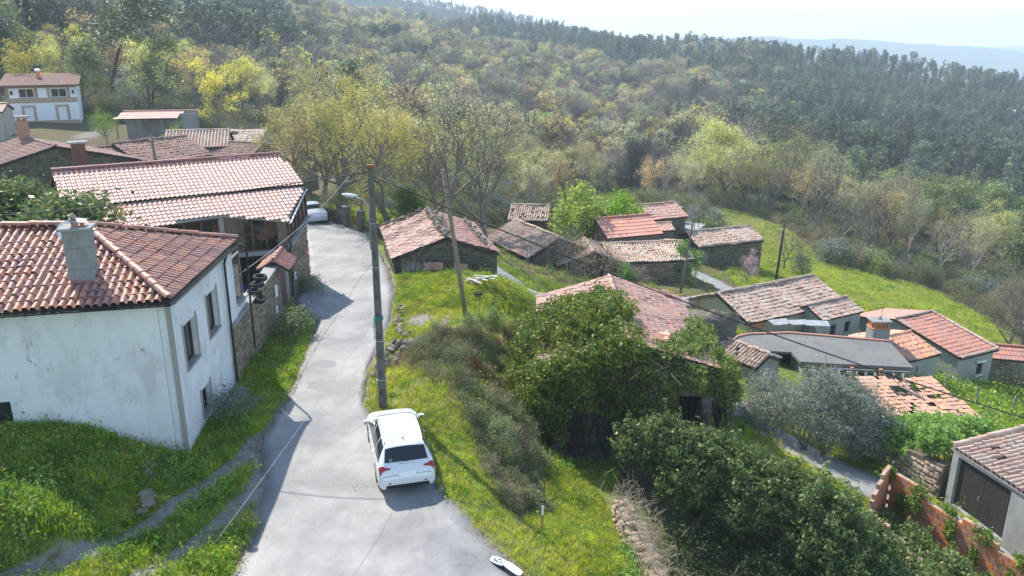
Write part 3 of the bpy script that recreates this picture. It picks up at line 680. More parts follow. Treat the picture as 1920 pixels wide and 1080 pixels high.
# pinkish corner strip
wbuild(MB().box((Pn[0] - .02, Pn[1] - .012, 2.9), (.17, .03, 5.5), math.atan2(-d1.y, -d1.x)), 'corner_strip', 'granite', MH)
o_ = .22; e1 = Vector((Pn[0] + .18, Pn[1] - .26)); e2 = Vector((Pf[0] + .2, Pf[1] + .3)); e4 = Vector((Pl[0] - .2, Pl[1] - .22)); e3 = Vector((Pb[0] - .2, Pb[1] + .25))
AP = Vector((-15.35, 27.75, 7.3)); AL = AP + Vector((-.9, -.13, 0)) * 4
v3 = lambda p, z: (p[0], p[1], z)
rf = roof_plane(MH, [v3(e4, EZ + .05), v3(e1, EZ + .05), AP, AL], .25, .42, 'tile_house', 'barrel', 190, .05, .02, lift=.0)
rr = roof_plane(MH, [v3(e1, EZ + .05), v3(e2, EZ + .05), AP], .235, .45, 'tile_house', 'barrel', 110, .04, .016, lift=.0)
roof_plane(MH, [v3(e2, EZ + .05), v3(e3, EZ + .05), AL, AP], .3, .45, 'tile_house', 'barrel', 0)
roof_plane(MH, [v3(e3, EZ + .05), v3(e4, EZ + .05), AL], .3, .45, 'tile_house', 'barrel', 0)
caps(rf, v3(e1, EZ + .13), AP + Vector((0, 0, .08)), .26, .42, 'tile_house', 40, .04)
caps(rr, v3(e2, EZ + .13), AP + Vector((0, 0, .08)), .24, .42, 'tile_house', 40, .03)
caps(rf, AL + Vector((0, 0, .08)), AP + Vector((0, 0, .08)), .26, .42, 'tile_house', 40, .04)
def gutter(T, A, B, r=.075, mat='black_plastic'):
    A, B = Vector(A), Vector(B); d = (B - A).normalized(); s = d.cross(Vector((0, 0, 1))).normalized(); mb = MB(); n = 7; ring = []
    for k in range(n): a = PI + PI * k / (n - 1); ring.append(s * math.cos(a) * r + Vector((0, 0, math.sin(a) * r)))
    V = [A + q for q in ring] + [B + q for q in ring] + [A + q * .8 for q in ring] + [B + q * .8 for q in ring]
    f = [(k, k + 1, n + k + 1, n + k) for k in range(n - 1)] + [(2 * n + k + 1, 2 * n + k, 3 * n + k, 3 * n + k + 1) for k in range(n - 1)] + [(0, n, 3 * n, 2 * n), (n - 1, 3 * n - 1, 4 * n - 1, 2 * n - 1)]
    mb.add(V, f); return wbuild(mb, 'gutter', mat, T)
gutter(MH, v3(e4 + Vector((.03, -.10)), EZ - .06), v3(e1 + Vector((.08, -.10)), EZ - .02))
gutter(MH, v3(e1 + Vector((.10, .0)), EZ - .02), v3(e2 + Vector((.10, 0)), EZ - .04))
wbuild(MB().tube([(-11.25, 30.2, EZ - .08), (-11.36, 30.2, EZ - .3), (-11.42, 30.2, EZ - .5), (-11.42, 30.2, 2.), (-11.42, 30.2, -.3)], .05, 8), 'downpipe', 'black_plastic', MH)
wbuild(MB().tube([(-11.3, 31.55, EZ - .05), (-11.1, 31.9, EZ - .25), (-11.15, 32.1, EZ - .6), (-11.22, 32.15, 2.9), (-11.22, 32.15, .9)], .045, 8), 'downpipe', 'black_plastic', MH)
# chimney: rendered stack, slab, terracotta pot with cowl
CX, CY = -14.02, 24.85; cz = math.atan2(-d1.y, -d1.x)
mb = MB()
for zc, hh, s in ((5.95, 1.3, .78), (6.95, .7, .765), (7.59, .58, .78)): mb.bbox((CX, CY, zc), (s, s * .82, hh), .02, cz)
ch = wbuild(mb, 'chimney', 'chimney_grey', MH)
wbuild(MB().bbox((CX, CY, 7.92), (.98, .86, .09), .015, cz), 'cap_slab', 'concrete', ch, level=2)
mb = MB()
for k in range(5): mb.box((CX + .05 + .16 * math.cos(k * 1.257), CY + .16 * math.sin(k * 1.257), 8.05), (.1, .06, .17), k * 1.257 + 1.57)
wbuild(mb, 'brick', 'brick_orange', ch, level=2)
wbuild(MB().box((CX + .06, CY, 8.15), (.5, .42, .03), .3, .1, .15), 'slate', 'grey_sheet', ch, level=2)
wbuild(MB().tube([(CX - .08, CY - .05, 8.18), (CX - .1, CY - .05, 8.28), (CX - .02, CY, 8.35)], [.13, .14, .07], 8), 'stone', 'clay_stone', ch, level=2)
wbuild(MB().box((CX + .05, CY - .08, 6.0), (1.1, 1.0, .05), cz, .33), 'flashing', 'tile_red', ch, level=2)
# satellite dish behind the chimney
DS = thing('satellite_dish', 'pale round satellite dish behind the grey chimney on the white house', 'satellite dish', (-15.3, 26.6, 7.05))
V = []; n = 20
for r_, z_ in ((0, .0), (.14, .01), (.27, .04), (.37, .085)):
    for k in range(n): a = 2 * PI * k / n; V.append((r_ * math.cos(a), -z_ * 1.1, r_ * math.sin(a)))
F = [(r_ * n + k, r_ * n + (k + 1) % n, (r_ + 1) * n + (k + 1) % n, (r_ + 1) * n + k) for r_ in range(3) for k in range(n)]
dish = MB().add(V, F).build('reflector', 'white_plastic', DS, True); dish.location = (0, 0, .32); dish.rotation_euler = (-.45, 0, .5)
MB().tube([(0, .05, -.3), (0, .05, .45)], .03, 6).build('mast', 'metal_grey', DS); MB().tube([(0, 0, .2), (.1, -.38, .5)], .015, 5).build('feed_arm', 'metal_grey', DS)

# ================================================================== long barn with pale tile roof and glazed upper floor
BB = thing('long_barn', 'long barn with pale red tiled roof and glazed upper floor at the road bend', 'building', (-16, 43, 0))
RA, RB = (-14.19, 48.5, 7.0), (-24.36, 41.69, 7.0); MA, MBp = (-12.13, 45.71, 5.58), (-22.3, 38.9, 5.58)
EA, EBp, EC, ED = (-12.2, 42.0, 4.33), (-15.4, 41.22, 4.8), (-18.6, 38.83, 4.71), (-21.0, 37.0, 4.66)
upz = lambda p, a: (p[0], p[1], p[2] + a)
ru = roof_plane(BB, [upz(MBp, .12), upz(MA, .12), upz(RA, .05), upz(RB, .05)], .245, .33, 'tile_pale', 'roman', 130, .0, .006, lift=.02)
# lower slope: its tiles follow the upper slope's direction, cut along the crooked eave
def lower_roof():
    u = (Vector(MA) - Vector(MBp)).normalized(); far = Vector(MA) - Vector(RA)
    poly = [Vector(p) for p in (MBp, MA, EA, EBp, EC, ED)]
    nrm = u.cross(-far).normalized(); nrm = nrm if nrm.z > 0 else -nrm
    v = nrm.cross(u); o = Vector(MBp)
    if v.z < 0: v = -v
    uv = [((p - o).dot(u), (p - o).dot(v)) for p in poly]
    flat = [o + u * a + v * b for a, b in uv]
    mb = MB().slab(flat[::-1] if (flat[1] - flat[0]).cross(flat[2] - flat[1]).dot(nrm) < 0 else flat, nrm, .08)
    dk = wbuild(mb, 'lower_roof', 'render_grey', BB); mats = []; tw, tl = .245, .33
    for j in range(14):
        for i in range(52):
            a = (i + .5) * tw; b = -.05 - (j + .5) * tl
            if not inside(np.array([a]), np.array([b]), uv)[0]: continue
            pos = o + u * a + v * b + nrm * (.03 + random.gauss(0, .003)); an = random.gauss(0, .012); u2 = u * math.cos(an) + v * math.sin(an); v2 = nrm.cross(u2)
            mats.append([[u2.x, v2.x, nrm.x, pos.x], [u2.y, v2.y, nrm.y, pos.y], [u2.z, v2.z, nrm.z, pos.z], [0, 0, 0, 1]])
    place_pieces(dk, 'tile', tile_geo('roman', tw, tl), mats, 'tile_pale', 170); return dk
rl = lower_roof()
back = (-16.6, 52.2, 5.4); backL = (-26.8, 45.4, 5.4)
roof_plane(BB, [back, backL, RB, RA], .3, .4, 'tile_pale', 'roman', 0)
caps(ru, upz(RB, .1), upz(RA, .1), .27, .42, 'ridge_red', 30, .05, .006)
# walls
W1, W2, W3 = (-12.42, 42.2), (-12.15, 45.6), (-14.1, 48.2)
ew = wall(BB, W1, W2, -1, [(0, 2.95), (3.41, 3.85)], 'mortar', .45)
rubble(ew, W1, W2, -.1, lambda u: 2.9 + u * .26, .26, .18, 'stone_brown', n_ind=100)
wb = wall(BB, W2, W3, -1, [(0, 5.4), (3.25, 6.8)], 'mortar', .45); rubble(wb, W2, W3, -.1, lambda u: 5.3 + u * .4, .3, .2, 'stone_brown')
wall(BB, W3, (-16.3, 51.7), -1, [(0, 6.8), (4.1, 5.3)], 'mortar', .45); wall(BB, (-16.3, 51.7), (-26.3, 45.), -1, [(0, 5.3), (12.1, 5.3)], 'mortar', .45)
wall(BB, (-26.2, 44.6), (-23.6, 41.4), -1, [(0, 5.3), (4.1, 6.7)], 'mortar', .45); wall(BB, (-23.6, 41.2), (-20.8, 37.3), -1, [(0, 6.7), (4.8, 4.6)], 'mortar', .45)
# concrete ledge under the end glazing and the glazing
wbuild(MB().slab([(-12.3, 42.1, 3.02), (-12.02, 42.15, 3.02), (-11.8, 45.65, 3.96), (-12.2, 45.65, 3.96)], (0, 0, 1), .1), 'ledge', 'concrete', BB)
def glaze_line(T, A, B, z0f, z1f, n, mat='wood_brown', rails=(0, 1), name='glazing'):
    A, B = Vector(A + (0,)), Vector(B + (0,)); d = (B - A); L = d.length; d.normalize(); out = Vector((d.y, -d.x, 0)); rz = math.atan2(d.y, d.x); mb = MB(); us = np.linspace(0, L, n + 1)
    for u in us: z0, z1 = z0f(u / L), z1f(u / L); p = A + d * u; mb.box((p.x, p.y, (z0 + z1) / 2), (.09, .09, z1 - z0), rz)
    w_ = None
    for f in rails:
        pts = [A + d * u + Vector((0, 0, z0f(u / L) * (1 - f) + z1f(u / L) * f)) for u in (0, L)]; mb.tube(pts, .045, 4)
    w_ = wbuild(mb, name, mat, T)
    rl_ = sorted(rails)
    for i in range(n):
        for f0, f1 in zip(rl_[:-1], rl_[1:]):
            q = []
            for u, f in ((us[i], f0), (us[i + 1], f0), (us[i + 1], f1), (us[i], f1)): q.append(A + d * u - out * .02 + Vector((0, 0, z0f(u / L) * (1 - f) + z1f(u / L) * f)))
            wbuild(MB().slab(q, out, .012), 'pane', 'glass_veranda', w_, level=2)
    return w_
glaze_line(BB, (-12.3, 42.3), (-12.05, 45.55), lambda t: 3.06 + t * .9, lambda t: 4.3 + t * 1.25, 5)
glaze_line(BB, (-15.45, 41.4), (-12.75, 42.25), lambda t: 2.72, lambda t: 4.72 - t * .38, 4, rails=(0, .5, 1))
glaze_line(BB, (-20.6, 37.5), (-15.7, 41.25), lambda t: 3.5, lambda t: 4.62, 7, rails=(0, 1))
wbuild(MB().box((-15.55, 41.38, 2.35), (.24, .24, 4.7), .2), 'pillar', 'render_grey', BB)
wbuild(MB().bbox((-12.62, 42.32, 2.15), (.5, .34, 4.3), .02, .28), 'pillar', 'stone_wall', BB)
wbuild(MB().box((-14.1, 41.86, 2.58), (2.75, .3, .25), math.atan2(.85, 2.7)), 'beam', 'concrete', BB)
wall(BB, (-20.7, 37.3), (-15.75, 41.12), -1, [(0, 3.45), (6.25, 3.45)], 'render_grey', .3)
wall(BB, (-16.6, 44.6), (-12.7, 45.7), -1, [(0, 4.2), (4.0, 4.2)], 'mortar', .25, name='inner_wall')
wbuild(MB().box((-14.3, 43.7, 2.62), (3.5, 3.0, .12), .28), 'upper_floor', 'concrete', BB)
wbuild(MB().tube([(-12.2, 42.05, 4.15), (-12.1, 41.98, 3.0), (-12.22, 42.1, 2.7), (-12.22, 42.1, -.1)], .05, 8), 'downpipe', 'black_plastic', BB)
gutter(BB, (-12.05, 42.0, 4.25), (-12.0, 45.7, 5.45), .05, 'white_paint')
wbuild(MB().box((-12.02, 44.55, 2.05), (.04, .22, .34), .08), 'wall_panel', 'brick_orange', BB)
wbuild(MB().bbox((-12.22, 42.75, 1.05), (.1, .3, .42), .02, .08), 'meter_box', 'white_plastic', BB)
wbuild(MB().box((-12.16, 42.75, 1.08), (.012, .16, .22), .08), 'meter_window', 'metal_dark', BB)
T_ = thing('storage_drum', 'blue plastic drum in the open ground floor of the long barn', 'drum', (-14.9, 41.6, 0.5)); MB().tube([(0, 0, -.5), (0, 0, -.42), (0, 0, .1), (0, 0, .38), (0, 0, .42)], [.28, .3, .32, .3, .26], 14).build('body', 'blue_plastic', T_, True); MB().tube([(0, 0, .42), (0, 0, .46)], .27, 14).build('lid', 'black_plastic', T_)
T_ = thing('yellow_bucket', 'yellow bucket standing behind the blue drum in the barn', 'bucket', (-15.35, 41.95, 0)); MB().tube([(0, 0, 0), (0, 0, 1.1)], [.2, .22], 12).build('stand', 'wood_grey', T_); MB().tube([(0, 0, 1.1), (0, 0, 1.4)], [.15, .19], 12).build('body', 'yellow_plastic', T_, True)
# ================================================================== garden wall with gate, little tiled porch, tyre planters
GW = thing('garden_wall', 'grey rubble garden wall with flat top between white house and gate', 'wall', (-11.7, 35, 0))
G1, G2 = (-11.45, 30.35), (-11.98, 39.0)
gw = wall(GW, G1, G2, -1, [(0, 2.45), (3.2, 2.55), (8.7, 2.75)], 'mortar', .5); rubble(gw, G1, G2, -.1, lambda u: 2.42 + u * .034, .27, .19, 'stone_brown', n_ind=150)
wbuild(MB().slab([(-11.98, 30.3, 2.5), (-11.38, 30.3, 2.5), (-11.88, 38.95, 2.82), (-12.52, 38.9, 2.82)], (0, 0, 1), .08), 'coping', 'concrete', GW)
wbuild(MB().bbox((-11.78, 37.6, 1.75), (.09, .34, .62), .03, .06), 'letter_box', 'white_plastic', GW); wbuild(MB().bbox((-11.8, 37.5, .8), (.08, .28, .4), .03, .06), 'meter_box', 'white_plastic', GW)
GT = thing('garden_gate', 'maroon metal gate under a small tiled porch roof beside the long barn', 'gate', (-12.0, 40.4, 0))
ga, gb = (-12.0, 39.05), (-12.35, 41.9)
plank_door(GT, (-12.15, 39.1), (-12.45, 41.7), .15, 2.3, 0, 2.55, 'door_maroon', 9, 0)
for p in ((-12.2, 39.15), (-12.5, 41.75)): wbuild(MB().bbox((p[0], p[1], 1.4), (.3, .3, 2.9), .02), 'post', 'concrete', GT)
roof_plane(GT, [(-11.25, 38.35, 2.6), (-11.5, 40.6, 2.6), (-12.25, 40.6, 3.1), (-12.05, 38.35, 3.1)], .22, .34, 'tile_red', 'barrel', 40, .0, .02, name='porch_roof')
dk = roof_plane(GT, [(-13.1, 40.6, 2.6), (-12.85, 38.35, 2.6), (-12.05, 38.35, 3.1), (-12.25, 40.6, 3.1)], .22, .34, 'tile_red', 'barrel', 30, .0, .02, name='porch_roof')
caps(dk, (-12.05, 38.3, 3.16), (-12.25, 40.65, 3.16), .24, .4, 'tile_red', 8)
def tyre(name, label, loc, rot=(0, 0, 0), ro=.33, w_=.2, group=None, plant=False, inner=None):
    T = thing(name, label, 'tyre', loc, 0, group); T.rotation_euler = rot; prof = [(.6, -.4), (.75, -.5), (.95, -.48), (1., -.3), (1., .3), (.95, .48), (.75, .5), (.6, .4), (.62, 0)]; n = 20; V = []; k = len(prof)
    for i in range(n):
        a = 2 * PI * i / n
        for r_, z_ in prof: V.append((ro * r_ * math.cos(a), ro * r_ * math.sin(a), z_ * w_))
    MB().add(V, [(i * k + j, ((i + 1) % n) * k + j, ((i + 1) % n) * k + (j + 1) % k, i * k + (j + 1) % k) for i in range(n) for j in range(k)]).build('tread', 'rubber', T, True)
    MB().tube([(0, 0, -w_ * .35), (0, 0, -w_ * .3)], ro * .62, 14).build('fill', inner or 'mortar', T); return T
tyre('tyre', 'topmost bare black tyre on the garden wall', (-11.85, 35.6, 3.05), (.1, .1, 0)); tyre('tyre', 'black tyre planter stacked under the topmost tyre on the garden wall', (-11.86, 35.1, 2.85), (0, -.08, 0)); tyre('tyre', 'tyre planter with succulents, nearest the white house, on the garden wall', (-11.8, 34.5, 2.72), (.05, .05, 0)); tyre('tyre', 'tyre hung on the face of the garden wall below the planters', (-11.5, 34.1, 2.5), (.2, .5, 0), .3)
# low white parapet at the house's back corner with its window
PW = thing('porch_parapet', 'white cut-stone parapet and tall window at the back corner of the white house', 'parapet', (-11.8, 32.4, 0))
wall(PW, (-11.66, 31.7), (-11.78, 33.3), 0, [(0, 2.9), (1.6, 2.9)], 'render_white', .5); wbuild(MB().slab([(-12.3, 31.7, 3.0), (-11.55, 31.68, 3.0), (-11.68, 33.35, 3.0), (-12.4, 33.35, 3.0)], (0, 0, 1), .095), 'coping', 'granite', PW)
window(PW, (-11.75, 31.75), (-11.85, 33.2), .1, 1.3, 3.02, 5.0, 'wood_grey', sill=None, nv=1, nh=2, depth=0)
# ================================================================== central stone barn
CB, g, cor = gable_house('stone_barn', 'low stone barn with sagging pink tile roof, behind the grass plot, next to the road', (-4.95, 50.43), 1.806, 8.7, 6.7, -.3, 1.55, 1.15, 'tile_old', 'mortar', .255, .36, 'flat', .2, 220, 'WN', 'stone_dark', (.34, .23), {'W': [(.35, 1.9, .0, 1.25, 'door', 'wood_grey')]}, sag=.1, jit=.025, cat='barn', n_stone=100, ridge=False)
rk = [o for o in CB.children if o.name.startswith('roof')][0]
def loose_stones(parent, pts, size, mat, name='ridge_stone'):
    me = [new_mesh(name, *[(STONES[k][0] * [1, .6, .7])[:, [0, 2, 1]] * [1, 1, -1], STONES[k][1]], mat) for k in range(3)]
    for p in pts:
        o = link(name, random.choice(me), parent, p, (random.gauss(0, .15), random.gauss(0, .15), random.uniform(0, 6)), tuple(size * random.uniform(.7, 1.3) for _ in range(3)))
def line_pts(A, B, n, j=.1): return [tuple(np.array(A) + (np.array(B) - np.array(A)) * (i + .5) / n + rng.normal(0, j, 3) * [1, 1, .15]) for i in range(n)]
P3 = lambda x, y, z: g(x, y) + (z,)
loose_stones(rk, line_pts(P3(-4.2, .12, 2.52), P3(4.2, .12, 2.52), 30, .07) + line_pts(P3(-3.6, -.3, 2.46), P3(3.4, -.3, 2.44), 16, .1), .32, 'stone_wall')
loose_stones(rk, line_pts(P3(-4.1, -2.55, 1.72), P3(3.5, -2.45, 1.78), 17, .06) + line_pts(P3(3.9, 3.1, 1.5), P3(4.1, .3, 2.4), 12, .08), .28, 'rock_moss')
caps(rk, P3(-4.3, 0, 2.45), P3(4.3, 0, 2.45), .27, .4, 'tile_worn', 0, jit=.04)
# ================================================================== ivy-grown house
IV, g, cor = gable_house('ivy_house', 'derelict stone house with pink tile roof swallowed by ivy, dark doorway to the lane', (5.0, 35.3), 1.538, 9.7, 7.7, -2.9, 3.5, 1.2, 'tile_old', 'mortar', .235, .34, 'flat', .2, 200, 'WNS', 'stone_dark', (.4, .26), {'W': [(5.75, 6.85, .1, 2.2)]}, sag=.1, jit=.02, n_stone=0)
# open plank leaf in the doorway
plank_door(IV, (6.55, 30.75), (6.75, 31.7), .0, .9, -2.8, -.75, 'wood_grey', 4, 0)
rk = [o for o in IV.children if o.name.startswith('roof')][0]
# broken tiles near the front
P3 = lambda x, y, z: g(x, y) + (z,)
caps(rk, P3(-4.2, -1.6, 1.5), P3(-2.6, -1.9, 1.35), .3, .45, 'tile_orange', 6, .1, .2, 'loose_tile'); caps(rk, P3(4.3, -2.6, 1.0), P3(4.3, -3.6, .75), .3, .4, 'tile_orange', 4, .1, .2, 'loose_tile')
# ================================================================== hamlet beyond
gh = 'old tiled houses of the lower hamlet'
C3 = gable_house('old_house', 'small stone house with brown gabled tile roof facing the camera behind leafless bushes', (6.94, 68.98), 1.645, 5.2, 6.46, -6.5, 1.5, 1.2, 'tile_worn', 'mortar', .25, .4, 'barrel', .2, 0, 'WS', 'stone_dark', holes={'W': [(3.6, 4.4, 0, 1.2)]}, group=gh)
C2 = gable_house('old_house', 'house with wide lichen-pale tile roof left of the bright green tree, hidden by bare shrubs', (2.2, 70.6), 2.051, 8.4, 6.4, -6.1, 2.0, 1.5, 'tile_worn', 'mortar', .25, .4, 'barrel', .2, 0, 'N', 'stone_dark', sag=.18, jit=.035, group=gh)
C1 = gable_house('old_house', 'farthest small tile roof with open battens behind the bright green tree', (2.0, 82.3), 3.0, 4.2, 5.4, -6.3, 2.4, 1.1, 'tile_worn', 'mortar', .24, .4, 'barrel', .2, 0, 'N', 'stone_dark', sag=.12, jit=.04, miss=.06, group=gh)
C4 = gable_house('old_house', 'stone house with low mossy tile roof and ragged eave behind the lamp post', (12.0, 70.6), .13, 7.6, 7.4, -6.8, 2.05, .8, 'tile_worn', 'mortar', .25, .42, 'barrel', .2, 0, 'SE', 'stone_brown', holes={'S': [(.5, 1.25, 0, 1.5), (5.7, 6.1, .8, 1.4, 'win', 'blue_plastic')]}, sag=.12, jit=.04, group=gh)
C5 = gable_house('orange_roof_house', 'house with smooth new orange roof in the middle of the hamlet', (10.6, 74.6), .35, 5.9, 5.6, -6.7, 3.0, 1.3, 'sheet_orange', 'mortar', .25, .5, 'flat', .2, 0, '', sag=.02, jit=.004, group=gh)
C6 = gable_house('old_house', 'long house with two-tone ridged tile roof below the far green field', (13.6, 83.5), .40, 9.4, 5.0, -7.1, 2.9, 1.1, 'tile_old', 'mortar', .25, .45, 'barrel', .2, 0, 'S', 'stone_dark', sag=.08, jit=.03, group=gh)
C6b = gable_house('lean_to', 'low lean-to with striped tile roof in front of the long far house', (14.2, 79.6), .2, 4.6, 2.8, -7.0, 2.3, .5, 'tile_old', 'mortar', .25, .4, 'barrel', .15, 0, '', sag=.05, jit=.03, group=gh)
C8 = gable_house('old_house', 'long dark stone house with crooked pale tile roof at the edge of the meadow', (22.3, 83.4), .382, 8.3, 5.4, -9.2, 2.5, 1.05, 'tile_worn', 'mortar', .25, .4, 'barrel', .2, 0, 'SE', 'stone_dark', holes={'S': [(.4, 1.2, 0, 1.8, 'door', 'wood_grey')]}, sag=.12, jit=.04, group=gh)
caps([o for o in C8[0].children if o.name.startswith('roof')][0], C8[1](-4.0, -2.6) + (-6.62,), C8[1](4.0, -2.6) + (-6.62,), .26, .4, 'tile_worn', 0, .05, .05)
# flat-roofed annex with chimney, between the orange roof and the far meadow
FA = thing('flat_annex', 'grey flat-roofed concrete annex with square chimney and wire fence on top', 'building', (18.9, 86, -8))
q = [(16.6, 84.6), (19.6, 83.0), (21.3, 86.2), (18.4, 88.)]
for i in range(4): wall(FA, q[i], q[(i + 1) % 4], -11, [(0, -5.9), (5, -5.9)], 'render_grey', .25, [(.9, 1.9, -8.6, -7.0)] if i == 0 else ())
wbuild(MB().prism([(16.3, 84.5), (19.7, 82.6), (21.6, 86.2), (18.3, 88.3)], -5.89, -5.72), 'roof', 'concrete', FA)
wbuild(MB().box((18.0, 83.9, -7.8), (.95, .04, 1.55), -.49), 'shutter', 'brick_orange', FA)
c_ = wbuild(MB().bbox((18.6, 87.6, -5.0), (.8, .8, 1.6), .02, .5), 'chimney', 'chimney_grey', FA); wbuild(MB().box((18.6, 87.6, -4.1), (.95, .95, .1), .5), 'cap_slab', 'concrete', c_, level=2)
for i, (x, y) in enumerate(((19.6, 82.9), (21.3, 86.1), (20.4, 84.5))): wbuild(MB().tube([(x, y, -5.72), (x, y, -4.4)], .03, 5), 'fence_post', 'metal_dark', FA)
wbuild(MB().tube([(19.6, 82.9, -4.5), (20.4, 84.5, -4.5), (21.3, 86.1, -4.5)], .012, 4).tube([(19.6, 82.9, -5.0), (20.4, 84.5, -5.0), (21.3, 86.1, -5.0)], .012, 4), 'fence_wire', 'metal_dark', FA)
# ================================================================== right-hand houses
H1 = gable_house('pale_roof_house', 'cream-walled house with broad pale pink tile roof, orange brick corner, above the flat concrete roof', (20.4, 60.4), .499, 10.64, 7.0, -8.1, 1.9, 1.35, 'tile_worn', 'render_cream', .23, .36, 'flat', .2, 200, '', holes={'W': [(2.2, 3.0, 0.2, 1.5)]}, sag=.1, jit=.03)
g = H1[1]
wbuild(MB().box(g(-5.15, 2.2) + (-6.9,), (.1, .35, 2.0), .499), 'brick_pier', 'brick_orange', H1[0]); wbuild(MB().box(g(-4.2, -3.38) + (-6.55,), (1.5, .1, .35), .499), 'brick_band', 'brick_orange', H1[0])
caps([o for o in H1[0].children if o.name.startswith('roof')][0], g(-5.2, -3.4) + (-6.12,), g(-5.2, 0) + (-4.8,), .24, .36, 'tile_worn', 0, .04, .03)
W_ = gable_house('back_wing', 'grey rendered wing with small dark windows behind the pale roofed house', (24.6, 58.6), .499, 4.6, 3.4, -8.9, 2.5, .7, 'tile_worn', 'render_grey', .23, .36, 'flat', .15, 0, '', holes={'S': [(1.0, 1.6, 1.0, 1.9, 'win'), (2.6, 3.2, 1.0, 1.9, 'win')], 'E': [(1.0, 1.6, 1.1, 1.9, 'win')]}, sag=.05, jit=.03)
MS = thing('sheet_heap', 'grey metal sheets and stones lying on the eave of the pale roofed house', 'metal sheets', (20.6, 54.6, -6.2))
for k_, (x_, y_, w__, d__, r__) in enumerate(((-.8, .3, 1.5, .9, .3), (.5, .1, 1.4, .8, .1), (1.7, -.2, 1.7, .9, -.15))): MB().box((x_, y_, .12 + .04 * k_), (w__, d__, .03), r__, .12).build('sheet', 'grey_sheet', MS)
# flat concrete-roofed shed with rounded corner
FR = thing('flat_roof_shed', 'long shed with flat grey concrete roof, rounded left corner and brick-edged rim', 'shed', (19, 46, -7))
zr = -4.7
rim = [(14.0, 46.6), (14.1, 47.4), (14.6, 48.1), (15.5, 48.6), (18.3, 48.85), (24.2, 47.3), (23.7, 43.1), (18.7, 43.75), (17.35, 44.0), (17.3, 45.5), (15.1, 45.85), (14.3, 45.95)]
wbuild(MB().prism([p for p in rim], zr - .16, zr), 'roof', 'concrete_roof', FR)
mb = MB(); pr = rim[-1:] + rim[:6]
for a, b in zip(pr[:-1], pr[1:]):
    L_ = math.hypot(b[0] - a[0], b[1] - a[1]); k = max(1, int(L_ / .3)); rz = math.atan2(b[1] - a[1], b[0] - a[0])
    for i in range(k): f = (i + .5) / k; mb.box((a[0] + (b[0] - a[0]) * f, a[1] + (b[1] - a[1]) * f, zr + .045 + random.uniform(0, .01)), (L_ / k * .94, .2, .085), rz + random.gauss(0, .03))
tag(wbuild(mb, 'rim_tile', 'tile_red', FR), kind='stuff')
ins = [(14.4, 46.6), (15.6, 48.3), (18.3, 48.5), (23.8, 47.0), (23.3, 43.5), (18.9, 44.1), (17.65, 44.35), (17.6, 45.75), (14.9, 46.15)]
for i in range(9):
    a, b = ins[i], ins[(i + 1) % 9]; L_ = math.hypot(b[0] - a[0], b[1] - a[1])
    wall(FR, b, a, -8.2, [(0, zr - .165), (L_, zr - .165)], 'stone_brown' if i in (4, 5) else 'render_grey', .25, [(.6, 1.5, -6.8, -5.2), (2.0, 2.9, -6.6, -5.4)] if i == 4 else ([(.15, L_ - .15, -7.0, -4.95)] if i == 7 else ()))
wbuild(MB().tube([(18.9, 43.4, zr - .2), (23.4, 42.85, zr - .2)], .05, 6), 'awning_pole', 'metal_grey', FR)
for k in range(8): wbuild(MB().box((19.4 + k * .52, 43.33 - k * .063, zr - .42), (.14, .03, .2), -.1 + random.gauss(0, .3), random.gauss(0, .3)), 'hanging_tag', 'white_plastic', FR)
for k, (x, y) in enumerate(((20.2, 43.35), (21.8, 43.1))): wbuild(MB().box((x, y, -6.3), (.18, .18, 3.0)), 'post', 'brick_orange', FR)
# tall grey chimney with brick crown, next to it
CH = thing('brick_crowned_chimney', 'tall grey chimney with orange brick crown and slab, between flat roof and red tiled house', 'chimney', (24.3, 49.2, -7))
mb = MB().bbox((0, 0, .9), (1.15, .95, 3.4), .03, .1); mb.build('stack', 'chimney_grey', CH)
for k in range(6):
    for s in (-1, 1): MB().box((-.42 + k * .17, s * .38, 2.84), (.09, .12, .42), .0).build('brick', 'brick_orange', CH)
for k in range(4):
    for s in (-1, 1): MB().box((s * .5, -.22 + k * .15, 2.84), (.12, .08, .42), .0).build('brick', 'brick_orange', CH)
MB().bbox((0, 0, 2.62), (1.2, 1.0, .07), .01).build('band', 'brick_orange', CH); MB().bbox((0, 0, 3.1), (1.3, 1.1, .11), .02).build('cap_slab', 'concrete', CH); MB().tube([(0, 0, 3.15), (0, 0, 3.3), (0, 0, 3.38)], [.12, .1, .03], 8).build('finial', 'concrete', CH); MB().tube([(.1, 0, 3.2), (.1, 0, 4.2)], .015, 5).build('aerial', 'metal_dark', CH)
# red tiled house
H3 = thing('red_tile_house', 'grey rendered house with neat red tiled roof in dark courses, right of the brick-crowned chimney', 'house', (30.5, 55.5, -10))
ca, sa = math.cos(.447), math.sin(.447); C_ = (31.25, 57.61); gg = lambda x, y: (C_[0] + ca * x - sa * y, C_[1] + sa * x + ca * y)
q3 = lambda x, y, z: gg(x, y) + (z,)
rk = roof_plane(H3, [q3(-2.1, -5.5, -7.75), q3(2.1, -5.5, -7.75), q3(2.1, 0.2, -6.6), q3(-2.1, 0.2, -6.6)], .235, .44, 'tile_red', 'roman', 220, .05, .012)
roof_plane(H3, [q3(2.1, 4.2, -7.6), q3(-2.1, 4.2, -7.6), q3(-2.1, .2, -6.6), q3(2.1, .2, -6.6)], .3, .44, 'tile_red', 'roman')
caps(rk, q3(-2.0, .2, -6.55), q3(2.1, .2, -6.55), .26, .4, 'tile_worn'); caps(rk, q3(2.02, -5.4, -7.68), q3(2.02, .2, -6.54), .24, .4, 'tile_worn'); caps(rk, q3(-2.1, -5.42, -7.7), q3(2.1, -5.42, -7.7), .24, .4, 'tile_worn')
A, B, C, D = gg(-1.9, -5.2), gg(1.9, -5.2), gg(1.9, 4.0), gg(-1.9, 4.0)
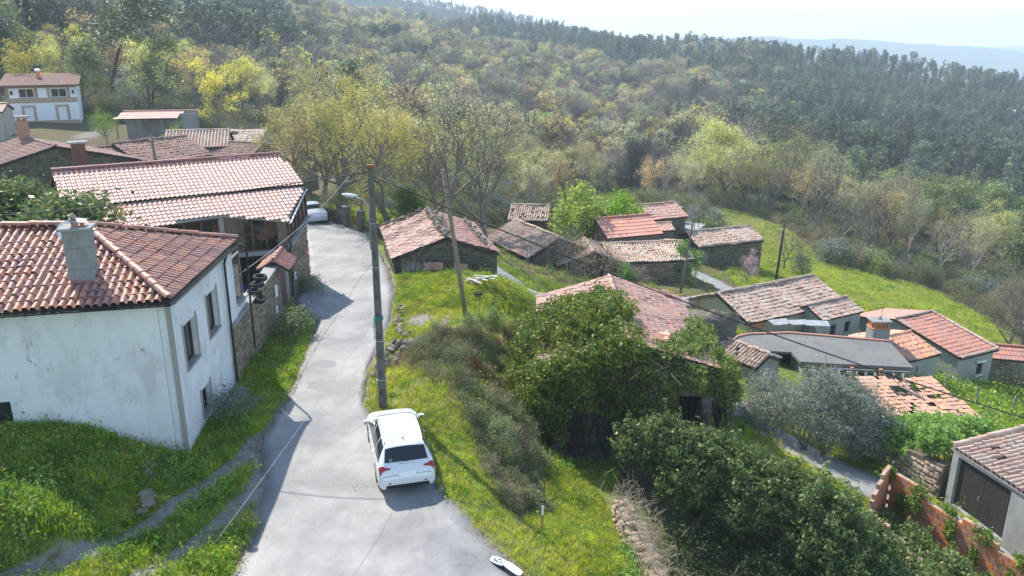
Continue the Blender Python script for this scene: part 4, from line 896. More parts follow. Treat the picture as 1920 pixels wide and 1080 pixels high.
wall(H3, A, B, -12, [(0, -7.75), (3.8, -7.75)], 'render_grey', .3, [(2.2, 2.85, -9.6, -8.5)]); window(H3, A, B, 2.2, 2.85, -9.6, -8.5, 'wood_dark', sill='white_paint')
wbuild(MB().box(Vector(q3(.45, -5.33, -8.42)), (.95, .22, .12), .447), 'lintel', 'white_paint', H3)
wall(H3, tuple(Vector(B) + Vector((-.0, .31))), C, -12, [(0, -7.72), (5.2, -6.7), (8.9, -7.6)], 'render_grey', .3); wall(H3, C, D, -12, [(0, -7.6), (3.8, -7.6)], 'render_grey', .3)
wall(H3, D, tuple(Vector(A) + Vector((-.13, .31))), -12, [(0, -7.6), (3.8, -6.5), (8.9, -7.7)], 'render_grey', .3)
# low roof between chimney and flat roof
LT = gable_house('link_roof', 'narrow orange tile roof squeezed between the flat concrete roof and the red tiled house', (25.9, 50.0), .45, 3.0, 5.0, -8.4, 2.4, .7, 'tile_orange', 'render_grey', .24, .4, 'barrel', .15, 0, '', sag=.04, jit=.03)
# corrugated red shed right edge
RS = gable_house('red_sheet_shed', 'rubble shed with dark red sheet roof beyond the red tiled house', (39.5, 56.0), -.25, 9, 3.4, -11.2, 2.1, .5, 'tile_red', 'mortar', .25, .6, 'flat', .15, 0, 'S', 'stone_brown', sag=0, jit=.004)
# broken orange roof
BR = thing('broken_roof_shed', 'ruined shed with orange tile roof full of holes above the leafy bank', 'shed', (21, 38.5, -6))
roof_plane(BR, [(19.2, 35.9, -4.75), (24.0, 36.4, -4.75), (23.3, 40.4, -4.15), (19.0, 40.4, -4.15)], .225, .35, 'tile_orange', 'flat', 200, .08, .035, holes=[(2.0, 3.1, .45, .5), (3.0, 3.2, .25, .35), (3.55, 2.3, .3, .25), (3.0, 1.5, .3, .25), (1.4, 1.7, .22, .12), (.5, .25, .6, .25), (1.9, .1, .5, .15)], miss=.03)
for a, b in (((19.3, 36.2), (23.8, 36.7)), ((23.8, 36.7), (23.1, 40.2)), ((23.1, 40.2), (19.2, 40.2)), ((19.2, 40.2), (19.3, 36.2))):
    L_ = math.hypot(b[0] - a[0], b[1] - a[1]); wl = wall(BR, a, b, -8, [(0, -4.95), (L_, -4.95)], 'mortar', .35); rubble(wl, a, b, -6.5, lambda u: -5.0, .36, .24, 'stone_wall')
wbuild(MB().box((21.4, 38.8, -4.3), (.1, 1.4, .08), .6, .15), 'fallen_rafter', 'wood_grey', BR)
# small pale tile lean-to by the lane, left of the olive tree
SL = gable_house('lane_shed', 'small grey shed with broken pale tiles beside the lane, left of the olive tree', (13.2, 42.7), -.95, 4.2, 2.4, -5.2, 1.6, .55, 'tile_worn', 'render_grey', .22, .36, 'barrel', .12, 0, '', sag=.08, jit=.05, miss=.03)
# garage with plank doors, bottom right
GA = thing('garage', 'rendered garage with dark double plank doors and worn tile roof, bottom right', 'garage', (20, 26, -4.3))
A, B = (17.75, 28.35), (18.92, 23.2)      # door front, seen from the lane side
dA = Vector((B[0] - A[0], B[1] - A[1])); LA = dA.length; dA.normalize()
wl = wall(GA, A, B, -5.5, [(0, -2.02), (LA, -1.92)], 'render_grey', .3, [(.3, 2.9, -4.28, -2.16)])
g1 = plank_door(GA, A, B, .34, 1.6, -4.22, -2.2, 'wood_dark', 11, .14); g2 = plank_door(GA, A, B, 1.62, 2.86, -4.22, -2.2, 'wood_dark', 11, .14)
oo = Vector((dA.y, -dA.x)); oo = -oo if oo.x > 0 else oo; pz = Vector(A) + dA * 1.61 + oo * .0
wbuild(MB().tube([(pz.x - .0, pz.y, -3.2), (pz.x - .06, pz.y, -3.2), (pz.x - .06, pz.y - .02, -3.35)], .02, 5), 'latch', 'metal_grey', g2, level=2)
wall(GA, tuple(Vector(A) + Vector((5.1, 1.1))), tuple(Vector(A) + Vector((.32, .07))), -5.5, [(0, -1.6), (5.3, -2.05)], 'render_grey', .3); wall(GA, tuple(Vector(B) + Vector((.32, .07))), tuple(Vector(B) + Vector((5.1, 1.1))), -5.5, [(0, -2.05), (5.3, -1.6)], 'render_grey', .3)
rk = roof_plane(GA, [(17.70, 28.5, -1.96), (18.88, 22.8, -1.86), (22.8, 23.6, -1.35), (21.5, 29.3, -1.45)], .23, .36, 'tile_worn', 'barrel', 220, .04, .03, miss=.01, deck='wood_grey')
roof_plane(GA, [(26.6, 24.6, -2.0), (25.3, 30.3, -2.0), (21.5, 29.3, -1.43), (22.8, 23.6, -1.33)], .25, .4, 'tile_worn', 'barrel', 0)
caps(rk, (21.5, 29.25, -1.38), (22.8, 23.6, -1.28), .25, .4, 'tile_worn', 0); caps(rk, (17.75, 28.45, -1.88), (21.5, 29.25, -1.38), .24, .38, 'tile_worn', 14)
GR = patch('garage_ramp', [(17.6, 28.2), (16.9, 27.2), (17.3, 25.2), (18.0, 24.2), (18.7, 24.0), (18.2, 26)], 'lane_concrete', .03)
# retaining wall of rubble below the leafy bank
RW = thing('retaining_wall', 'rubble retaining wall between the lane and the garage, under trailing creeper', 'wall', (17.6, 30.5, -4))
wl = wall(RW, (16.0, 33.4), (17.6, 28.6), -5.5, [(0, -3.9), (2.5, -3.2), (5.1, -2.9)], 'mortar', .5); rubble(wl, (16.0, 33.4), (17.6, 28.6), -4.6, lambda u: -3.95 + u * .2, .28, .2, 'clay_stone', n_ind=60)
# ================================================================== ruined orange hollow-brick walls
def brick_wall(name, label, A, B, z0, ztop, th=.16, bw=.31, bh=.21):
    T = thing(name, label, 'wall', (A[0], A[1], z0)); a = Vector((A[0], A[1], 0)); d = Vector((B[0] - A[0], B[1] - A[1], 0)); L = d.length; d.normalize(); rz = math.atan2(d.y, d.x)
    mo = MB(); me = new_mesh('brick', *(lambda m: (m.V, m.F))(MB().bbox((0, 0, 0), (bw - .018, th, bh - .018), .008)), 'brick_orange'); z = z0; j = 0
    while z < max(ztop(0), ztop(L), ztop(L / 2)):
        x = -(bw / 2 if j % 2 else 0)
        while x < L:
            c = x + bw / 2
            if c > 0 and c < L and z + bh * .5 < ztop(c):
                p = a + d * c; o = link('brick', me, T, (p.x - A[0], p.y - A[1], z + bh / 2 - z0), (random.gauss(0, .01), random.gauss(0, .01), rz + random.gauss(0, .012)))
                mo.box((p.x - A[0], p.y - A[1], z + bh / 2 - z0), (bw + .004, th * .8, bh + .004), rz)
            x += bw
        z += bh; j += 1
    mo.build('mortar_joint', 'clay_stone', T); return T
brick_wall('brick_ruin_wall', 'long ruined wall of orange hollow bricks with trailing ivy, beside the lane bottom right', (14.95, 27.6), (17.6, 21.4), -5.2, lambda u: -2.55 + .12 * math.sin(u * 2.1) - .09 * u)
brick_wall('brick_ruin_end', 'short stepped stub of orange hollow bricks at the ruin by the laurel hedge', (13.55, 26.0), (14.85, 27.55), -5.2, lambda u: -2.75 + .25 * (u > .6) + .25 * (u > 1.1))
brick_wall('brick_ruin_pier', 'broken cross wall of orange brick in shade behind the laurel hedge', (13.5, 25.9), (14.4, 23.6), -5.2, lambda u: -3.2 - .25 * u)
# rough stone wall at the edge of the lower grass, nearest the camera
SW = thing('field_wall', 'crumbling dry-stone wall along the right edge of the lower grass', 'wall', (4, 20, -1.6))
pl = smooth_pl(resample([(3.7, 23.2), (3.95, 22), (4.1, 20.6), (4.25, 18.7), (4.4, 16.5)], 60), 3); mes = [new_mesh('stone', *[(STONES[k][0] * [1, 1, 1] + [0, .5, 0]) * [1, 1, 1], STONES[k][1]], 'clay_stone') for k in range(5)]
for i in range(60):
    for lv in range(5):
        for side in (-1, 1):
            if lv > 3 and random.random() < .45: continue
            x, y = pl[i]; link('stone', random.choice(mes), SW, (x + side * .13 + random.gauss(0, .03) - 4, y + random.gauss(0, .03) - 20, -.25 - 1.05 + lv * .17 + random.gauss(0, .015) + 1.6 - .55), (random.gauss(0, .1), random.gauss(0, .1), random.uniform(-.3, .3) + (1.57 if side > 0 else -1.57)), (random.uniform(.16, .3), random.uniform(.22, .34), random.uniform(.12, .2)))
for i in range(10):
    pass
# ================================================================== upper village, left
vg = 'roofs of the upper village behind the long barn'
L1 = gable_house('stone_farmhouse', 'big dark stone house with shallow brown tile roof behind the long barn, far left', (-37.2, 62.5), 2.356, 9.0, 13.0, .2, 4.3, 1.7, 'tile_brown', 'mortar', .25, .45, 'roman', .25, 0, 'WS', 'stone_dark', (.42, .28), sag=.05, jit=.02, group=None, found=2)
g = L1[1]; p = g(2.6, .2)
c_ = wbuild(MB().bbox((p[0], p[1], 6.6), (.75, .75, 2.2), .02, .7), 'chimney', 'tile_brown', L1[0]); wbuild(MB().box((p[0], p[1], 7.95), (1.0, .9, .16), .7), 'cap_slab', 'concrete', c_, level=2)
for k in range(4): wbuild(MB().box((p[0] + .28 * math.cos(.7 + k * 1.57 + .78), p[1] + .28 * math.sin(.7 + k * 1.57 + .78), 7.78), (.14, .14, .2), .7), 'brick', 'brick_orange', c_, level=2)
CM = thing('maroon_chimney', 'maroon chimney stack with flat grey slab rising just behind the long barn ridge', 'chimney', (-27.6, 50.6, 5)); MB().bbox((0, 0, .9), (.75, .75, 3.2), .02, .6).build('stack', 'door_maroon', CM); MB().bbox((0, 0, 2.56), (1.15, 1.0, .12), .02, .6).build('cap_slab', 'concrete', CM)
WH = thing('white_villa', 'white two-storey villa with stone trim and low brown roof on the slope, top left', 'house', (-64, 111, 3))
yaw = .42; gv = house_frame((-65.2, 113.2), yaw, 9.4, 8.0)
ax = [gv(-4.2, -3.6), gv(4.2, -3.6), gv(4.2, 3.6), gv(-4.2, 3.6)]; zb = 2.6
def hol(l): return [(a, b, zb + c, zb + d) for a, b, c, d in l]
ops = [(1.5, 3.3, 3.9, 5.1), (5.3, 7.2, 3.9, 5.1), (1.9, 2.9, .9, 2.6), (5.9, 6.9, .9, 2.6)]
wall(WH, ax[0], ax[1], zb - 3, [(0, zb + 5.6), (8.4, zb + 5.6)], 'render_clean', .3, hol(ops)); wall(WH, ax[3], tuple(np.array(ax[0]) + np.array([-.12, .28])), zb - 3, [(0, zb + 6.6), (6.9, zb + 5.6)], 'render_clean', .3)
wall(WH, tuple(np.array(ax[1]) + np.array([-.12, .28])), ax[2], zb - 3, [(0, zb + 5.6), (6.9, zb + 6.6)], 'render_clean', .3); wall(WH, ax[2], ax[3], zb - 3, [(0, zb + 6.6), (8.4, zb + 6.6)], 'render_clean', .3)
for i, (a, b, c, d) in enumerate(ops):
    if i < 2: window(WH, ax[0], ax[1], a, b, zb + c, zb + d, 'white_paint', nv=2, depth=.1, sill='granite')
    else: window(WH, ax[0], ax[1], a, b, zb + c, zb + d, 'white_paint', 'white_plastic', nv=1, depth=.08, sill=None, name='door')
def band(u0, u1, z0, z1, nm='stone_trim'):
    a, b = Vector(ax[0]), Vector(ax[1]); d = (b - a).normalized(); o_ = Vector((d.y, -d.x)); m = a + d * (u0 + u1) / 2 + o_ * .02; wbuild(MB().box((m.x, m.y, zb + (z0 + z1) / 2), (u1 - u0, .05, z1 - z0), yaw), nm, 'clay_stone', WH)
for q in ((0.002, 8.398, 3.2, 3.85), (.0, 8.4, 5.15, 5.55), (0.001, .4, 3.852, 5.148), (3.35, 3.75, 3.852, 5.148), (4.85, 5.25, 3.852, 5.148), (7.25, 7.6, 3.852, 5.148), (1.55, 1.88, .9, 2.9), (2.92, 3.25, .9, 2.9), (1.882, 2.918, 2.62, 2.9), (5.55, 5.88, .9, 2.9), (6.92, 7.25, .9, 2.9), (5.882, 6.918, 2.62, 2.9), (0.003, 8.397, -1., .85)): band(*q)
a, b = Vector(ax[3]), Vector(ax[0]); d = (b - a).normalized(); o_ = Vector((d.y, -d.x))
for u0, u1, z0, z1 in ((.0, 6.9, 3.0, 3.8), (5.8, 6.9, 3.81, 5.5), (.5, 4.5, 5.3, 5.8)): m = a + d * (u0 + u1) / 2 + o_ * .03; wbuild(MB().box((m.x, m.y, zb + (z0 + z1) / 2), (u1 - u0, .05, z1 - z0), math.atan2(d.y, d.x)), 'stone_trim', 'clay_stone', WH)
roof_plane(WH, [gv(-4.9, -4.2) + (zb + 5.5,), gv(4.7, -4.2) + (zb + 5.5,), gv(4.7, 4.2) + (zb + 6.75,), gv(-4.9, 4.2) + (zb + 6.75,)], .3, .5, 'tile_brown', 'roman', 0, 0, .004)
wbuild(MB().box(gv(-.1, -4.25) + (zb + 5.42,), (9.6, .08, .2), yaw), 'fascia', 'door_maroon', WH)
p = gv(-.5, 1.); c_ = wbuild(MB().tube([p + (zb + 6,), p + (zb + 7.2,)], .28, 10), 'chimney', 'brick_orange', WH); wbuild(MB().tube([p + (zb + 7.2,), p + (zb + 7.45,), p + (zb + 7.55,)], [.4, .4, .1], 10), 'cowl', 'white_plastic', c_, level=2)
for u in (.7, 8.0):
    d = (Vector(ax[1]) - Vector(ax[0])).normalized(); m = Vector(ax[0]) + d * u + Vector((d.y, -d.x)) * .16; wbuild(MB().tube([(m.x, m.y, zb + 4.3), (m.x, m.y, zb + 4.4), (m.x, m.y, zb + 4.75), (m.x, m.y, zb + 4.85)], [.06, .12, .15, .05], 6), 'wall_lantern', 'black_plastic', WH)
wbuild(MB().slab([gv(-4.2, -6.4) + (zb - .9,), gv(4.0, -6.4) + (zb - .9,), gv(4.0, -3.62) + (zb + .1,), gv(-4.2, -3.62) + (zb + .1,)], (0, 0, 1), .08), 'porch_roof', 'tile_red', WH)
for x in (-4, 0, 3.9): wbuild(MB().box(gv(x, -6.3) + (zb - 1.95,), (.2, .2, 2.0), yaw), 'porch_post', 'concrete', WH)
OR = gable_house('red_roof_annex', 'annex with bright red roof left of the white villa', (-66, 98.5), .3, 8, 5, 3.2, 2.4, .8, 'tile_red', 'render_cream', .3, .5, 'roman', .2, 0, '', sag=0, jit=.005)
SH = thing('open_shed', 'open-fronted shed with pale sheet roof on the slope behind the village', 'shed', (-47, 105, 2))
gs = house_frame((-47.2, 106.5), .2, 9, 5)
roof_plane(SH, [gs(-4.6, -2.6) + (4.2,), gs(3.2, -2.6) + (4.2,), gs(3.6, 1.2) + (4.9,), gs(-4.0, 1.2) + (4.9,)], .35, .8, 'tile_pale', 'flat', 0, 0, .003)
for x in (-4.3, -1.5, 1.2, 3.0): wbuild(MB().box(gs(x, -2.4) + (2.9,), (.14, .14, 2.6), .2), 'post', 'wood_grey', SH)
wall(SH, gs(-4, 1.0), gs(5.2, 1.0), 0, [(0, 4.85), (9.2, 4.85)], 'render_grey', .25); wall(SH, gs(3.4, -1.2), gs(5.2, -1.2), 0, [(0, 4.7), (1.8, 4.7)], 'render_grey', .25); wbuild(MB().box(gs(.6, 1.0) + (4.98,), (9.6, .4, .1), .2), 'ridge_cap', 'tile_red', SH)
V1 = gable_house('village_house', 'low house with dark-coursed brown roof left of the wooden post in the upper village', (-38.2, 71.5), .62, 6.4, 7.0, .2, 3.0, 1.3, 'tile_brown', 'mortar', .25, .5, 'roman', .2, 0, 'W', 'stone_dark', sag=.06, jit=.02, group=vg)
V2 = gable_house('village_house', 'dark brown stone house with broken gable roof beside the wooden post', (-34.2, 75.5), .98, 7.5, 8.0, .0, 3.3, 1.5, 'tile_brown', 'mortar', .25, .5, 'roman', .2, 0, 'WS', 'stone_brown', sag=.06, jit=.03, group=vg)
V3 = gable_house('village_house', 'house with ribbed grey-pink roof at the middle of the upper village', (-33.5, 85.5), .25, 6.5, 7.0, -.2, 3.4, 1.4, 'tile_worn', 'render_cream', .32, .5, 'barrel', .2, 0, '', sag=.02, jit=.01, group=vg)
V5 = gable_house('village_house', 'house with plain brown roof slope right of the ribbed grey-pink roof', (-28.5, 83.5), -.35, 6.2, 6.5, -.5, 2.8, 1.3, 'tile_brown', 'mortar', .26, .5, 'roman', .2, 0, 'S', 'stone_brown', sag=.02, jit=.02, group=vg)
V4 = thing('holed_roof_house', 'stone house with a black hole in its pale tile roof, upper village', 'house', (-31.5, 94, -1)); gq = house_frame((-31.9, 94.3), -.02, 5.6, 5)
roof_plane(V4, [gq(-2.9, -2.4) + (2.6,), gq(2.9, -2.4) + (2.6,), gq(2.9, .4) + (3.8,), gq(-2.9, .4) + (3.8,)], .26, .42, 'tile_worn', 'flat', 0, .05, .03, holes=[(2.2, 2.2, .42, .55)])
wall(V4, gq(-2.7, -2.1), gq(2.7, -2.1), -3, [(0, 2.55), (5.4, 2.55)], 'stone_brown', .3, [(1.8, 2.5, 1.1, 2.1), (3.6, 4.2, .9, 2.1)]); wall(V4, gq(2.7, -1.79), gq(2.7, 2.4), -3, [(0, 2.7), (2.2, 3.7), (4.2, 3.4)], 'render_grey', .3); wall(V4, gq(2.7, 2.4), gq(-2.7, 2.4), -3, [(0, 3.3), (5.4, 3.3)], 'stone_brown', .3); wall(V4, gq(-2.7, 2.4), gq(-2.7, -1.79), -3, [(0, 3.4), (2, 3.7), (4.2, 2.7)], 'stone_brown', .3)
V6 = gable_house('village_house', 'small brown roof at the right end of the upper village beyond the barn ridge', (-26.0, 91), -.3, 5.5, 5.5, -1.4, 2.6, 1.2, 'tile_brown', 'mortar', .26, .5, 'roman', .2, 0, '', sag=.02, jit=.02, group=vg)
RB_ = thing('ruined_wall', 'roofless ruin with pale stones along its broken wall top, behind the long barn', 'ruin', (-33, 68, 1))
for a, b in (((-35.5, 66.3), (-30.8, 67.5)), ((-35.5, 66.3), (-34.5, 69.5))):
    L_ = math.hypot(b[0] - a[0], b[1] - a[1]); wl = wall(RB_, a, b, -1, [(0, 3.3), (L_ * .5, 3.7), (L_, 3.0)], 'mortar', .5); rubble(wl, a, b, .5, lambda u: 3.2, .4, .26, 'stone_dark')
    loose_stones(wl, line_pts(a + (3.45,), b + (3.2,), 16, .12), .4, 'clay_stone', 'stone')
# far hillside houses
def far_house(label, x, y, L, W, h, r, yaw=.2, tm='tile_orange', wm='render_clean'):
    zb = h1(x, y); T = thing('hillside_house', label, 'house', (x, y, zb)); gf = house_frame((x, y), yaw, L, W); P = lambda a, b, z: gf(a, b) + (zb + z,)
    for s, (a, b) in {'S': ((-L / 2, -W / 2), (L / 2, -W / 2)), 'E': ((L / 2, -W / 2), (L / 2, W / 2)), 'N': ((L / 2, W / 2), (-L / 2, W / 2)), 'W': ((-L / 2, W / 2), (-L / 2, -W / 2))}.items():
        n = max(2, int((L if s in 'SN' else W) / 3)); ln = L if s in 'SN' else W; hs = [(ln * (k + .5) / n - .5, ln * (k + .5) / n + .5, zb + z0, zb + z0 + 1.4) for k in range(n) for z0 in ([1.0] if h < 4 else [1., 3.9])]
        wall(T, gf(*a), gf(*b), zb - 3, [(0, zb + h), (ln / 2, zb + h + (r if s in 'EW' else 0)), (ln, zb + h)], wm, .3, hs)
        if s in 'SW':
            for q in hs: window(T, gf(*a), gf(*b), *q, 'white_paint', nv=1, depth=.1, sill=None)
    e = .4
    for s in (-1, 1): wbuild(MB().slab([P(-L / 2 - e, s * (W / 2 + e), h - r * .1), P(L / 2 + e, s * (W / 2 + e), h - r * .1), P(L / 2 + e, 0, h + r), P(-L / 2 - e, 0, h + r)][::s], (0, 0, 1), -.15), 'roof', tm, T)
    return T
far_house('white house with orange roof in a clearing on the far hillside', 53, 540, 16, 9, 6.5, 2.5, .15)
far_house('small dark stone outbuilding right of the far orange-roofed house', 72, 545, 9, 6, 3.6, 1.6, .1, 'tile_brown', 'stone_brown')
far_house('white house at the very top of the left hillside', -128, 640, 14, 9, 7, 2.4, -.1)
far_house('pale house under the ridge left of centre, half hidden by trees', -74, 700, 22, 9, 5, 2, .1, 'tile_brown', 'render_cream')
far_house('lonely white building in the dark eucalyptus wood on the right', 276, 448, 9, 6, 9, 1.2, .9, 'render_clean')
# ================================================================== cars
def hermite(xs, ys, x):
    xs = np.asarray(xs, float); ys = np.asarray(ys, float); d = np.diff(ys) / np.diff(xs); m = np.zeros(len(xs)); m[0], m[-1] = d[0], d[-1]
    for i in range(1, len(xs) - 1): m[i] = 0 if d[i - 1] * d[i] <= 0 else 2 * d[i - 1] * d[i] / (d[i - 1] + d[i])
    k = np.clip(np.searchsorted(xs, x) - 1, 0, len(xs) - 2); h = xs[k + 1] - xs[k]; t = (x - xs[k]) / h
    return (2 * t**3 - 3 * t**2 + 1) * ys[k] + (t**3 - 2 * t**2 + t) * h * m[k] + (-2 * t**3 + 3 * t**2) * ys[k + 1] + (t**3 - t**2) * h * m[k + 1]
#       y      w    zb   zs   ws   wt   zt
ESTATE = [(-2.36, .72, .40, .58, .68, .62, .60), (-2.33, .80, .30, .66, .77, .70, .69), (-2.27, .86, .25, .80, .82, .74, .84), (-2.20, .885, .23, .90, .835, .72, .96), (-2.08, .895, .22, .95, .845, .69, 1.10), (-1.9, .90, .21, .96, .855, .655, 1.29), (-1.76, .905, .21, .97, .86, .63, 1.425), (-1.62, .905, .21, .97, .865, .635, 1.45), (-1.2, .905, .2, .97, .87, .645, 1.475), (-.5, .905, .2, .96, .87, .65, 1.495), (.15, .905, .2, .95, .87, .64, 1.485), (.5, .905, .2, .94, .87, .62, 1.42), (1.2, .90, .2, .93, .86, .70, 1.06), (1.35, .90, .2, .92, .85, .74, .99), (1.9, .885, .21, .84, .80, .66, .90), (2.2, .83, .24, .70, .72, .56, .76), (2.35, .68, .32, .52, .58, .46, .56)]
SEDAN = [(-2.3, .70, .40, .60, .66, .60, .62), (-2.27, .80, .30, .74, .78, .70, .78), (-2.2, .84, .26, .88, .81, .70, .93), (-1.9, .86, .22, .92, .83, .70, .98), (-1.5, .87, .21, .93, .84, .68, 1.01), (-1.3, .87, .2, .93, .84, .66, 1.07), (-.8, .875, .2, .93, .845, .60, 1.36), (-.5, .875, .2, .93, .845, .60, 1.40), (.2, .875, .2, .92, .845, .60, 1.41), (.5, .875, .2, .91, .84, .60, 1.35), (1.15, .87, .2, .90, .83, .68, 1.02), (1.35, .865, .2, .88, .82, .70, .95), (1.9, .84, .21, .80, .77, .62, .86), (2.2, .78, .24, .66, .68, .5, .72), (2.3, .64, .32, .5, .55, .42, .54)]
def make_car(name, label, loc, heading, st, paint, glass, rails=True, plate=True, group=None, detail=True):
    T = thing(name, label, 'car', loc, heading, group); st = np.array(st); ys = st[:, 0]
    def ring(y):
        w_, zb, zs, ws, wt, zt = (hermite(ys, st[:, i], y) for i in range(1, 7))
        px = np.stack([w_ * .90, w_ * .985, w_, w_ * .99, ws, ws + (wt - ws) * .45, wt, wt * .88, wt * .45, 0 * w_], -1)
        g_ = np.maximum(zt - zs, .03)
        pz = np.stack([zb, zb + .1, zb + (zs - zb) * .45, zs - (zs - zb) * .2, zs, zs + g_ * .5, zt - g_ * .11, zt - g_ * .025, zt + .012, zt + .02], -1)
        return px, pz
    def S(y, s, side=1):
        y = np.asarray(y, float); s = np.asarray(s, float); px, pz = ring(y.ravel()); s_ = s.ravel(); k = np.clip(s_.astype(int), 0, 8); t = s_ - k
        i = np.arange(len(s_)); f = lambda a: (lambda p0, p1, p2, p3: .5 * (2 * p1 + (p2 - p0) * t + (2 * p0 - 5 * p1 + 4 * p2 - p3) * t**2 + (3 * p1 - p0 - 3 * p2 + p3) * t**3))(a[i, np.maximum(k - 1, 0)], a[i, k], a[i, k + 1], a[i, np.minimum(k + 2, 9)])
        return np.stack([side * f(px), y.ravel(), f(pz)], -1).reshape(y.shape + (3,))
    def patch_(pn, y0, y1, s0, s1, mat, off=.006, parent=T, both=False, sides=(1, -1), y0b=None, y1b=None, ny_=8, ns=8):
        """surface patch; y limits may slant between s0 and s1"""
        out = None
        sets = [(1, -1)] if both else [(q,) for q in sides]
        for qs in sets:
            V = []; F = []
            for q in qs:
                ss = np.linspace(s0, s1, ns); f = (ss - s0) / (s1 - s0); a = y0 + ((y0b if y0b is not None else y0) - y0) * f; b = y1 + ((y1b if y1b is not None else y1) - y1) * f
                tt = np.linspace(0, 1, ny_)[:, None]; yy = a[None] * (1 - tt) + b[None] * tt; sg = np.repeat(ss[None], ny_, 0); P = S(yy, sg, q)
                du = np.gradient(P, axis=0); dv = np.gradient(P, axis=1); nn = np.cross(du, dv) * q; nn /= np.linalg.norm(nn, axis=2, keepdims=True) + 1e-9
                c0 = P - np.array([0, 0, .7]); sgn = np.sign((nn * c0).sum(-1, keepdims=True)); P = P + nn * sgn * off; n0 = len(V); V += [tuple(p) for p in P.reshape(-1, 3)]
                for i in range(ny_ - 1):
                    for j in range(ns - 1): F.append(tuple(n0 + a_ for a_ in ((i * ns + j, (i + 1) * ns + j, (i + 1) * ns + j + 1, i * ns + j + 1))))
            out = MB().add(V, F).build(pn, mat, parent, True)
        return out
    yy = np.concatenate([np.linspace(a, b, 4, endpoint=False) for a, b in zip(ys[:-1], ys[1:])] + [[ys[-1]]]); ss = np.linspace(0, 9, 28); V = []; F = []
    Yg, Sg = np.meshgrid(yy, ss, indexing='ij'); Pr = S(Yg, Sg, 1); Pl_ = S(Yg, Sg, -1)[:, ::-1]; G = np.concatenate([Pr, Pl_[:, 1:]], 1); nr, nc = G.shape[:2]
    V = G.reshape(-1, 3); F = [(i * nc + j, i * nc + j + 1, (i + 1) * nc + j + 1, (i + 1) * nc + j) for i in range(nr - 1) for j in range(nc - 1)] + [tuple(range(nc - 1, -1, -1)), tuple(range((nr - 1) * nc, nr * nc))] + [(i * nc, (i + 1) * nc, (i + 1) * nc + nc - 1, i * nc + nc - 1) for i in range(nr - 1)]
    body = MB().add(V, F).build('body', paint, T, True)
    if st is not None and rails:
        patch_('rear_window', -2.1, -1.80, 6.25, 9, 'glass_car', .008, both=True, y0b=-2.13, y1b=-1.79, ny_=8)
        patch_('windscreen', .56, 1.2, 6.3, 9, 'glass_car', .008, both=True)
        patch_('side_window', -.02, .95, 4.12, 6.0, 'glass_car', .007, y1b=.42); patch_('side_window', -.98, -.1, 4.12, 6.05, 'glass_car', .007); patch_('side_window', -1.86, -1.06, 4.15, 6.0, 'glass_car', .007, y0b=-1.66)
        patch_('window_trim', -1.95, 1.0, 4.0, 4.13, 'chrome', .008)
        patch_('tail_lamp', -2.285, -2.10, 3.55, 7.45, 'lamp_red', .012, y0b=-2.243, y1b=-2.218, ns=16, ny_=6)
        patch_('lamp_edge', -2.298, -2.287, 3.6, 7.2, 'lamp_clear', .010, y0b=-2.252, y1b=-2.245, ns=14, ny_=2)
        patch_('tailgate_seam', -2.325, -2.320, 4.5, 9, 'metal_dark', .003, both=True, ny_=2)
        for yd in (-1.04, -.06, .98): patch_('door_seam', yd - .005, yd + .005, .7, 4.1, 'metal_dark', .002, ny_=2)
        patch_('sill_seam', -.98, .9, .55, .62, 'metal_dark', .002, ns=2)
        patch_('bumper_seam', -2.30, -1.75, 2.55, 2.60, 'metal_dark', .003, ns=2)
        patch_('roof_spoiler', -1.80, -1.66, 6.3, 9, paint, .022, both=True)
        for sx in (-1, 1):
            pts = [S(np.array([y]), np.array([6.62]), sx)[0] + np.array([0, 0, h_]) for y, h_ in ((-1.62, .0), (-1.5, .045), (-.6, .05), (.2, .045), (.36, .0))]; MB().tube(pts, [.012, .02, .02, .02, .012], 6).build('roof_rail', 'metal_grey', T, True)
            m = MB().add(*(lambda V_, F_: (V_, F_))([(sx * (.94 + a * .11), 1.0 + b * .07 - abs(a) * .0, 1.0 + c * .075) for a in (-1, 1) for b in (-1, 1) for c in (-1, 1)], [(0, 1, 3, 2), (4, 6, 7, 5), (0, 4, 5, 1), (2, 3, 7, 6), (0, 2, 6, 4), (1, 5, 7, 3)])).build('wing_mirror', paint, T, False); bv = m.modifiers.new('b', 'BEVEL'); bv.width = .04; bv.segments = 3
            MB().box((sx * .95, .923, 1.0), (.17, .006, .11)).build('mirror_glass', 'chrome', m); MB().box((sx * .87, 1.0, .95), (.1, .08, .05)).build('mirror_arm', 'black_plastic', m)
            for y in (-.75, .2): MB().bbox((sx * .912, y, .83), (.03, .2, .035), .01).build('door_handle', paint, T)
        if plate: MB().box((0, -2.335, .735), (.52, .014, .2), 0, -.38).build('number_plate', 'white_paint', T)
        MB().tube([(-.05, -2.125, 1.075), (-.33, -2.12, 1.10)], .012, 5).build('wiper', 'metal_dark', T); MB().box((0, -2.16, 1.02), (.5, .03, .025)).build('tailgate_handle', 'chrome', T)
        MB().tube([(0, -1.35, 1.49), (0, -1.42, 1.55)], [.03, .012], 6).build('roof_aerial', 'black_plastic', T); MB().tube([(-.48, -2.092, 1.135), (-.48, -2.1, 1.14)], .06, 10).build('sticker', 'leaf_bluegrey', T)
        MB().bbox((0, -2.335, .36), (1.35, .06, .16), .03).build('bumper_lower', 'black_plastic', T)
        for sx in (-1, 1): MB().box((sx * .62, -2.352, .47), (.2, .012, .05), sx * .1).build('reflector', 'lamp_red', T)
    elif detail:
        patch_('rear_window', -1.26, -.82, 6.2, 9, 'glass_car', .008, both=True); patch_('windscreen', .54, 1.12, 6.3, 9, 'glass_car', .008, both=True)
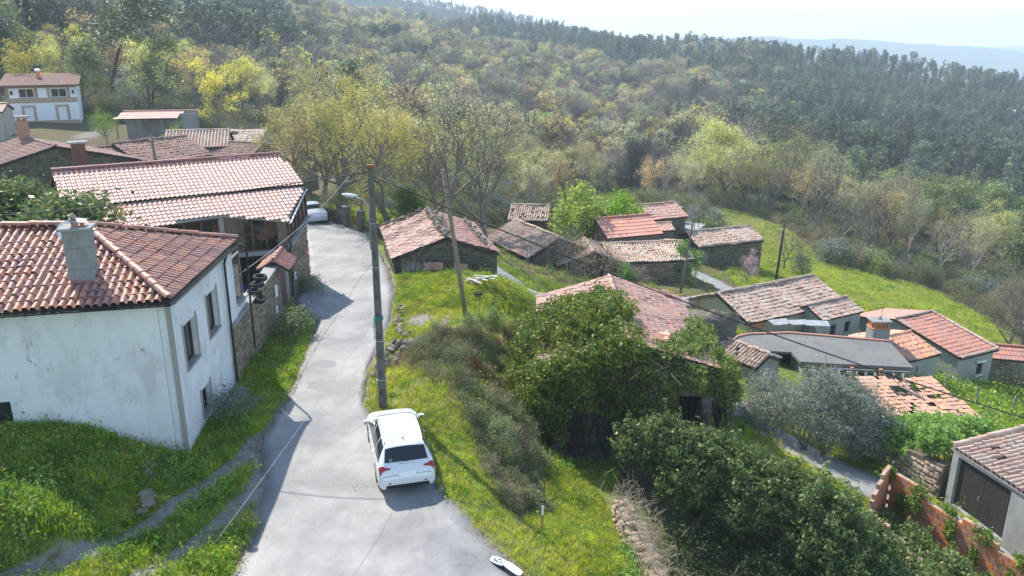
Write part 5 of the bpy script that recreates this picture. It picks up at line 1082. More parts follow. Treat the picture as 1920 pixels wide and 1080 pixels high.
        patch_('side_window', -.0, .9, 4.15, 6., 'glass_car', .007, y1b=.42); patch_('side_window', -.95, -.08, 4.15, 6., 'glass_car', .007, y0b=-.75)
        patch_('tail_lamp', -2.275, -2.05, 3.2, 4.1, 'lamp_red', .012); patch_('bumper_trim', -2.28, -2.0, 1.9, 2.2, 'black_plastic', .012); MB().box((0, -2.262, .80), (.5, .012, .14), 0, -.2).build('number_plate', 'white_paint', T)
        for sx in (-1, 1): MB().bbox((sx * .93, .95, .97), (.18, .12, .13), .03).build('wing_mirror', paint, T)
    for sx in (-1, 1):
        for y in (-1.33, 1.42):
            wh = MB(); prof = [(.2, -.09), (.29, -.11), (.315, -.08), (.315, .08), (.29, .11), (.2, .09)]; n = 20; k = 6; V = [(z_, r_ * math.cos(2 * PI * i / n), r_ * math.sin(2 * PI * i / n)) for i in range(n) for r_, z_ in prof]
            wq = wh.add(V, [(i * k + j, ((i + 1) % n) * k + j, ((i + 1) % n) * k + (j + 1) % k, i * k + (j + 1) % k) for i in range(n) for j in range(k)]).build('wheel', 'rubber', T, True); wq.location = (sx * .80, y, .315)
            rim_ = MB().tube([(sx * .02, 0, 0), (sx * .085, 0, 0)], [.2, .17], 14)
            for a in range(5): rim_.box((sx * .09, .1 * math.cos(a * 1.257), .1 * math.sin(a * 1.257)), (.02, .16, .045), 0, a * 1.257)
            rim_.build('rim', 'metal_grey', wq)
            V = []; F = []; c0 = np.array([y, .315])
            for i in range(13): a = PI * i / 12; V += [(sx * .908, y + .37 * math.cos(a), .30 + .37 * math.sin(a)), (sx * .908, y + .30 * math.cos(a), .30 + .30 * math.sin(a))]
            MB().add(V, [(2 * i, 2 * i + 1, 2 * i + 3, 2 * i + 2) for i in range(12)]).build('wheel_arch', 'black_plastic', T)
    return T
make_car('estate_car', 'white estate car with roof rails parked half on the grass verge', (-3.85, 23.98, float(hnat(-3.85, 23.98))), R(15), ESTATE, 'car_white', 'glass_car')
make_car('saloon_car', 'silver saloon car half hidden behind the long barn', (-16.3, 63.0, float(hnat(-16.3, 63.))), R(26), SEDAN, 'car_silver', 'glass_car', rails=False)
make_car('dark_car', 'dark car parked in the shade right of the white villa', (-54.5, 117.5, h1(-54.5, 117.5)), R(-60), SEDAN, 'car_dark', 'glass_car', rails=False)
# ================================================================== poles, lamp, cables
def concrete_pole(name, label, base, H, b=.31, t_=.18, d=.22):
    T = thing(name, label, 'utility pole', base); n = 12
    for s in (-1, 1):
        V = []
        for z, w_ in ((-.5, b), (H, t_)):
            x0, x1 = s * w_ / 2, s * (w_ / 2 - .07)
            for x, y in ((x0, -d / 2 * w_ / b), (x1, -d / 2 * w_ / b), (x1, d / 2 * w_ / b), (x0, d / 2 * w_ / b)): V.append((x, y, z))
        MB().add(V, [(0, 1, 2, 3), (4, 7, 6, 5), (0, 4, 5, 1), (1, 5, 6, 2), (2, 6, 7, 3), (3, 7, 4, 0)]).build('flange', 'concrete_pole', T)
    MB().add([(-b / 2 + .06, -.03, -.5), (b / 2 - .06, -.03, -.5), (t_ / 2 - .06, -.03, H), (-t_ / 2 + .06, -.03, H), (-b / 2 + .06, .03, -.5), (b / 2 - .06, .03, -.5), (t_ / 2 - .06, .03, H), (-t_ / 2 + .06, .03, H)], [(0, 1, 2, 3), (7, 6, 5, 4), (0, 4, 5, 1), (2, 6, 7, 3)]).build('web', 'concrete_pole', T)
    for k in range(n):
        z = H * (k + .4) / n; w_ = b + (t_ - b) * z / H; MB().box((0, 0, z), (w_ - .13, d * w_ / b * .96, H / n * .66)).build('rib', 'concrete_pole', T)
    return T
CP = concrete_pole('concrete_pole', 'tall concrete utility pole with street lamp right behind the white car', (-5.03, 28.05, 0), 9.35)
MB().bbox((0, 0, 9.4), (.26, .22, .14), .02).build('cap', 'rust', CP)
for z in (7.35, 5.7, 2.8, 1.2): MB().box((0, 0, z), (.2 + .14 * (1 - z / 9.4) + .02, .26, .03)).build('band', 'metal_grey', CP)
MB().tube([(-.13, 0, 6.35), (-.13, -.02, 7.5), (-.16, -.03, 8.0), (-.3, -.05, 8.22), (-.62, -.08, 8.32)], [.03, .03, .028, .026, .024], 8).build('lamp_arm', 'metal_grey', CP, True)
V = []; F = []; n = 12; sh_ = [(-.02, .02, .02), (.08, .07, .05), (.25, .11, .075), (.45, .12, .08), (.6, .09, .05), (.66, .02, .02)]
for x, w_, h_ in sh_:
    for k in range(n): a = 2 * PI * k / n; V.append((-x, w_ * math.cos(a), (h_ if math.sin(a) > 0 else h_ * .55) * math.sin(a)))
for i in range(len(sh_) - 1):
    for k in range(n): F.append((i * n + k, i * n + (k + 1) % n, (i + 1) * n + (k + 1) % n, (i + 1) * n + k))
lh = MB().add(V, F).build('lamp_head', 'white_plastic', CP, True); lh.location = (-.5, -.08, 8.36); lh.rotation_euler = (0, .12, .05); lh.scale = (.85, .8, .8)
MB().bbox((-.33, 0, -.07), (.4, .16, .05), .02).build('lamp_glass', 'lamp_clear', lh)
cm = MB()
for k in range(4): z = 3.62 + k * .04; w_ = .165; cm.tube([(-w_, -.125, z), (w_, -.125, z + .03), (w_, .125, z), (-w_, .125, z + .02), (-w_, -.125, z)], .014, 5)
cm.tube([(-.15, -.14, 3.62), (-.17, -.15, 3.3), (-.15, -.15, 3.0), (-.17, -.14, 2.85)], .02, 5).build('teal_cord', 'teal_cord', CP)
for z in (8.9, 8.75, 8.6): MB().tube([(-.1, -.1, z), (-.22, -.14, z - .05)], .03, 6).build('insulator', 'metal_dark', CP)
MB().tube([(.1, 0, 8.95), (.35, .05, 8.7), (.42, .05, 8.2), (.3, .0, 7.8), (.5, .02, 7.55), (.6, .05, 7.75)], .018, 5).build('cable_loop', 'cable', CP, True)
def round_pole(name, label, a, b, r0=.12, r1=.08, mat='wood_pole', arm=False):
    T = thing(name, label, 'utility pole', a); v = Vector(b) - Vector(a); MB().tube([-v.normalized() * .5, v * .33, v * .66, v], [r0, r0 * .67 + r1 * .33, r0 * .33 + r1 * .67, r1], 10).build('shaft', mat, T, True)
    MB().tube([v, v + v.normalized() * .03], [r1 * 1.1, r1 * .8], 10).build('cap', 'metal_dark', T)
    for k_ in (.9, .84): MB().box(v * k_ + Vector((0, -r1 * 1.2, 0)), (r1 * 2.4, .05, .05)).build('clamp', 'metal_dark', T)
    if arm:
        MB().tube([v * .93, v * .93 + Vector((-.1, -.25, 0))], .035, 6).build('insulator', 'white_plastic', T); MB().tube([v * .96 + Vector((-.3, 0, 0)), v * .96 + Vector((.3, 0, 0))], .02, 5).build('crossarm', 'metal_dark', T)
    return T
round_pole('wooden_pole', 'leaning wooden pole standing in the grass plot before the stone barn', (-2.36, 38.65, -.2), (-3.25, 37.2, 7.85), .13, .09)
round_pole('lamp_post', 'slim grey post with white insulator beside the mossy stone house', (14.12, 63.2, -6.7), (14.95, 63.5, .45), .11, .08, 'concrete_pole', True)
round_pole('meadow_pole', 'dark pole standing beside the pink blossoming tree', (25.7, 73.7, -9.2), (25.95, 73.6, -2.9), .13, .1, 'wood_dark', True)
round_pole('gate_pole', 'thin pole with lamp bracket behind the low wall by the field gate', (-11.3, 58.9, 0), (-11.6, 58.9, 6.0), .13, .09, 'wood_pole', True)
round_pole('village_pole', 'weathered wooden pole among the roofs of the upper village', (-29.6, 66, 1), (-29.9, 66.2, 6.3), .14, .1, 'wood_pole', True)
def cable(label, a, b, sag, r=.02, mat='cable', n=24):
    a, b = Vector(a), Vector(b); pts = [a.lerp(b, t_) - Vector((0, 0, sag * 4 * t_ * (1 - t_))) for t_ in np.linspace(0, 1, n)]
    o = MB().tube([p - a for p in pts], r, 6).build('cable', mat, None, True); o.location = a; return tag(o, label, 'cable')
cable('thick twisted cable sloping from the concrete pole down to the lower right', (-4.93, 28.05, 9.05), (22.4, 25.6, -.5), .5, .024)
cable('black cable from the concrete pole crossing the long barn roof to the left', (-5.1, 28.05, 9.2), (-26.1, 30.0, 6.85), .3, .022)
cable('thin service wire from the white house corner up to the pole by the gate', (-11.6, 32.1, 4.2), (-11.5, 58.9, 4.9), .5, .014, 'cable_pale')
cable('thin pale stay wire running from the concrete pole towards the near left', (-5.15, 28.0, 3.7), (-6.6, 15.0, 3.0), .1, .006, 'cable_pale')
cable('black wire from the lamp post across the hamlet roofs to the meadow pole', (14.9, 63.5, .2), (25.9, 73.6, -3.1), .6, .012)
cable('wire from the leaning wooden pole to the lamp post', (-3.2, 37.3, 7.6), (14.9, 63.5, .3), 1.0, .011)
cable('pale wire across the upper village roofs', (-29.9, 66.2, 6.1), (-70, 60, 8.0), .8, .02, 'cable_pale')
cable('stay wire from the leaning pole to the door of the stone barn', (-3.1, 37.4, 6.2), (-6.6, 44.5, .0), .1, .008, 'cable_pale')
# ================================================================== small things
def rock_mesh(k, sub=1):
    import bmesh
    bm = bmesh.new(); bmesh.ops.create_icosphere(bm, subdivisions=sub, radius=.5); r = np.random.default_rng(90 + k)
    for v in bm.verts: v.co *= 1 + r.normal(0, .22); v.co.z *= .72
    me = bpy.data.meshes.new('stone'); bm.to_mesh(me); bm.free(); return me
def pile(name, label, pts, size, mat, cat='stone pile'):
    T = thing(name, label, cat, (pts[0][0], pts[0][1], h1(pts[0][0], pts[0][1]))); ms = []
    for k in range(6): me = rock_mesh(k, 1); me.materials.append(M[mat]); ms.append(me)
    for x, y, dz in pts: link('stone', random.choice(ms), T, (x - T.location.x, y - T.location.y, h1(x, y) - T.location.z + dz), (random.uniform(-.4, .4), random.uniform(-.4, .4), random.uniform(0, 6)), tuple(size * random.uniform(.6, 1.4) for _ in range(3)))
    return T
pts = [(x + random.gauss(0, .1), y, random.choice((.02, .08, .15))) for (x, y) in resample([(-6.05, 40.2), (-5.75, 37.8), (-5.4, 35.9)], 42)]
pile('rubble_row', 'row of pale broken stones and tiles along the road edge of the grass plot', pts + [(-5.15, 35.75, .15), (-4.95, 35.8, .2), (-5.2, 35.6, .1)], .27, 'clay_stone')
pts = [(-4.6 + random.gauss(0, .75), 33.0 + random.gauss(0, .45), random.uniform(-.02, .22)) for _ in range(40)]
pile('mossy_rocks', 'heap of dark mossy boulders above the bramble bank', pts, .42, 'rock_moss')
pile('mossy_rocks', 'small group of grey rocks on the road verge beyond the concrete pole', [(-5.6 + random.gauss(0, .15), 31.4 + random.gauss(0, .4), .1) for _ in range(7)], .4, 'rock_moss')
B_ = thing('boulder', 'big rounded dark boulder behind the roof of the ivy house', 'boulder', (11.9, 44.6, -3.2)); me = rock_mesh(3, 3); me.materials.append(M['rock_moss']); me.polygons.foreach_set('use_smooth', np.ones(len(me.polygons), bool)); link('rock', me, B_, (0, 0, .5), (0, 0, .3), (3.2, 2.3, 2.6))
pile('house_rubble', 'rubble of stones and white litter at the foot of the white house corner', [(-11.4 + random.gauss(0, .35), 22.9 + random.gauss(0, .5), .05) for _ in range(16)], .32, 'rock_moss')
S_ = thing('stone_slab', 'long broken grey stone slab lying in the shaded grass', 'stone slab', (-11.05, 20.95, h1(-11.05, 20.95) + .12)); MB().bbox((0, 0, 0), (.38, .95, .14), .03, .5).build('slab', 'stone_wall', S_); MB().bbox((.12, -.65, -.03), (.3, .25, .12), .03, .2).build('chip', 'stone_wall', S_)
# stacked roof tiles by the barn door
for k, (x, n_) in enumerate(((-5.0, 4), (-4.55, 5), (-3.2, 6))):
    y = 46.0 - (x + 5) * .05; T = thing('tile_stack', ('orange roof tiles leaning against the barn wall, nearest its door', 'tumbled orange roof tiles in the middle of the barn wall', 'orange roof tiles stacked upright near the wooden pole')[k], 'roof tiles', (x, y + .1, h1(x, y))); Vt, Ft = tile_geo('flat', .26, .42); me = new_mesh('tile', Vt, Ft, 'tile_orange')
    for i in range(n_ * 2): link('tile', me, T, (i % n_ * .12 - .2, -.02 * i, .2 + .03 * (i // n_)), (1.25 + random.gauss(0, .08), 0, random.gauss(0, .35)))
tyre('car_wheel', 'old car wheel lying flat in the grass plot', (-2.0, 42.0, h1(-2, 42) + .1), (.05, .0, 0), .34, .2, inner='grey_sheet')
PL = thing('plank_heap', 'heap of white boards lying in the grass behind the leaning pole', 'planks', (-2.1, 43.3, h1(-2.1, 43.3)))
for i in range(9): MB().bbox((random.uniform(-.7, .8), random.uniform(-.3, .4), .08 + i * .025), (random.uniform(.9, 1.6), .13, .03), .006, random.uniform(-.9, .6)).build('plank', 'wood_pale', PL)
# open drone case
CS = thing('hard_case', 'white hard-shell case with black edge lying half open on the road edge', 'case', (-.2, 18.5, float(hnat(-.2, 18.5))), R(-34))
def shell(w_, l, h_, z0, n=28, p=3.2): return [(w_ * abs(math.cos(a)) ** (2 / p) * (1 if math.cos(a) > 0 else -1), l * abs(math.sin(a)) ** (2 / p) * (1 if math.sin(a) > 0 else -1)) for a in np.linspace(0, 2 * PI, n, endpoint=False)]
o_ = MB().prism(shell(.24, .125, 0, 0), .0, .12).build('base', 'black_plastic', CS); o_.location = (-.22, 0, 0); o_ = MB().prism(shell(.24, .13, 0, 0), .121, .16).build('tray', 'white_plastic', CS); o_.location = (-.22, 0, 0)
o_ = MB().prism(shell(.29, .125, 0, 0), .0, .035).build('lid', 'white_plastic', CS); o_.location = (.27, 0, .085); o_.rotation_euler = (0, .26, 0); o_ = MB().prism(shell(.295, .132, 0, 0), -.04, -.002).build('lid_rim', 'black_plastic', CS); o_.location = (.27, 0, .085); o_.rotation_euler = (0, .26, 0)
for x, y, a, b in ((-.2, .05, .12, .04), (-.24, -.05, .1, .05), (-.1, -.05, .05, .05), (-.33, 0, .03, .16)): MB().box((x, y, .163), (a, b, .012)).build('compartment', 'black_plastic', CS)
MB().tube([(-.46, -.03, .1), (-.5, -.03, .1), (-.52, 0, .1), (-.5, .03, .1), (-.46, .03, .1)], .012, 5).build('handle', 'black_plastic', CS)
# stakes
for lab, x, y, h_, tp in (('thin metal stake with white tip at the near end of the lower grass', .9, 20.2, 1.05, True), ('thin dark stake standing farther up in the lower grass', 1.1, 23.6, .85, False)):
    T = thing('stake', lab, 'stake', (x, y, h1(x, y))); MB().tube([(0, 0, -.2), (0, 0, h_)], .018, 6).build('rod', 'rust', T)
    if tp: MB().tube([(0, 0, h_ - .3), (0, 0, h_)], .028, 6).build('sleeve', 'white_plastic', T)
# field gate, pillars, low wall behind the road bend
def low_wall(label, pl_, h_, mat='stone_dark'):
    T = thing('low_wall', label, 'wall', (pl_[0][0], pl_[0][1], h1(*pl_[0])))
    for a, b in zip(pl_[:-1], pl_[1:]):
        L_ = math.hypot(b[0] - a[0], b[1] - a[1]); z0, z1 = h1(*a), h1(*b); wl_ = wall(T, a, b, min(z0, z1) - .6, [(0, z0 + h_), (L_, z1 + h_)], 'mortar', .45); rubble(wl_, a, b, min(z0, z1), lambda u: z0 + (z1 - z0) * u / L_ + h_ - .04, .3, .2, mat)
    return T
low_wall('dark mossy stone wall between the silver car and the field gate', [(-16.4, 64.8), (-14.8, 62.7), (-13.2, 60.9)], 1.0); low_wall('low dark stone wall right of the field gate behind the stone barn', [(-11.0, 58.6), (-9.4, 56.4), (-8.0, 55.2)], .8)
GG = thing('field_gate', 'rusty barred metal gate between two stone pillars', 'gate', (-12.2, 59.7, 0)); dv = Vector((-1.9, 2.0, 0)).normalized()
for k in range(9): p = dv * (-.75 + k * .1875); MB().tube([p + Vector((0, 0, .08)), p + Vector((0, 0, 1.2 - .35 * (k > 4)))], .014, 5).build('bar', 'rust', GG)
for z in (.15, .8): MB().tube([dv * -.8 + Vector((0, 0, z)), dv * .8 + Vector((0, 0, z))], .018, 5).build('rail', 'rust', GG)
for lab, s in (('left stone pillar of the field gate', 1), ('right stone pillar of the field gate', -1)):
    T = thing('gate_pillar', lab, 'pillar', (-12.2 + dv.x * s * 1.05, 59.7 + dv.y * s * 1.05, 0)); MB().bbox((0, 0, .65), (.5, .5, 1.5), .06, .8).build('shaft', 'stone_dark', T); MB().bbox((0, 0, 1.44), (.56, .56, .1), .03, .8).build('cap', 'concrete', T)
# field fence posts
for k in range(13):
    x, y = -19 + k * 1.35, 73 - k * .2; o = round_pole('fence_post', 'thin wooden fence post in the field behind the bend', (x, y, h1(x, y)), (x + random.gauss(0, .04), y, h1(x, y) + 1.3), .05, .045, 'wood_grey'); o['group'] = 'fence posts in the field behind the bend'; o['category'] = 'fence post'
for k in range(9):
    x, y = 26 + k * 1.6, 47 - k * .9; o = round_pole('vine_post', 'leaning vine post in the garden below the red tiled house', (x, y, h1(x, y)), (x + random.gauss(0, .25), y + random.gauss(0, .1), h1(x, y) + 1.5), .06, .05, 'wood_grey'); o['group'] = 'vine posts below the red tiled house'; o['category'] = 'vine post'
# ================================================================== vegetation kit
def leaf_geo(P, size, rg, up=.25, asp=.5, nrm=None, fold=.0):
    """one small rhombic leaf at each point"""
    n = len(P); d = rg.normal(size=(n, 3)); d[:, 2] += up; d /= np.linalg.norm(d, axis=1, keepdims=True)
    k = rg.normal(size=(n, 3)) if nrm is None else nrm + rg.normal(0, .55, (n, 3)); s = np.cross(d, k); s /= np.linalg.norm(s, axis=1, keepdims=True) + 1e-9
    L = size * rg.uniform(.6, 1.4, (n, 1)); b = P - d * L * .5; tip = P + d * L * .5; mid = P + d * L * .02
    V = np.stack([b, mid + s * L * asp * .5, tip, mid - s * L * asp * .5], 1).reshape(-1, 3)
    return V, np.arange(n * 4).reshape(-1, 4)
def tube_geo(segs, n=4):
    """segs (m,8): p0, p1, r0, r1"""
    s = np.asarray(segs, float); p0, p1, r0, r1 = s[:, :3], s[:, 3:6], s[:, 6:7], s[:, 7:8]; d = p1 - p0; d /= np.linalg.norm(d, axis=1, keepdims=True) + 1e-9
    a = np.where(np.abs(d[:, 2:3]) < .9, np.array([[0, 0, 1.]]), np.array([[1., 0, 0]])); u = np.cross(d, a); u /= np.linalg.norm(u, axis=1, keepdims=True); v = np.cross(d, u); th = np.arange(n) * 2 * PI / n
    ring = u[:, None] * np.cos(th)[None, :, None] + v[:, None] * np.sin(th)[None, :, None]
    V = np.concatenate([p0[:, None] + ring * r0[:, None], p1[:, None] + ring * r1[:, None]], 1).reshape(-1, 3); m = len(s); b = (np.arange(m) * 2 * n)[:, None]; k = np.arange(n)
    F = np.stack([b + k, b + (k + 1) % n, b + n + (k + 1) % n, b + n + k], -1).reshape(-1, 4); return V, F
def grow(rg, H, trunk=.3, limbs=7, spread=.6, lev=3, r0=.14, up=.25, kids=4, bend=.12, wide=1.0, decay=.62, leader=1.0, twig=.006):
    """branch skeleton: returns segments and tips (point, level)"""
    segs = []; tips = []
    def br(p, d, L, r, l):
        n = 4 if l < 2 else 3; pts = [p]; q = p.copy(); dd = d.copy()
        for i in range(n):
            dd = dd + rg.normal(0, bend, 3) + np.array([0, 0, up * .18]); dd /= np.linalg.norm(dd); q = q + dd * L / n; pts.append(q.copy())
        rr = [max(r * (1 - .75 * i / n), twig) for i in range(n + 1)]
        for i in range(n): segs.append(np.r_[pts[i], pts[i + 1], rr[i], rr[i + 1]])
        if l >= lev: tips.append(pts[-1]); tips.append(pts[-2]); return
        k = limbs if l == 0 else kids
        for i in range(k):
            f = (trunk + (1 - trunk) * (i + rg.uniform(0, .9)) / k) if l == 0 else rg.uniform(.3, 1.); f = min(f, .999); j = int(f * n); pb = pts[j] + (pts[j + 1] - pts[j]) * (f * n - j); base = (pts[j + 1] - pts[j]); base /= np.linalg.norm(base)
            a = rg.uniform(0, 2 * PI) if l else i * 2.4 + rg.uniform(-.5, .5); side = np.cross(base, [math.cos(a), math.sin(a), .31]); side /= np.linalg.norm(side) + 1e-9
            sp_ = spread * rg.uniform(.7, 1.3); nd = base * (1 - sp_) + side * sp_ * wide + np.array([0, 0, up]); nd /= np.linalg.norm(nd)
            br(pb, nd, L * decay * rg.uniform(.7, 1.15) * ((1.15 - .55 * f) if l == 0 else 1), rr[j] * .62, l + 1)
        tips.append(pts[-1])
    br(np.zeros(3), np.array([rg.normal(0, .05), rg.normal(0, .05), 1.]), H * leader, r0, 0)
    return np.array(segs), np.array(tips)
def make_tree(key, seed, H, leaf, nleaf, lsize, cl, bark, tk=4, prune=True, asp=.55, lup=.2, **kw):
    rg = np.random.default_rng(seed); segs, tips = grow(rg, H, **kw); top = tips[:, 2].max(); f = H / top; segs[:, :6] *= f; tips *= f
    V, F = tube_geo(segs, tk); tm = new_mesh(key + '_trunk', V, F, bark, True); cmn = None
    if nleaf:
        i = rg.integers(0, len(tips), nleaf); P = tips[i] + rg.normal(0, cl, (nleaf, 3)) * [1, 1, .8]; V, F = leaf_geo(P, lsize, rg, lup, asp); cmn = new_mesh(key + '_crown', V, F, leaf)
    TREES[key] = (tm, cmn, H)
TREES = {}
# mid-distance kinds, three of each
for k in range(3):
    make_tree(f'budding{k}', 10 + k, 10, 'leaf_budding', 3000, .15, .26, 'twig_grey', 3, lev=3, limbs=9, kids=4, spread=.5, r0=.15, up=.3, decay=.55, twig=.012)
    make_tree(f'yellow{k}', 20 + k, 10, 'leaf_yellow', 4200, .16, .28, 'bark_grey', 3, lev=3, limbs=9, kids=4, spread=.52, r0=.16, up=.28, decay=.56, twig=.012)
    make_tree(f'ochre{k}', 30 + k, 9, 'leaf_ochre', 2800, .15, .26, 'bark_brown', 3, lev=3, limbs=8, kids=4, spread=.5, r0=.14, up=.3, decay=.55, twig=.012)
    make_tree(f'bare{k}', 40 + k, 9, 'leaf_dry', 150, .14, .4, 'twig_grey', 3, lev=4, limbs=8, kids=3, spread=.5, r0=.13, up=.25, decay=.6, twig=.011)
    make_tree(f'purple{k}', 50 + k, 8, None, 0, .1, .4, 'twig_purple', 3, lev=4, limbs=8, kids=3, spread=.5, r0=.12, up=.35, decay=.6, twig=.011)
    make_tree(f'pale{k}', 60 + k, 8, 'leaf_pale', 2600, .24, .5, 'bark_grey', 3, lev=3, limbs=8, kids=3, spread=.6, r0=.14, up=.2, decay=.55)
    make_tree(f'eucalypt{k}', 70 + k, 15, 'leaf_eucalypt', 3000, .42, .55, 'bark_pale', 4, lev=2, limbs=16, kids=4, spread=.5, r0=.17, up=.25, decay=.26, trunk=.35, asp=.45)
    make_tree(f'pine{k}', 80 + k, 13, 'leaf_pine', 2600, .4, .5, 'bark_brown', 4, lev=2, limbs=12, kids=4, spread=.75, r0=.18, up=.08, decay=.28, trunk=.5, asp=.35)
    make_tree(f'evergreen{k}', 90 + k, 9, 'leaf_evergreen', 5200, .34, .55, 'bark_brown', 4, lev=3, limbs=10, kids=3, spread=.6, r0=.16, up=.18, decay=.45, trunk=.15, asp=.5)
    make_tree(f'shrub{k}', 100 + k, 2.4, 'leaf_bramble', 900, .16, .22, 'twig_straw', 3, lev=2, limbs=10, kids=4, spread=.75, r0=.03, up=.2, decay=.75, trunk=.02)
    make_tree(f'twiggy{k}', 110 + k, 2.2, 'leaf_dry', 160, .10, .2, 'twig_straw', 3, lev=3, limbs=10, kids=4, spread=.7, r0=.03, up=.25, decay=.7, trunk=.02, twig=.007)
    make_tree(f'greenbush{k}', 120 + k, 2.4, 'leaf_evergreen', 1800, .17, .25, 'bark_brown', 3, lev=2, limbs=10, kids=5, spread=.75, r0=.04, up=.15, decay=.7, trunk=.02)
    make_tree(f'greybush{k}', 130 + k, 2.4, 'leaf_bluegrey', 1500, .16, .25, 'twig_grey', 3, lev=2, limbs=10, kids=5, spread=.7, r0=.04, up=.2, decay=.7, trunk=.02)
# big near trees
make_tree('plane0', 201, 12.5, 'leaf_yellow', 9500, .12, .22, 'bark_pale', 5, lev=4, limbs=8, kids=4, spread=.62, r0=.34, up=.22, decay=.62, trunk=.18, twig=.010, bend=.16)
make_tree('plane1', 204, 11.5, 'leaf_yellow', 7500, .12, .22, 'bark_grey', 5, lev=4, limbs=8, kids=4, spread=.58, r0=.3, up=.25, decay=.62, trunk=.2, twig=.010, bend=.16)
make_tree('bigbare0', 206, 11, 'leaf_budding', 2600, .10, .25, 'bark_grey', 4, lev=4, limbs=9, kids=4, spread=.5, r0=.26, up=.3, decay=.62, trunk=.15, twig=.009, bend=.14)
make_tree('bigyellow0', 208, 12, 'leaf_yellow', 9000, .2, .45, 'bark_grey', 4, lev=4, limbs=9, kids=4, spread=.55, r0=.28, up=.2, decay=.6, trunk=.12, twig=.011)
make_tree('bigochre0', 209, 12.5, 'leaf_ochre', 3000, .16, .4, 'bark_grey', 4, lev=4, limbs=9, kids=4, spread=.5, r0=.26, up=.25, decay=.6, trunk=.15, twig=.011)
make_tree('leafy0', 211, 5.5, 'leaf_fresh', 7000, .22, .34, 'bark_brown', 4, lev=3, limbs=11, kids=5, spread=.7, r0=.14, up=.15, decay=.62, trunk=.05)
make_tree('fig0', 212, 3.2, 'leaf_fresh', 2600, .2, .25, 'bark_grey', 4, lev=2, limbs=11, kids=5, spread=.7, r0=.08, up=.15, decay=.7, trunk=.03)
make_tree('willow0', 213, 4.2, 'leaf_fresh', 3500, .13, .25, 'twig_straw', 3, lev=3, limbs=12, kids=4, spread=.6, r0=.1, up=.25, decay=.65, trunk=.06, asp=.3)
make_tree('blossom0', 214, 2.9, 'blossom', 2400, .085, .13, 'blossom_bark', 4, lev=4, limbs=8, kids=3, spread=.65, r0=.07, up=.2, decay=.66, trunk=.15, twig=.007)
make_tree('cherry0', 217, 6, 'blossom_white', 1800, .12, .2, 'twig_grey', 4, lev=4, limbs=8, kids=3, spread=.6, r0=.1, up=.2, decay=.64, trunk=.15, twig=.009)
make_tree('orchard0', 215, 4.5, 'leaf_budding', 700, .09, .16, 'bark_grey', 4, lev=4, limbs=8, kids=4, spread=.7, r0=.11, up=.1, decay=.64, trunk=.2, twig=.008, bend=.2)
make_tree('olive0', 216, 5.2, 'leaf_olive', 200, .13, .24, 'bark_grey', 5, lev=4, limbs=11, kids=4, spread=.78, r0=.2, up=.05, decay=.68, trunk=.08, asp=.24, bend=.2)
make_tree('camellia0', 218, 4.0, 'leaf_laurel', 9000, .17, .3, 'bark_brown', 4, lev=3, limbs=11, kids=5, spread=.7, r0=.12, up=.12, decay=.55, trunk=.06, asp=.5)
make_tree('silverfir0', 219, 9, 'leaf_eucalypt', 5200, .3, .38, 'bark_pale', 4, lev=2, limbs=22, kids=5, spread=.6, r0=.16, up=.05, decay=.35, trunk=.1, asp=.3)
def plant(key, name, label, cat, x, y, H=None, rz=None, group=None, dz=0., wide=1.):
    tm, cmn, H0 = TREES[key]; s = (H or H0) / H0; T = thing(name, label, cat, (x, y, h1(x, y) - .1 + dz), rz if rz is not None else random.uniform(0, 6.28), group); T.scale = (s * wide, s * wide, s)
    link('trunk', tm, T)
    if cmn: link('crown', cmn, T)
    return T
# ------------------------------------------------------------------ trees one can tell apart
plant('plane0', 'plane_tree', 'spreading yellow-leaved tree with forked pale trunk right behind the field gate', 'tree', -14.6, 65.2, 12.5, 2.0)
plant('plane1', 'plane_tree', 'yellow-leaved tree with thick dark trunk left of the forked one, by the silver car', 'tree', -16.8, 67.8, 11.5, .5)
plant('plane1', 'plane_tree', 'yellowish tree with dark trunk right of the concrete pole, before the stone barn', 'tree', -9.8, 62.2, 11.2, 3.4)
plant('plane0', 'plane_tree', 'tall yellow-leaved tree behind the others at the bend', 'tree', -12.5, 74, 13, 4.4)
plant('plane1', 'plane_tree', 'leftmost yellow-leaved tree behind the ridge of the long barn', 'tree', -20.5, 73, 12, 1.1)
plant('plane0', 'plane_tree', 'yellow-topped tree farthest back in the stand behind the bend', 'tree', -17.5, 83, 12.5, 5.5)
plant('bigbare0', 'bare_tree', 'leafless grey tree behind the leaning wooden pole', 'tree', -5.8, 66.5, 12.5, .3)
plant('bigbare0', 'bare_tree', 'tall leafless tree right of the stone barn roof', 'tree', -2.4, 72, 13, 2.2)
plant('bigbare0', 'bare_tree', 'leafless tree between the stone barn and the upper wood', 'tree', -7.2, 75, 11, 4.2)
plant('camellia0', 'dark_shrub_tree', 'small dark evergreen tree directly behind the stone barn', 'tree', -8.3, 62.5, 3.4)
plant('leafy0', 'leafy_tree', 'bright green leafy tree in the middle of the hamlet roofs', 'tree', 8.0, 76.5, 7.6, 1.0, wide=1.05)
plant('leafy0', 'leafy_tree', 'yellower leafy tree leaning right of the bright green one', 'tree', 9.9, 78.0, 6.4, 3.0)
plant('fig0', 'fig_shrub', 'bright green shrub hanging over the end of the mossy stone house', 'shrub', 15.6, 68.2, 3.6, 1.)
plant('fig0', 'fig_shrub', 'small fresh green shrub at the eave of the brown gabled house', 'shrub', 10.0, 66.0, 1.6, 2.)
plant('blossom0', 'blossom_tree', 'small tree in pink blossom left of the dark meadow pole', 'tree', 22.6, 73.0, 3.2, .7)
plant('orchard0', 'orchard_tree', 'round-headed nearly bare orchard tree right of the dark meadow pole', 'tree', 31.5, 88.0, 5.4, 2.2)
plant('greenbush0', 'round_bush', 'rounded dark bush under the orchard tree in the meadow', 'bush', 33.0, 86.5, 2.4)
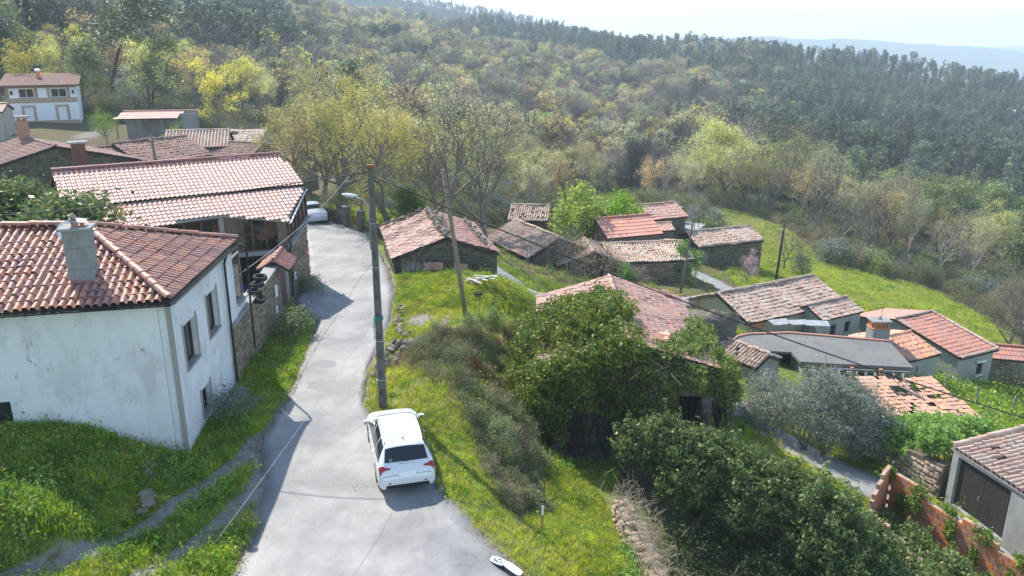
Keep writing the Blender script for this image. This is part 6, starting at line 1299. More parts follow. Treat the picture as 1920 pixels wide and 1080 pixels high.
plant('camellia0', 'camellia', 'dark glossy evergreen tree between the white house and the long barn', 'tree', -20.6, 36.0, 6.0, wide=1.35)
plant('camellia0', 'camellia', 'dark evergreen at the left edge, behind the white house ridge', 'tree', -25.5, 38.0, 6.4, 2.)
plant('willow0', 'willow', 'yellow-green willow bush right of the white villa', 'tree', -51.0, 100.5, 4.8)
plant('willow0', 'willow', 'pale green willow in front of the open shed', 'tree', -41.6, 99.0, 4.6, 2.)
plant('greybush1', 'silver_bush', 'silver-leaved bush left of the brown roofs below the villa', 'bush', -52.5, 86, 3.2)
plant('greybush0', 'silver_bush', 'pale silver-leaved bush beside the holed roof', 'bush', -29.5, 82.0, 3.6)
plant('camellia0', 'round_evergreen', 'round dark evergreen right of the holed roof', 'bush', -27.5, 86, 3.0)
plant('cherry0', 'cherry_tree', 'tree with white blossom right of the white villa', 'tree', -58.5, 124, 8)
plant('orchard0', 'pollard_tree', 'bare pollarded tree with contorted grey limbs on the slope above the shed', 'tree', -47, 128, 10, 1.)
plant('bigyellow0', 'yellow_tree', 'big yellow-green tree at the corner of the wood beyond the meadow', 'tree', 41.5, 150, 18.5, .4, wide=1.1)
plant('bigochre0', 'ochre_tree', 'tall ochre tree right next to the big yellow-green one', 'tree', 46.5, 141, 18.5, 2.)
plant('bigochre0', 'ochre_tree', 'thin pale ochre tree at the right end of the corner wood', 'tree', 57.0, 116, 14.0, 4.)
plant('bigbare0', 'bare_tree', 'leafless dark-trunked tree in the corner wood left of the evergreens', 'tree', 49.5, 124, 15.5, 1.2)
plant('bigbare0', 'bare_tree', 'leafless tree at the meadow edge below the corner wood', 'tree', 53.0, 112, 13.0, 3.2)
plant('bigbare0', 'bare_tree', 'pale leafless tree standing alone at the right meadow edge', 'tree', 68.0, 112.0, 11.5, 2.7)
plant('bigbare0', 'bare_tree', 'slim bare pair of trunks right of the red tiled house, left one', 'tree', 44.6, 66.0, 7.2, .9)
plant('bigbare0', 'bare_tree', 'slim bare pair of trunks right of the red tiled house, right one', 'tree', 46.6, 67.0, 8.4, 2.9)
plant('pine0', 'cedar', 'dark heavy tree with ivy-clad trunk above the white villa, top left', 'tree', -66, 135, 21, .3, wide=1.3)
plant('evergreen0', 'evergreen_tree', 'tall dark evergreen at the very left edge above the villa', 'tree', -86, 140, 17)
plant('greenbush0', 'laurel_bush', 'leafy bush growing at the foot of the garden wall by the gate', 'bush', -10.7, 36.0, 1.4, wide=1.2); plant('greenbush1', 'laurel_bush', 'leafy bush by the barn corner at the road', 'bush', -11.6, 43.6, 1.1, wide=1.2)
plant('greybush2', 'lavender_bush', 'rounded grey-green bush at the foot of the white house side wall', 'bush', -10.2, 27.0, 1.25, wide=1.2)
# bare bushes before the brown gabled house
for k, (x, y, h_) in enumerate(((3.0, 62.0, 4.2), (4.6, 62.8, 5.4), (6.2, 63.4, 3.4), (7.8, 64.2, 4.0), (1.4, 62.4, 3.4), (9.4, 64.8, 2.6), (5.4, 66.0, 4.6), (10.8, 64.4, 2.2))): plant(('purple0', 'bare1', 'twiggy0', 'twiggy1')[k % 4], 'bare_bush', 'leafless grey bush in front of the hamlet houses', 'bush', x, y, h_ * .9, group='leafless bushes in front of the hamlet houses', wide=1.1)
# ------------------------------------------------------------------ woods: the nearer trees one by one
def in_any(x, y, polys): return any(inside(np.array([x]), np.array([y]), p)[0] for p in polys)
KEEP = [[(-95, 85), (-95, 122), (-20, 112), (-20, 60), (-60, 60)], [(-3, 60), (-3, 88), (26, 96), (33, 84), (32, 58)]] + MEADOWS
WOODN = {'budding': ('budding_tree', 'slender grey-twigged tree in pale early leaf'), 'yellow': ('yellow_tree', 'yellow-green tree in fresh leaf'), 'ochre': ('ochre_tree', 'brownish ochre budding tree'), 'bare': ('bare_tree', 'leafless grey tree'), 'purple': ('bare_tree', 'leafless purplish-brown tree'), 'pale': ('pale_tree', 'soft pale green willow-like tree'), 'eucalypt': ('eucalyptus_tree', 'tall dark blue-green eucalyptus'), 'pine': ('pine_tree', 'dark pine'), 'evergreen': ('evergreen_tree', 'dense sunlit evergreen tree'), 'shrub': ('scrub_bush', 'brambly scrub bush'), 'twiggy': ('scrub_bush', 'straw-coloured leafless scrub bush'), 'greenbush': ('green_bush', 'dense green bush'), 'greybush': ('grey_bush', 'grey-green bush')}
occupied = []
def wood(n, region, kinds, wts, hr, mind, place):
    made = 0; tries = 0
    while made < n and tries < n * 40:
        tries += 1; x = random.uniform(region[0], region[1]); y = random.uniform(region[2], region[3])
        if len(region) > 4 and not inside(np.array([x]), np.array([y]), region[4])[0]: continue
        if in_any(x, y, KEEP) or any((x - a) ** 2 + (y - b) ** 2 < mind ** 2 for a, b in occupied): continue
        k = random.choices(kinds, wts)[0]; nm, lab = WOODN[k]; lab = lab + ' ' + place; occupied.append((x, y)); made += 1
        plant(f'{k}{random.randrange(3)}', nm, lab, 'bush' if 'bush' in nm else 'tree', x, y, random.uniform(*hr) * (1.4 if k in ('eucalypt', 'pine') else 1), group=lab, wide=random.uniform(.9, 1.2))
A_ = [(-24, 78), (-3, 88), (10, 100), (30, 128), (36, 128), (40, 160), (-40, 160)]
wood(62, (-40, 42, 76, 160, A_), ['budding', 'yellow', 'ochre', 'bare', 'purple', 'pale', 'evergreen'], [5, 4, 3, 4, 2, 1.2, .6], (8, 11.5), 3.2, 'in the wood behind the hamlet')
B_ = [(38, 152), (44, 143), (46, 126), (48, 114), (54, 107), (62, 103), (74, 112), (70, 150), (50, 168), (38, 168)]
wood(40, (36, 76, 100, 170, B_), ['budding', 'yellow', 'ochre', 'bare', 'purple'], [2, 1, 3, 4, 3], (9, 12.5), 3.0, 'in the corner wood beyond the meadow')
E_ = [(64, 150), (70, 130), (80, 112), (90, 96), (130, 92), (170, 150), (150, 215), (64, 215)]
wood(80, (60, 172, 90, 216, E_), ['evergreen', 'eucalypt'], [8, 1], (8.5, 12.5), 4.6, 'on the slope right of the meadow')
D_ = [(-96, 122), (-45, 112), (-18, 112), (-26, 175), (-110, 185)]
wood(56, (-112, -16, 108, 185, D_), ['bare', 'purple', 'yellow', 'ochre', 'evergreen', 'eucalypt', 'budding'], [5, 3, 2.2, 1.6, 1.4, 1.2, 2], (8, 13), 4.2, 'on the hillside above the upper village')
S_ = [(42, 102), (50, 101), (58, 101), (60, 88), (54, 74), (48, 60), (54, 50), (78, 60), (90, 96), (78, 116), (66, 134), (52, 110)]
wood(84, (40, 92, 50, 136, S_), ['shrub', 'twiggy', 'greenbush', 'greybush', 'bare'], [5, 5, 2.0, 2.5, .4], (2.0, 3.8), 2.2, 'along the right meadow edge')
S2 = [(14, 90), (27, 96), (27, 108), (17, 106), (10, 106), (6, 96)]
wood(10, (10, 32, 90, 112, S2), ['shrub', 'greenbush', 'greybush'], [2, 2, 1], (1.6, 3.0), 2.2, 'beside the small far field')
# ------------------------------------------------------------------ far woods: one mass each, low-detail trees set by geometry nodes
def scatter(name, label, protos, P, rot, scl, idx, cat=None):
    """protos: list of meshes; one object whose points carry the plants"""
    pc = bpy.data.collections.new(name + '_source')
    for i, me in enumerate(protos): pc.objects.link(bpy.data.objects.new('%s_%02d' % (name, i), me))
    me = bpy.data.meshes.new(name); me.vertices.add(len(P)); me.vertices.foreach_set('co', np.asarray(P, np.float32).ravel())
    for nm, ty, val in (('rz', 'FLOAT', rot), ('scl', 'FLOAT', scl)): a = me.attributes.new(nm, ty, 'POINT'); a.data.foreach_set('value', np.asarray(val, np.float32))
    a = me.attributes.new('pick', 'INT', 'POINT'); a.data.foreach_set('value', np.asarray(idx, np.int32))
    me.update(); o = link(name, me); ng = bpy.data.node_groups.new(name, 'GeometryNodeTree'); ng.interface.new_socket('Geometry', in_out='INPUT', socket_type='NodeSocketGeometry'); ng.interface.new_socket('Geometry', in_out='OUTPUT', socket_type='NodeSocketGeometry')
    N = ng.nodes; gi = N.new('NodeGroupInput'); go = N.new('NodeGroupOutput'); ip = N.new('GeometryNodeInstanceOnPoints'); ci = N.new('GeometryNodeCollectionInfo'); ci.inputs['Collection'].default_value = pc; ci.inputs['Separate Children'].default_value = True; ci.inputs['Reset Children'].default_value = True
    def attr(nm, ty): x = N.new('GeometryNodeInputNamedAttribute'); x.data_type = ty; x.inputs['Name'].default_value = nm; return x.outputs['Attribute']
    cx = N.new('ShaderNodeCombineXYZ'); L_ = ng.links.new; L_(attr('rz', 'FLOAT'), cx.inputs['Z']); L_(gi.outputs[0], ip.inputs['Points']); L_(ci.outputs[0], ip.inputs['Instance']); ip.inputs['Pick Instance'].default_value = True
    L_(attr('pick', 'INT'), ip.inputs['Instance Index']); L_(cx.outputs[0], ip.inputs['Rotation']); L_(attr('scl', 'FLOAT'), ip.inputs['Scale']); L_(ip.outputs[0], go.inputs[0])
    md = o.modifiers.new('scatter', 'NODES'); md.node_group = ng; return tag(o, label, cat, kind='stuff')
def far_tree(seed, H, leaf, nleaf, lsize, rx, z0, bark='bark_grey', shape='round', twigs=0):
    """a whole small tree in one mesh: lumpy crown shell of leaf clumps, stem and branches"""
    rg = np.random.default_rng(seed); nb = 11 if shape != 'cone' else 16; cen = []
    for i in range(nb):
        f = (i + .5) / nb; z = z0 + (1 - z0) * (.1 + .85 * f); q = (1.05 - f) if shape == 'cone' else math.sqrt(max(.08, 1 - (1.7 * f - .75) ** 2)); a = i * 2.4 + rg.uniform(-.5, .5); rr = rx * q * rg.uniform(.35, .7); cen.append((rr * math.cos(a), rr * math.sin(a), z * H))
    cen = np.array(cen); cr = rx * (.42 if shape != 'cone' else .34) * rg.uniform(.75, 1.25, nb); j = rg.integers(0, nb, nleaf); d = rg.normal(size=(nleaf, 3)); d /= np.linalg.norm(d, axis=1, keepdims=True); d[:, 2] = np.abs(d[:, 2]) * .9 - .2 * (rg.uniform(size=nleaf) < .4)
    P = cen[j] + d * (cr[j] * (1 - np.abs(rg.normal(0, .22, nleaf))))[:, None]; V, F = leaf_geo(P, lsize, rg, .25, .65, d)
    segs = [np.r_[0, 0, -1, 0, 0, H * .8, .018 * H, .006 * H]] + [np.r_[0, 0, c_[2] * rg.uniform(.4, .75), c_, .009 * H, .003 * H] for c_ in cen]
    for i in range(twigs): k = rg.integers(0, nb); a = cen[k]; b = a + rg.normal(0, 1, 3) * cr[k] * .8 + [0, 0, cr[k] * .5]; segs.append(np.r_[a * [.6, .6, .88], b, .006 * H, .0025 * H])
    V2, F2 = tube_geo(segs, 3); me = new_mesh('far_tree', np.concatenate([V, V2]), np.concatenate([F, F2 + len(V)]), leaf); me.materials.append(M[bark]); mi = np.zeros(len(F) + len(F2), np.int32); mi[len(F):] = 1; me.polygons.foreach_set('material_index', mi); return me
FK = [('leaf_budding', 'twig_grey'), ('leaf_yellow', 'bark_grey'), ('leaf_ochre', 'bark_grey'), ('leaf_pale', 'bark_grey')]
deci = [far_tree(300 + i, 9, FK[i % 4][0], 1100, .27, 2.9, .2, FK[i % 4][1], 'round', 70) for i in range(8)] + [far_tree(320 + i, 8, 'leaf_dry', 60, .2, 2.8, .2, ('twig_grey', 'twig_purple')[i % 2], 'round', 420) for i in range(7)]
ever = [far_tree(340 + i, 15, 'leaf_eucalypt', 900, .42, (1.9, 2.4, 1.7, 2.9, 2.1)[i], (.25, .3, .2, .45, .15)[i], 'bark_pale', 'cone' if i % 2 else 'round', 10) for i in range(5)] + [far_tree(350 + i, 14, 'leaf_pine', 800, .42, (2.2, 3.2, 2.6)[i], (.5, .7, .6)[i], 'bark_brown', 'round', 8) for i in range(3)]
shaggy = [far_tree(360 + i, 10, 'leaf_evergreen', 1000, .36, 2.8, .15, 'bark_brown', 'round', 6) for i in range(3)]
def sector(n, y0, y1, rg, amax=.78):
    """points spread over the land ahead, y0..y1 away, evenly over the ground"""
    y = np.sqrt(rg.uniform(y0 ** 2, y1 ** 2, n)); x = y * rg.uniform(-amax, amax, n); return x, y
rg = np.random.default_rng(11)
x, y = sector(26000, 150, 1000, rg); x2, y2 = sector(13000, 150, 520, rg); x, y = np.r_[x, x2], np.r_[y, y2]; r_ = x / y
def ridge_w(x, y): return wob(x, y, 60)
clear = ((x - 60) / 26) ** 2 + ((y - 528) / 16) ** 2 < 1
for cx_, cy_, q_ in ((-128, 632, 16), (-74, 690, 20), (272, 440, 8)): clear |= (x - cx_) ** 2 + (y - cy_) ** 2 < q_ ** 2
near = np.zeros(len(x), bool)
for pg in (A_, B_, E_, D_): near |= inside(x, y, pg)
jr = r_ + rg.normal(0, .035, len(x)); jy = y + rg.normal(0, 28, len(x)); gap = wob(x, y, 26) < -1.05
euc = ((jr > .27 + .05 * wob(x, y, 80)) & (jy > 215 + 25 * wob(x, y, 50))) | ((jy > 560 + 60 * wob(x, y, 90)) & (jr > -.06)) | ((jr < -.25 + .04 * wob(x, y, 60)) & (jy > 240 + 40 * wob(x, y, 70)) & (wob(x, y, 45) > -.35)) | (wob(x + 50, y, 38) > .95)
shg = (r_ > .3) & (y < 235 + 20 * wob(x, y, 50)) & ~euc
dec = ~euc & ~shg
hill_drop = (r_ > .2) & (y > 700 - 260 * (r_ - .2))
ok = ~clear & ~near & ~hill_drop & ~gap
for mp_ in MEADOWS: ok &= ~inside(x, y, mp_)
def mass(name, label, sel, protos, s0, s1, thin=1.):
    sel = sel & ok & (rg.uniform(size=len(x)) < thin); X_, Y_ = x[sel], y[sel]; n = len(X_)
    # a blotchy choice of kind, so that groves of one kind form
    kk = np.floor((wob(X_, Y_, 40) * .5 + .5 + rg.normal(0, .4, n)) * len(protos)).astype(int) % len(protos)
    scatter(name, label, protos, np.stack([X_, Y_, hgt(X_, Y_) - .3], 1), rg.uniform(0, 6.28, n), rg.uniform(s0, s1, n) * (1 + .28 * wob(X_, Y_, 55)).clip(.5, 1.5), kk)
mass('broadleaf_wood', 'mixed broadleaf wood in early leaf covering the middle hillside', dec, deci, 1.0, 1.75, .62)
mass('eucalyptus_wood', 'dark blue-green eucalyptus and pine wood on the far slopes and ridge', euc, ever, .4, 1.2)
mass('evergreen_wood', 'dense evergreen wood in the valley on the right', shg, shaggy, .8, 1.2)

def joined(key):
    tm, cmn, _ = TREES[key]; me = tm.copy(); n0 = len(me.polygons)
    if cmn is None: return me
    def arr(m):
        v = np.empty(len(m.vertices) * 3, np.float32); m.vertices.foreach_get('co', v); f = np.empty(len(m.loops), np.int32); m.loops.foreach_get('vertex_index', f); return v.reshape(-1, 3), f.reshape(-1, 4)
    v1, f1 = arr(tm); v2, f2 = arr(cmn); me = new_mesh(key, np.concatenate([v1, v2]), np.concatenate([f1, f2 + len(v1)]), tm.materials[0]); me.materials.append(cmn.materials[0]); mi = np.zeros(len(f1) + len(f2), np.int32); mi[len(f1):] = 1; me.polygons.foreach_set('material_index', mi); return me
UN = [joined(k) for k in ('shrub0', 'shrub1', 'shrub2', 'twiggy0', 'twiggy1', 'twiggy2', 'greenbush0', 'greybush0', 'purple0', 'bare0')]
rg = np.random.default_rng(41); n = 9000; ux, uy = sector(n, 62, 185, rg, .72); cw_, _, _ = cover(ux, uy); k = (cw_ > .6)
for pg in KEEP[:2] + MEADOWS: k &= ~inside(ux, uy, pg)
k &= road_mask(ux, uy, 1.) < .5; ux, uy = ux[k], uy[k]; m = len(ux); pk = rg.choice(10, m, p=[.16, .14, .14, .13, .13, .1, .05, .05, .05, .05]); ss = rg.uniform(.5, 1.3, m); ss[pk >= 8] *= .42
scatter('undergrowth', 'brushwood and low scrub filling the floor of the woods', UN, np.stack([ux, uy, hgt(ux, uy) - .1], 1), rg.uniform(0, 6.28, m), ss, pk)
# ================================================================== leafy masses near the camera
def blob_leaves(blobs, n, size, rg, skin=.28, asp=.5, up=.2, bumps=.42):
    B = np.array(blobs, float); area = (B[:, 3] * B[:, 4] + B[:, 4] * B[:, 5] + B[:, 3] * B[:, 5]); i = rg.choice(len(B), n, p=area / area.sum()); d = rg.normal(size=(n, 3)); d /= np.linalg.norm(d, axis=1, keepdims=True)
    b = B[i]; bump = 1 + bumps * (np.sin(d[:, 0] * 7 + i * 1.7) * np.sin(d[:, 1] * 6 + i) + .6 * np.sin(d[:, 2] * 11 + d[:, 0] * 5 + i * .6)) * .6; r_ = (1 - np.abs(rg.normal(0, skin, n))).clip(.15, 1.15) * bump
    P = b[:, :3] + d * b[:, 3:6] * r_[:, None]; keep = np.ones(n, bool)
    for k in range(len(B)):
        q = ((P - B[k, :3]) / B[k, 3:6]); keep &= ~(((q ** 2).sum(1) < .42) & (i != k))
    keep &= P[:, 2] > hgt(P[:, 0], P[:, 1]) - .05; return P[keep], (d / b[:, 3:6] * b[:, 3:6].min())[keep]
def leafy(name, label, cat, blobs, n, size, leaf, bark='bark_brown', seed=1, asp=.5, sprigs=60, skin=.28, keepf=None, twig=True):
    rg = np.random.default_rng(seed); B = np.array(blobs, float); base = B[:, :3].mean(0); base[2] = h1(base[0], base[1]); T = thing(name, label, cat, tuple(base)); P, N_ = blob_leaves(blobs, n, size, rg, skin, asp)
    if keepf is not None: k = keepf(P); P, N_ = P[k], N_[k]
    # sprigs standing out of the outline
    if sprigs:
        j = rg.integers(0, len(P), sprigs); q0 = P[j]; dd = N_[j] + rg.normal(0, .3, (sprigs, 3)) + [0, 0, .8]; dd /= np.linalg.norm(dd, axis=1, keepdims=True); m = 12; tt = rg.uniform(0, 1, (sprigs, m, 1)); ex = (q0[:, None] + dd[:, None] * tt * rg.uniform(.25, .7, (sprigs, 1, 1)) + rg.normal(0, .04, (sprigs, m, 3))).reshape(-1, 3); P = np.concatenate([P, ex]); N_ = np.concatenate([N_, np.repeat(dd, m, 0)])
    V, F = leaf_geo(P - base, size, rg, .25, asp, N_); link('foliage', new_mesh('foliage', V, F, leaf), T)
    segs = []
    for b in B:
        g0 = np.array([b[0] + rg.normal(0, .3), b[1] + rg.normal(0, .3), h1(b[0], b[1]) - .1])
        for _ in range(7): e = b[:3] + rg.normal(0, .45, 3) * b[3:6]; mid = (g0 + e) / 2 + rg.normal(0, .2, 3); segs += [np.r_[g0 - base, mid - base, .04, .03], np.r_[mid - base, e - base, .03, .012]]
    if twig: V, F = tube_geo(segs, 4); link('stem', new_mesh('stem', V, F, bark, True), T)
    return T
ivy_b = [(1.6, 31.2, -1.1, 1.7, 1.6, 1.8), (3.0, 31.0, .1, 1.9, 1.5, 1.6), (2.0, 33.4, .75, 1.7, 1.8, 1.1), (4.4, 31.4, 1.3, 1.4, 1.5, 1.0), (.9, 31.6, -2.2, 1.0, 1.3, 1.1), (3.5, 32.8, 1.7, 1.5, 1.7, .9), (5.0, 30.4, -.9, 1.0, .5, 1.1), (.9, 34.6, -.3, .9, 1.8, 1.2), (4.5, 33.8, 2.1, 1.0, 1.6, .6), (5.4, 30.5, .5, .9, .5, .7), (2.4, 35.2, 1.1, 1.5, 1.3, .7), (3.8, 35.4, 1.7, 1.1, 1.2, .6), (1.1, 36.2, .3, .8, 1.3, .8), (.4, 32.8, -1.2, .8, 1.4, 1.4), (1.6, 30.2, .5, 1.0, .7, .6), (2.7, 30.1, .95, 1.1, .7, .6), (3.8, 30.1, 1.4, 1.0, .7, .6), (4.8, 30.1, 1.65, .8, .6, .5), (3.0, 36.4, 1.35, 1.3, 1.0, .5), (4.4, 35.6, 2.0, .8, 1.1, .5)]
leafy('ivy_thicket', 'big mound of glossy ivy over the left front of the derelict house', 'ivy', ivy_b, 96000, .15, 'leaf_ivy', seed=5, sprigs=260)
ivy_r = [(7.4, 31.0, .35, 1.3, 1.3, .7), (8.9, 31.9, .0, .9, 1.5, .9), (8.7, 33.6, .35, .8, 1.5, .6), (6.4, 30.6, -.05, 1.0, .5, .7), (9.25, 30.9, -.6, .55, .7, .9), (8.2, 30.5, .0, .9, .45, .6), (6.5, 30.4, -1.3, .5, .35, 1.0), (9.3, 33.0, -1.0, .4, 1.2, .9), (6.3, 31.0, 1.15, 1.0, .8, .45), (7.4, 31.9, .95, .9, 1.1, .5), (8.7, 35.2, .45, .8, 1.5, .5), (8.0, 33.0, .9, .7, 1.0, .4)]
leafy('ivy_curtain', 'ivy hanging over the doorway and right eave of the derelict house', 'ivy', ivy_r, 40000, .14, 'leaf_ivy', seed=6, sprigs=120)
segs = []; rg = np.random.default_rng(77)
for _ in range(240): a = np.array([5.6, 31.3, .9]) + rg.normal(0, 1, 3) * [.75, .9, .25]; b = a + rg.normal(0, .35, 3) + [0, -.15, -.12]; segs.append(np.r_[a, b, .016, .007])
for _ in range(70): a = np.array([5.9, 30.25, -.6]) + rg.normal(0, 1, 3) * [.4, .1, .5]; b = a + rg.normal(0, .2, 3) + [.12, -.05, -.45]; segs.append(np.r_[a, b, .018, .008])
V, F = tube_geo(segs, 3); tag(link('dead_creeper', new_mesh('dead_creeper', V, F, 'twig_straw')), 'tangle of dead creeper stems on the broken front of the ivy house roof', 'creeper')
lb = [(4.9, 27.6, -1.3, 1.0, .9, 1.0), (5.9, 27.2, -1.0, 1.2, 1.0, 1.1), (7.0, 26.5, -1.2, 1.3, 1.0, 1.1), (8.1, 25.8, -1.5, 1.3, 1.1, 1.1), (9.2, 25.1, -1.8, 1.3, 1.1, 1.1), (10.3, 24.4, -2.1, 1.3, 1.2, 1.2), (11.2, 23.8, -2.5, 1.2, 1.2, 1.2), (12.0, 23.1, -3.0, 1.0, 1.1, 1.1), (6.6, 25.8, -2.0, 1.2, .9, .9), (8.6, 24.7, -2.4, 1.2, .9, 1.0), (10.4, 23.2, -3.0, 1.1, .9, 1.0), (9.6, 25.7, -2.0, 1.1, .9, 1.0), (11.2, 24.8, -2.5, 1.0, .9, 1.0), (7.6, 26.6, -1.3, 1.0, .8, .9), (11.4, 22.4, -3.4, 1.0, .8, .9)]
leafy('laurel_hedge', 'overgrown laurel hedge running from the ivy house to the brick ruin', 'hedge', lb, 92000, .145, 'leaf_laurel', seed=8, sprigs=420)
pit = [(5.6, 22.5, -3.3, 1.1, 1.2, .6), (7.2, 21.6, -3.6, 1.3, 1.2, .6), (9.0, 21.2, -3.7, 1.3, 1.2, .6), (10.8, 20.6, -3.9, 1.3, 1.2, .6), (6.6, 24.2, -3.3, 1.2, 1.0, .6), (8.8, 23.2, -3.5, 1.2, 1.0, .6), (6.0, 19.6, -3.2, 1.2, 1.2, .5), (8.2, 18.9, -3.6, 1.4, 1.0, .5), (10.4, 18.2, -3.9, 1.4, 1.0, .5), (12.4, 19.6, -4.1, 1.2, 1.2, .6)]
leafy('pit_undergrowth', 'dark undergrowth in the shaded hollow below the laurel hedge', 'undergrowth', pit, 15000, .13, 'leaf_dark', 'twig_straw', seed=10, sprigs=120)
lb2 = [(15.3, 23.6, -4.0, .8, .9, .6), (15.9, 22.2, -4.1, .8, .9, .6), (14.9, 25.0, -3.9, .6, .8, .6), (16.4, 20.8, -4.2, .8, .9, .6), (14.3, 26.2, -4.0, .5, .6, .5), (12.6, 22.4, -3.8, .9, .9, .8), (13.2, 21.4, -4.1, .8, .9, .7), (12.2, 21.0, -4.0, .8, .9, .7), (13.6, 20.2, -4.4, .8, .9, .6), (13.5, 24.0, -3.8, .8, .9, .5), (14.1, 22.6, -3.9, .7, .9, .5), (14.7, 21.3, -4.0, .7, .8, .5), (13.2, 25.1, -3.5, .7, .7, .5), (15.3, 20.2, -4.0, .8, .9, .5)]
ol = [(12.2, 33.6, -3.0, 1.2, 1.2, 1.0), (13.2, 32.6, -2.2, 1.3, 1.2, 1.1), (14.4, 33.2, -1.6, 1.4, 1.3, 1.1), (15.6, 32.6, -2.1, 1.3, 1.2, 1.1), (16.6, 32.4, -2.9, 1.1, 1.1, 1.0), (14.2, 31.9, -2.8, 1.4, 1.1, 1.0), (12.4, 35.0, -2.6, 1.2, 1.2, 1.0), (15.4, 34.0, -2.3, 1.3, 1.2, 1.0), (15.6, 31.6, -3.3, 1.0, .9, .8), (11.6, 34.4, -3.4, .9, .9, .8)]
leafy('olive_tree', 'large silvery olive tree overhanging the lane', 'tree', ol, 74000, .12, 'leaf_olive', 'bark_grey', seed=18, sprigs=500, asp=.24, skin=.4)
leafy('young_laurel', 'lighter young laurel bush between the hedge and the long brick wall', 'bush', lb2, 34000, .13, 'leaf_ivy', seed=9, sprigs=140)
cr = [(17.6, 32.0, -3.3, .9, 1.0, .7), (18.6, 32.9, -3.5, 1.1, 1.0, .8), (19.9, 33.7, -3.9, 1.1, .9, .8), (21.2, 34.5, -4.3, 1.1, .8, .7), (22.6, 35.1, -4.6, 1.0, .7, .6), (18.2, 31.2, -3.0, .7, .8, .6), (18.4, 30.2, -2.5, .8, .8, .5), (16.9, 31.6, -3.3, .6, .9, .6), (17.6, 29.8, -2.4, .5, .8, .45), (17.2, 30.8, -3.4, .4, .6, .5), (24.2, 33.8, -5.4, 1.2, .8, .7), (20.6, 31.9, -2.9, 1.0, .6, .5)]
leafy('leafy_bank', 'bright leafy creeper bank under the broken orange roof', 'creeper', cr, 26000, .16, 'leaf_fresh', seed=12, sprigs=160, asp=.6)
bi = [(14.9, 27.5, -2.6, .25, .3, .3), (15.5, 26.5, -2.7, .2, .5, .25), (16.1, 25.3, -2.85, .2, .4, .2), (16.6, 23.9, -3.0, .25, .5, .3), (15.3, 26.3, -3.2, .15, .4, .4), (16.0, 24.9, -3.4, .15, .3, .5), (17.2, 22.6, -3.15, .25, .5, .25), (15.1, 26.9, -3.6, .15, .3, .5), (16.4, 24.0, -3.8, .15, .25, .4), (17.0, 22.8, -3.7, .15, .25, .4)] or [(15.2, 27.2, -2.6, .3, .5, .4), (15.7, 26.0, -2.8, .3, .7, .5), (16.3, 24.6, -2.95, .3, .7, .45), (14.95, 26.7, -3.4, .22, .6, .7), (16.9, 23.2, -3.1, .3, .6, .4), (15.6, 25.2, -3.7, .2, .4, .6), (14.9, 24.4, -4.2, .5, .6, .5)]
leafy('wall_ivy', 'ivy trailing over the top of the long orange brick wall', 'ivy', bi, 8000, .10, 'leaf_ivy', seed=13, sprigs=60, twig=False)
# dry climber on the field wall
segs = []
for _ in range(900):
    t_ = rg.uniform(0, 1); c0 = np.array([3.75 + .5 * t_, 23.4 - 5.5 * t_, -.75]) + rg.normal(0, 1, 3) * [.32, .35, .22]; c0[2] = max(c0[2], h1(c0[0], c0[1])); segs.append(np.r_[c0, c0 + rg.normal(0, .2, 3) + [0, 0, .06], .008, .004])
for _ in range(260):
    c0 = np.array([6.5, 18.3, -3.0]) + rg.normal(0, 1, 3) * [1.2, .6, .3]; segs.append(np.r_[c0, c0 + rg.normal(0, .3, 3) + [0, 0, .25], .01, .005])
V, F = tube_geo(segs, 3); tag(link('dry_climber', new_mesh('dry_climber', V, F, 'twig_straw')), 'pale leafless climber matted over the field wall', 'creeper')
leafy('wall_weeds', 'leafy green weeds at the near foot of the field wall', 'weeds', [(3.4, 19.0, -1.2, .45, .6, .4), (3.3, 17.6, -1.1, .5, .6, .4), (2.9, 18.6, -1.2, .4, .4, .3), (3.5, 20.4, -1.2, .3, .5, .3)], 5200, .09, 'grass_lush', seed=14, sprigs=60, twig=False)
leafy('wall_weeds', 'small green shrub beside the farther stake in the lower grass', 'weeds', [(1.0, 22.6, -1.1, .35, .5, .35), (.6, 22.0, -.9, .4, .5, .3)], 3000, .09, 'leaf_bramble', seed=15, sprigs=40, twig=False)
# ------------------------------------------------------------------ bramble bank
BANK = [(-4.4, 35.0), (-1.4, 37.3), (.8, 38.6), (1.6, 41), (2.2, 40.8), (1.4, 36.5), (1.1, 33), (1.3, 29), (1.0, 26.2), (.75, 23), (.3, 21.2), (-.5, 21.8), (-1.1, 24.2), (-1.9, 27), (-3.4, 29.4), (-5.4, 31.6)]
rg = np.random.default_rng(21); n = 90000; bx = rg.uniform(-5.6, 2.4, n); by = rg.uniform(21, 41.2, n); k = inside(bx, by, BANK); bx, by = bx[k], by[k]
e_ = seg_dist(bx, by, BANK + BANK[:1]); hump = .6 * np.clip(.45 + .5 * wob(bx, by, 1.3) + .35 * wob(bx + 7, by, 3.1), .05, 1.6) * smooth01(0, .7, e_) + .05; bz = hgt(bx, by) + hump * rg.uniform(.15, 1.05, len(bx)) ** .6
kind = wob(bx + 4, by, 1.7) + rg.normal(0, .4, len(bx)); P = np.stack([bx, by, bz], 1)
for nm, sel, lf, sz, lab in (('bramble', kind > -.35, 'leaf_bramble', .085, 'tangle of bramble covering the bank between verge and ivy house'), ('dead_bracken', kind <= -.35, 'leaf_dry', .075, 'dead brown bracken patches in the bramble bank')):
    V, F = leaf_geo(P[sel], sz, rg, .3, .5); tag(link(nm, new_mesh(nm, V, F, lf)), lab, 'bramble', kind='stuff')
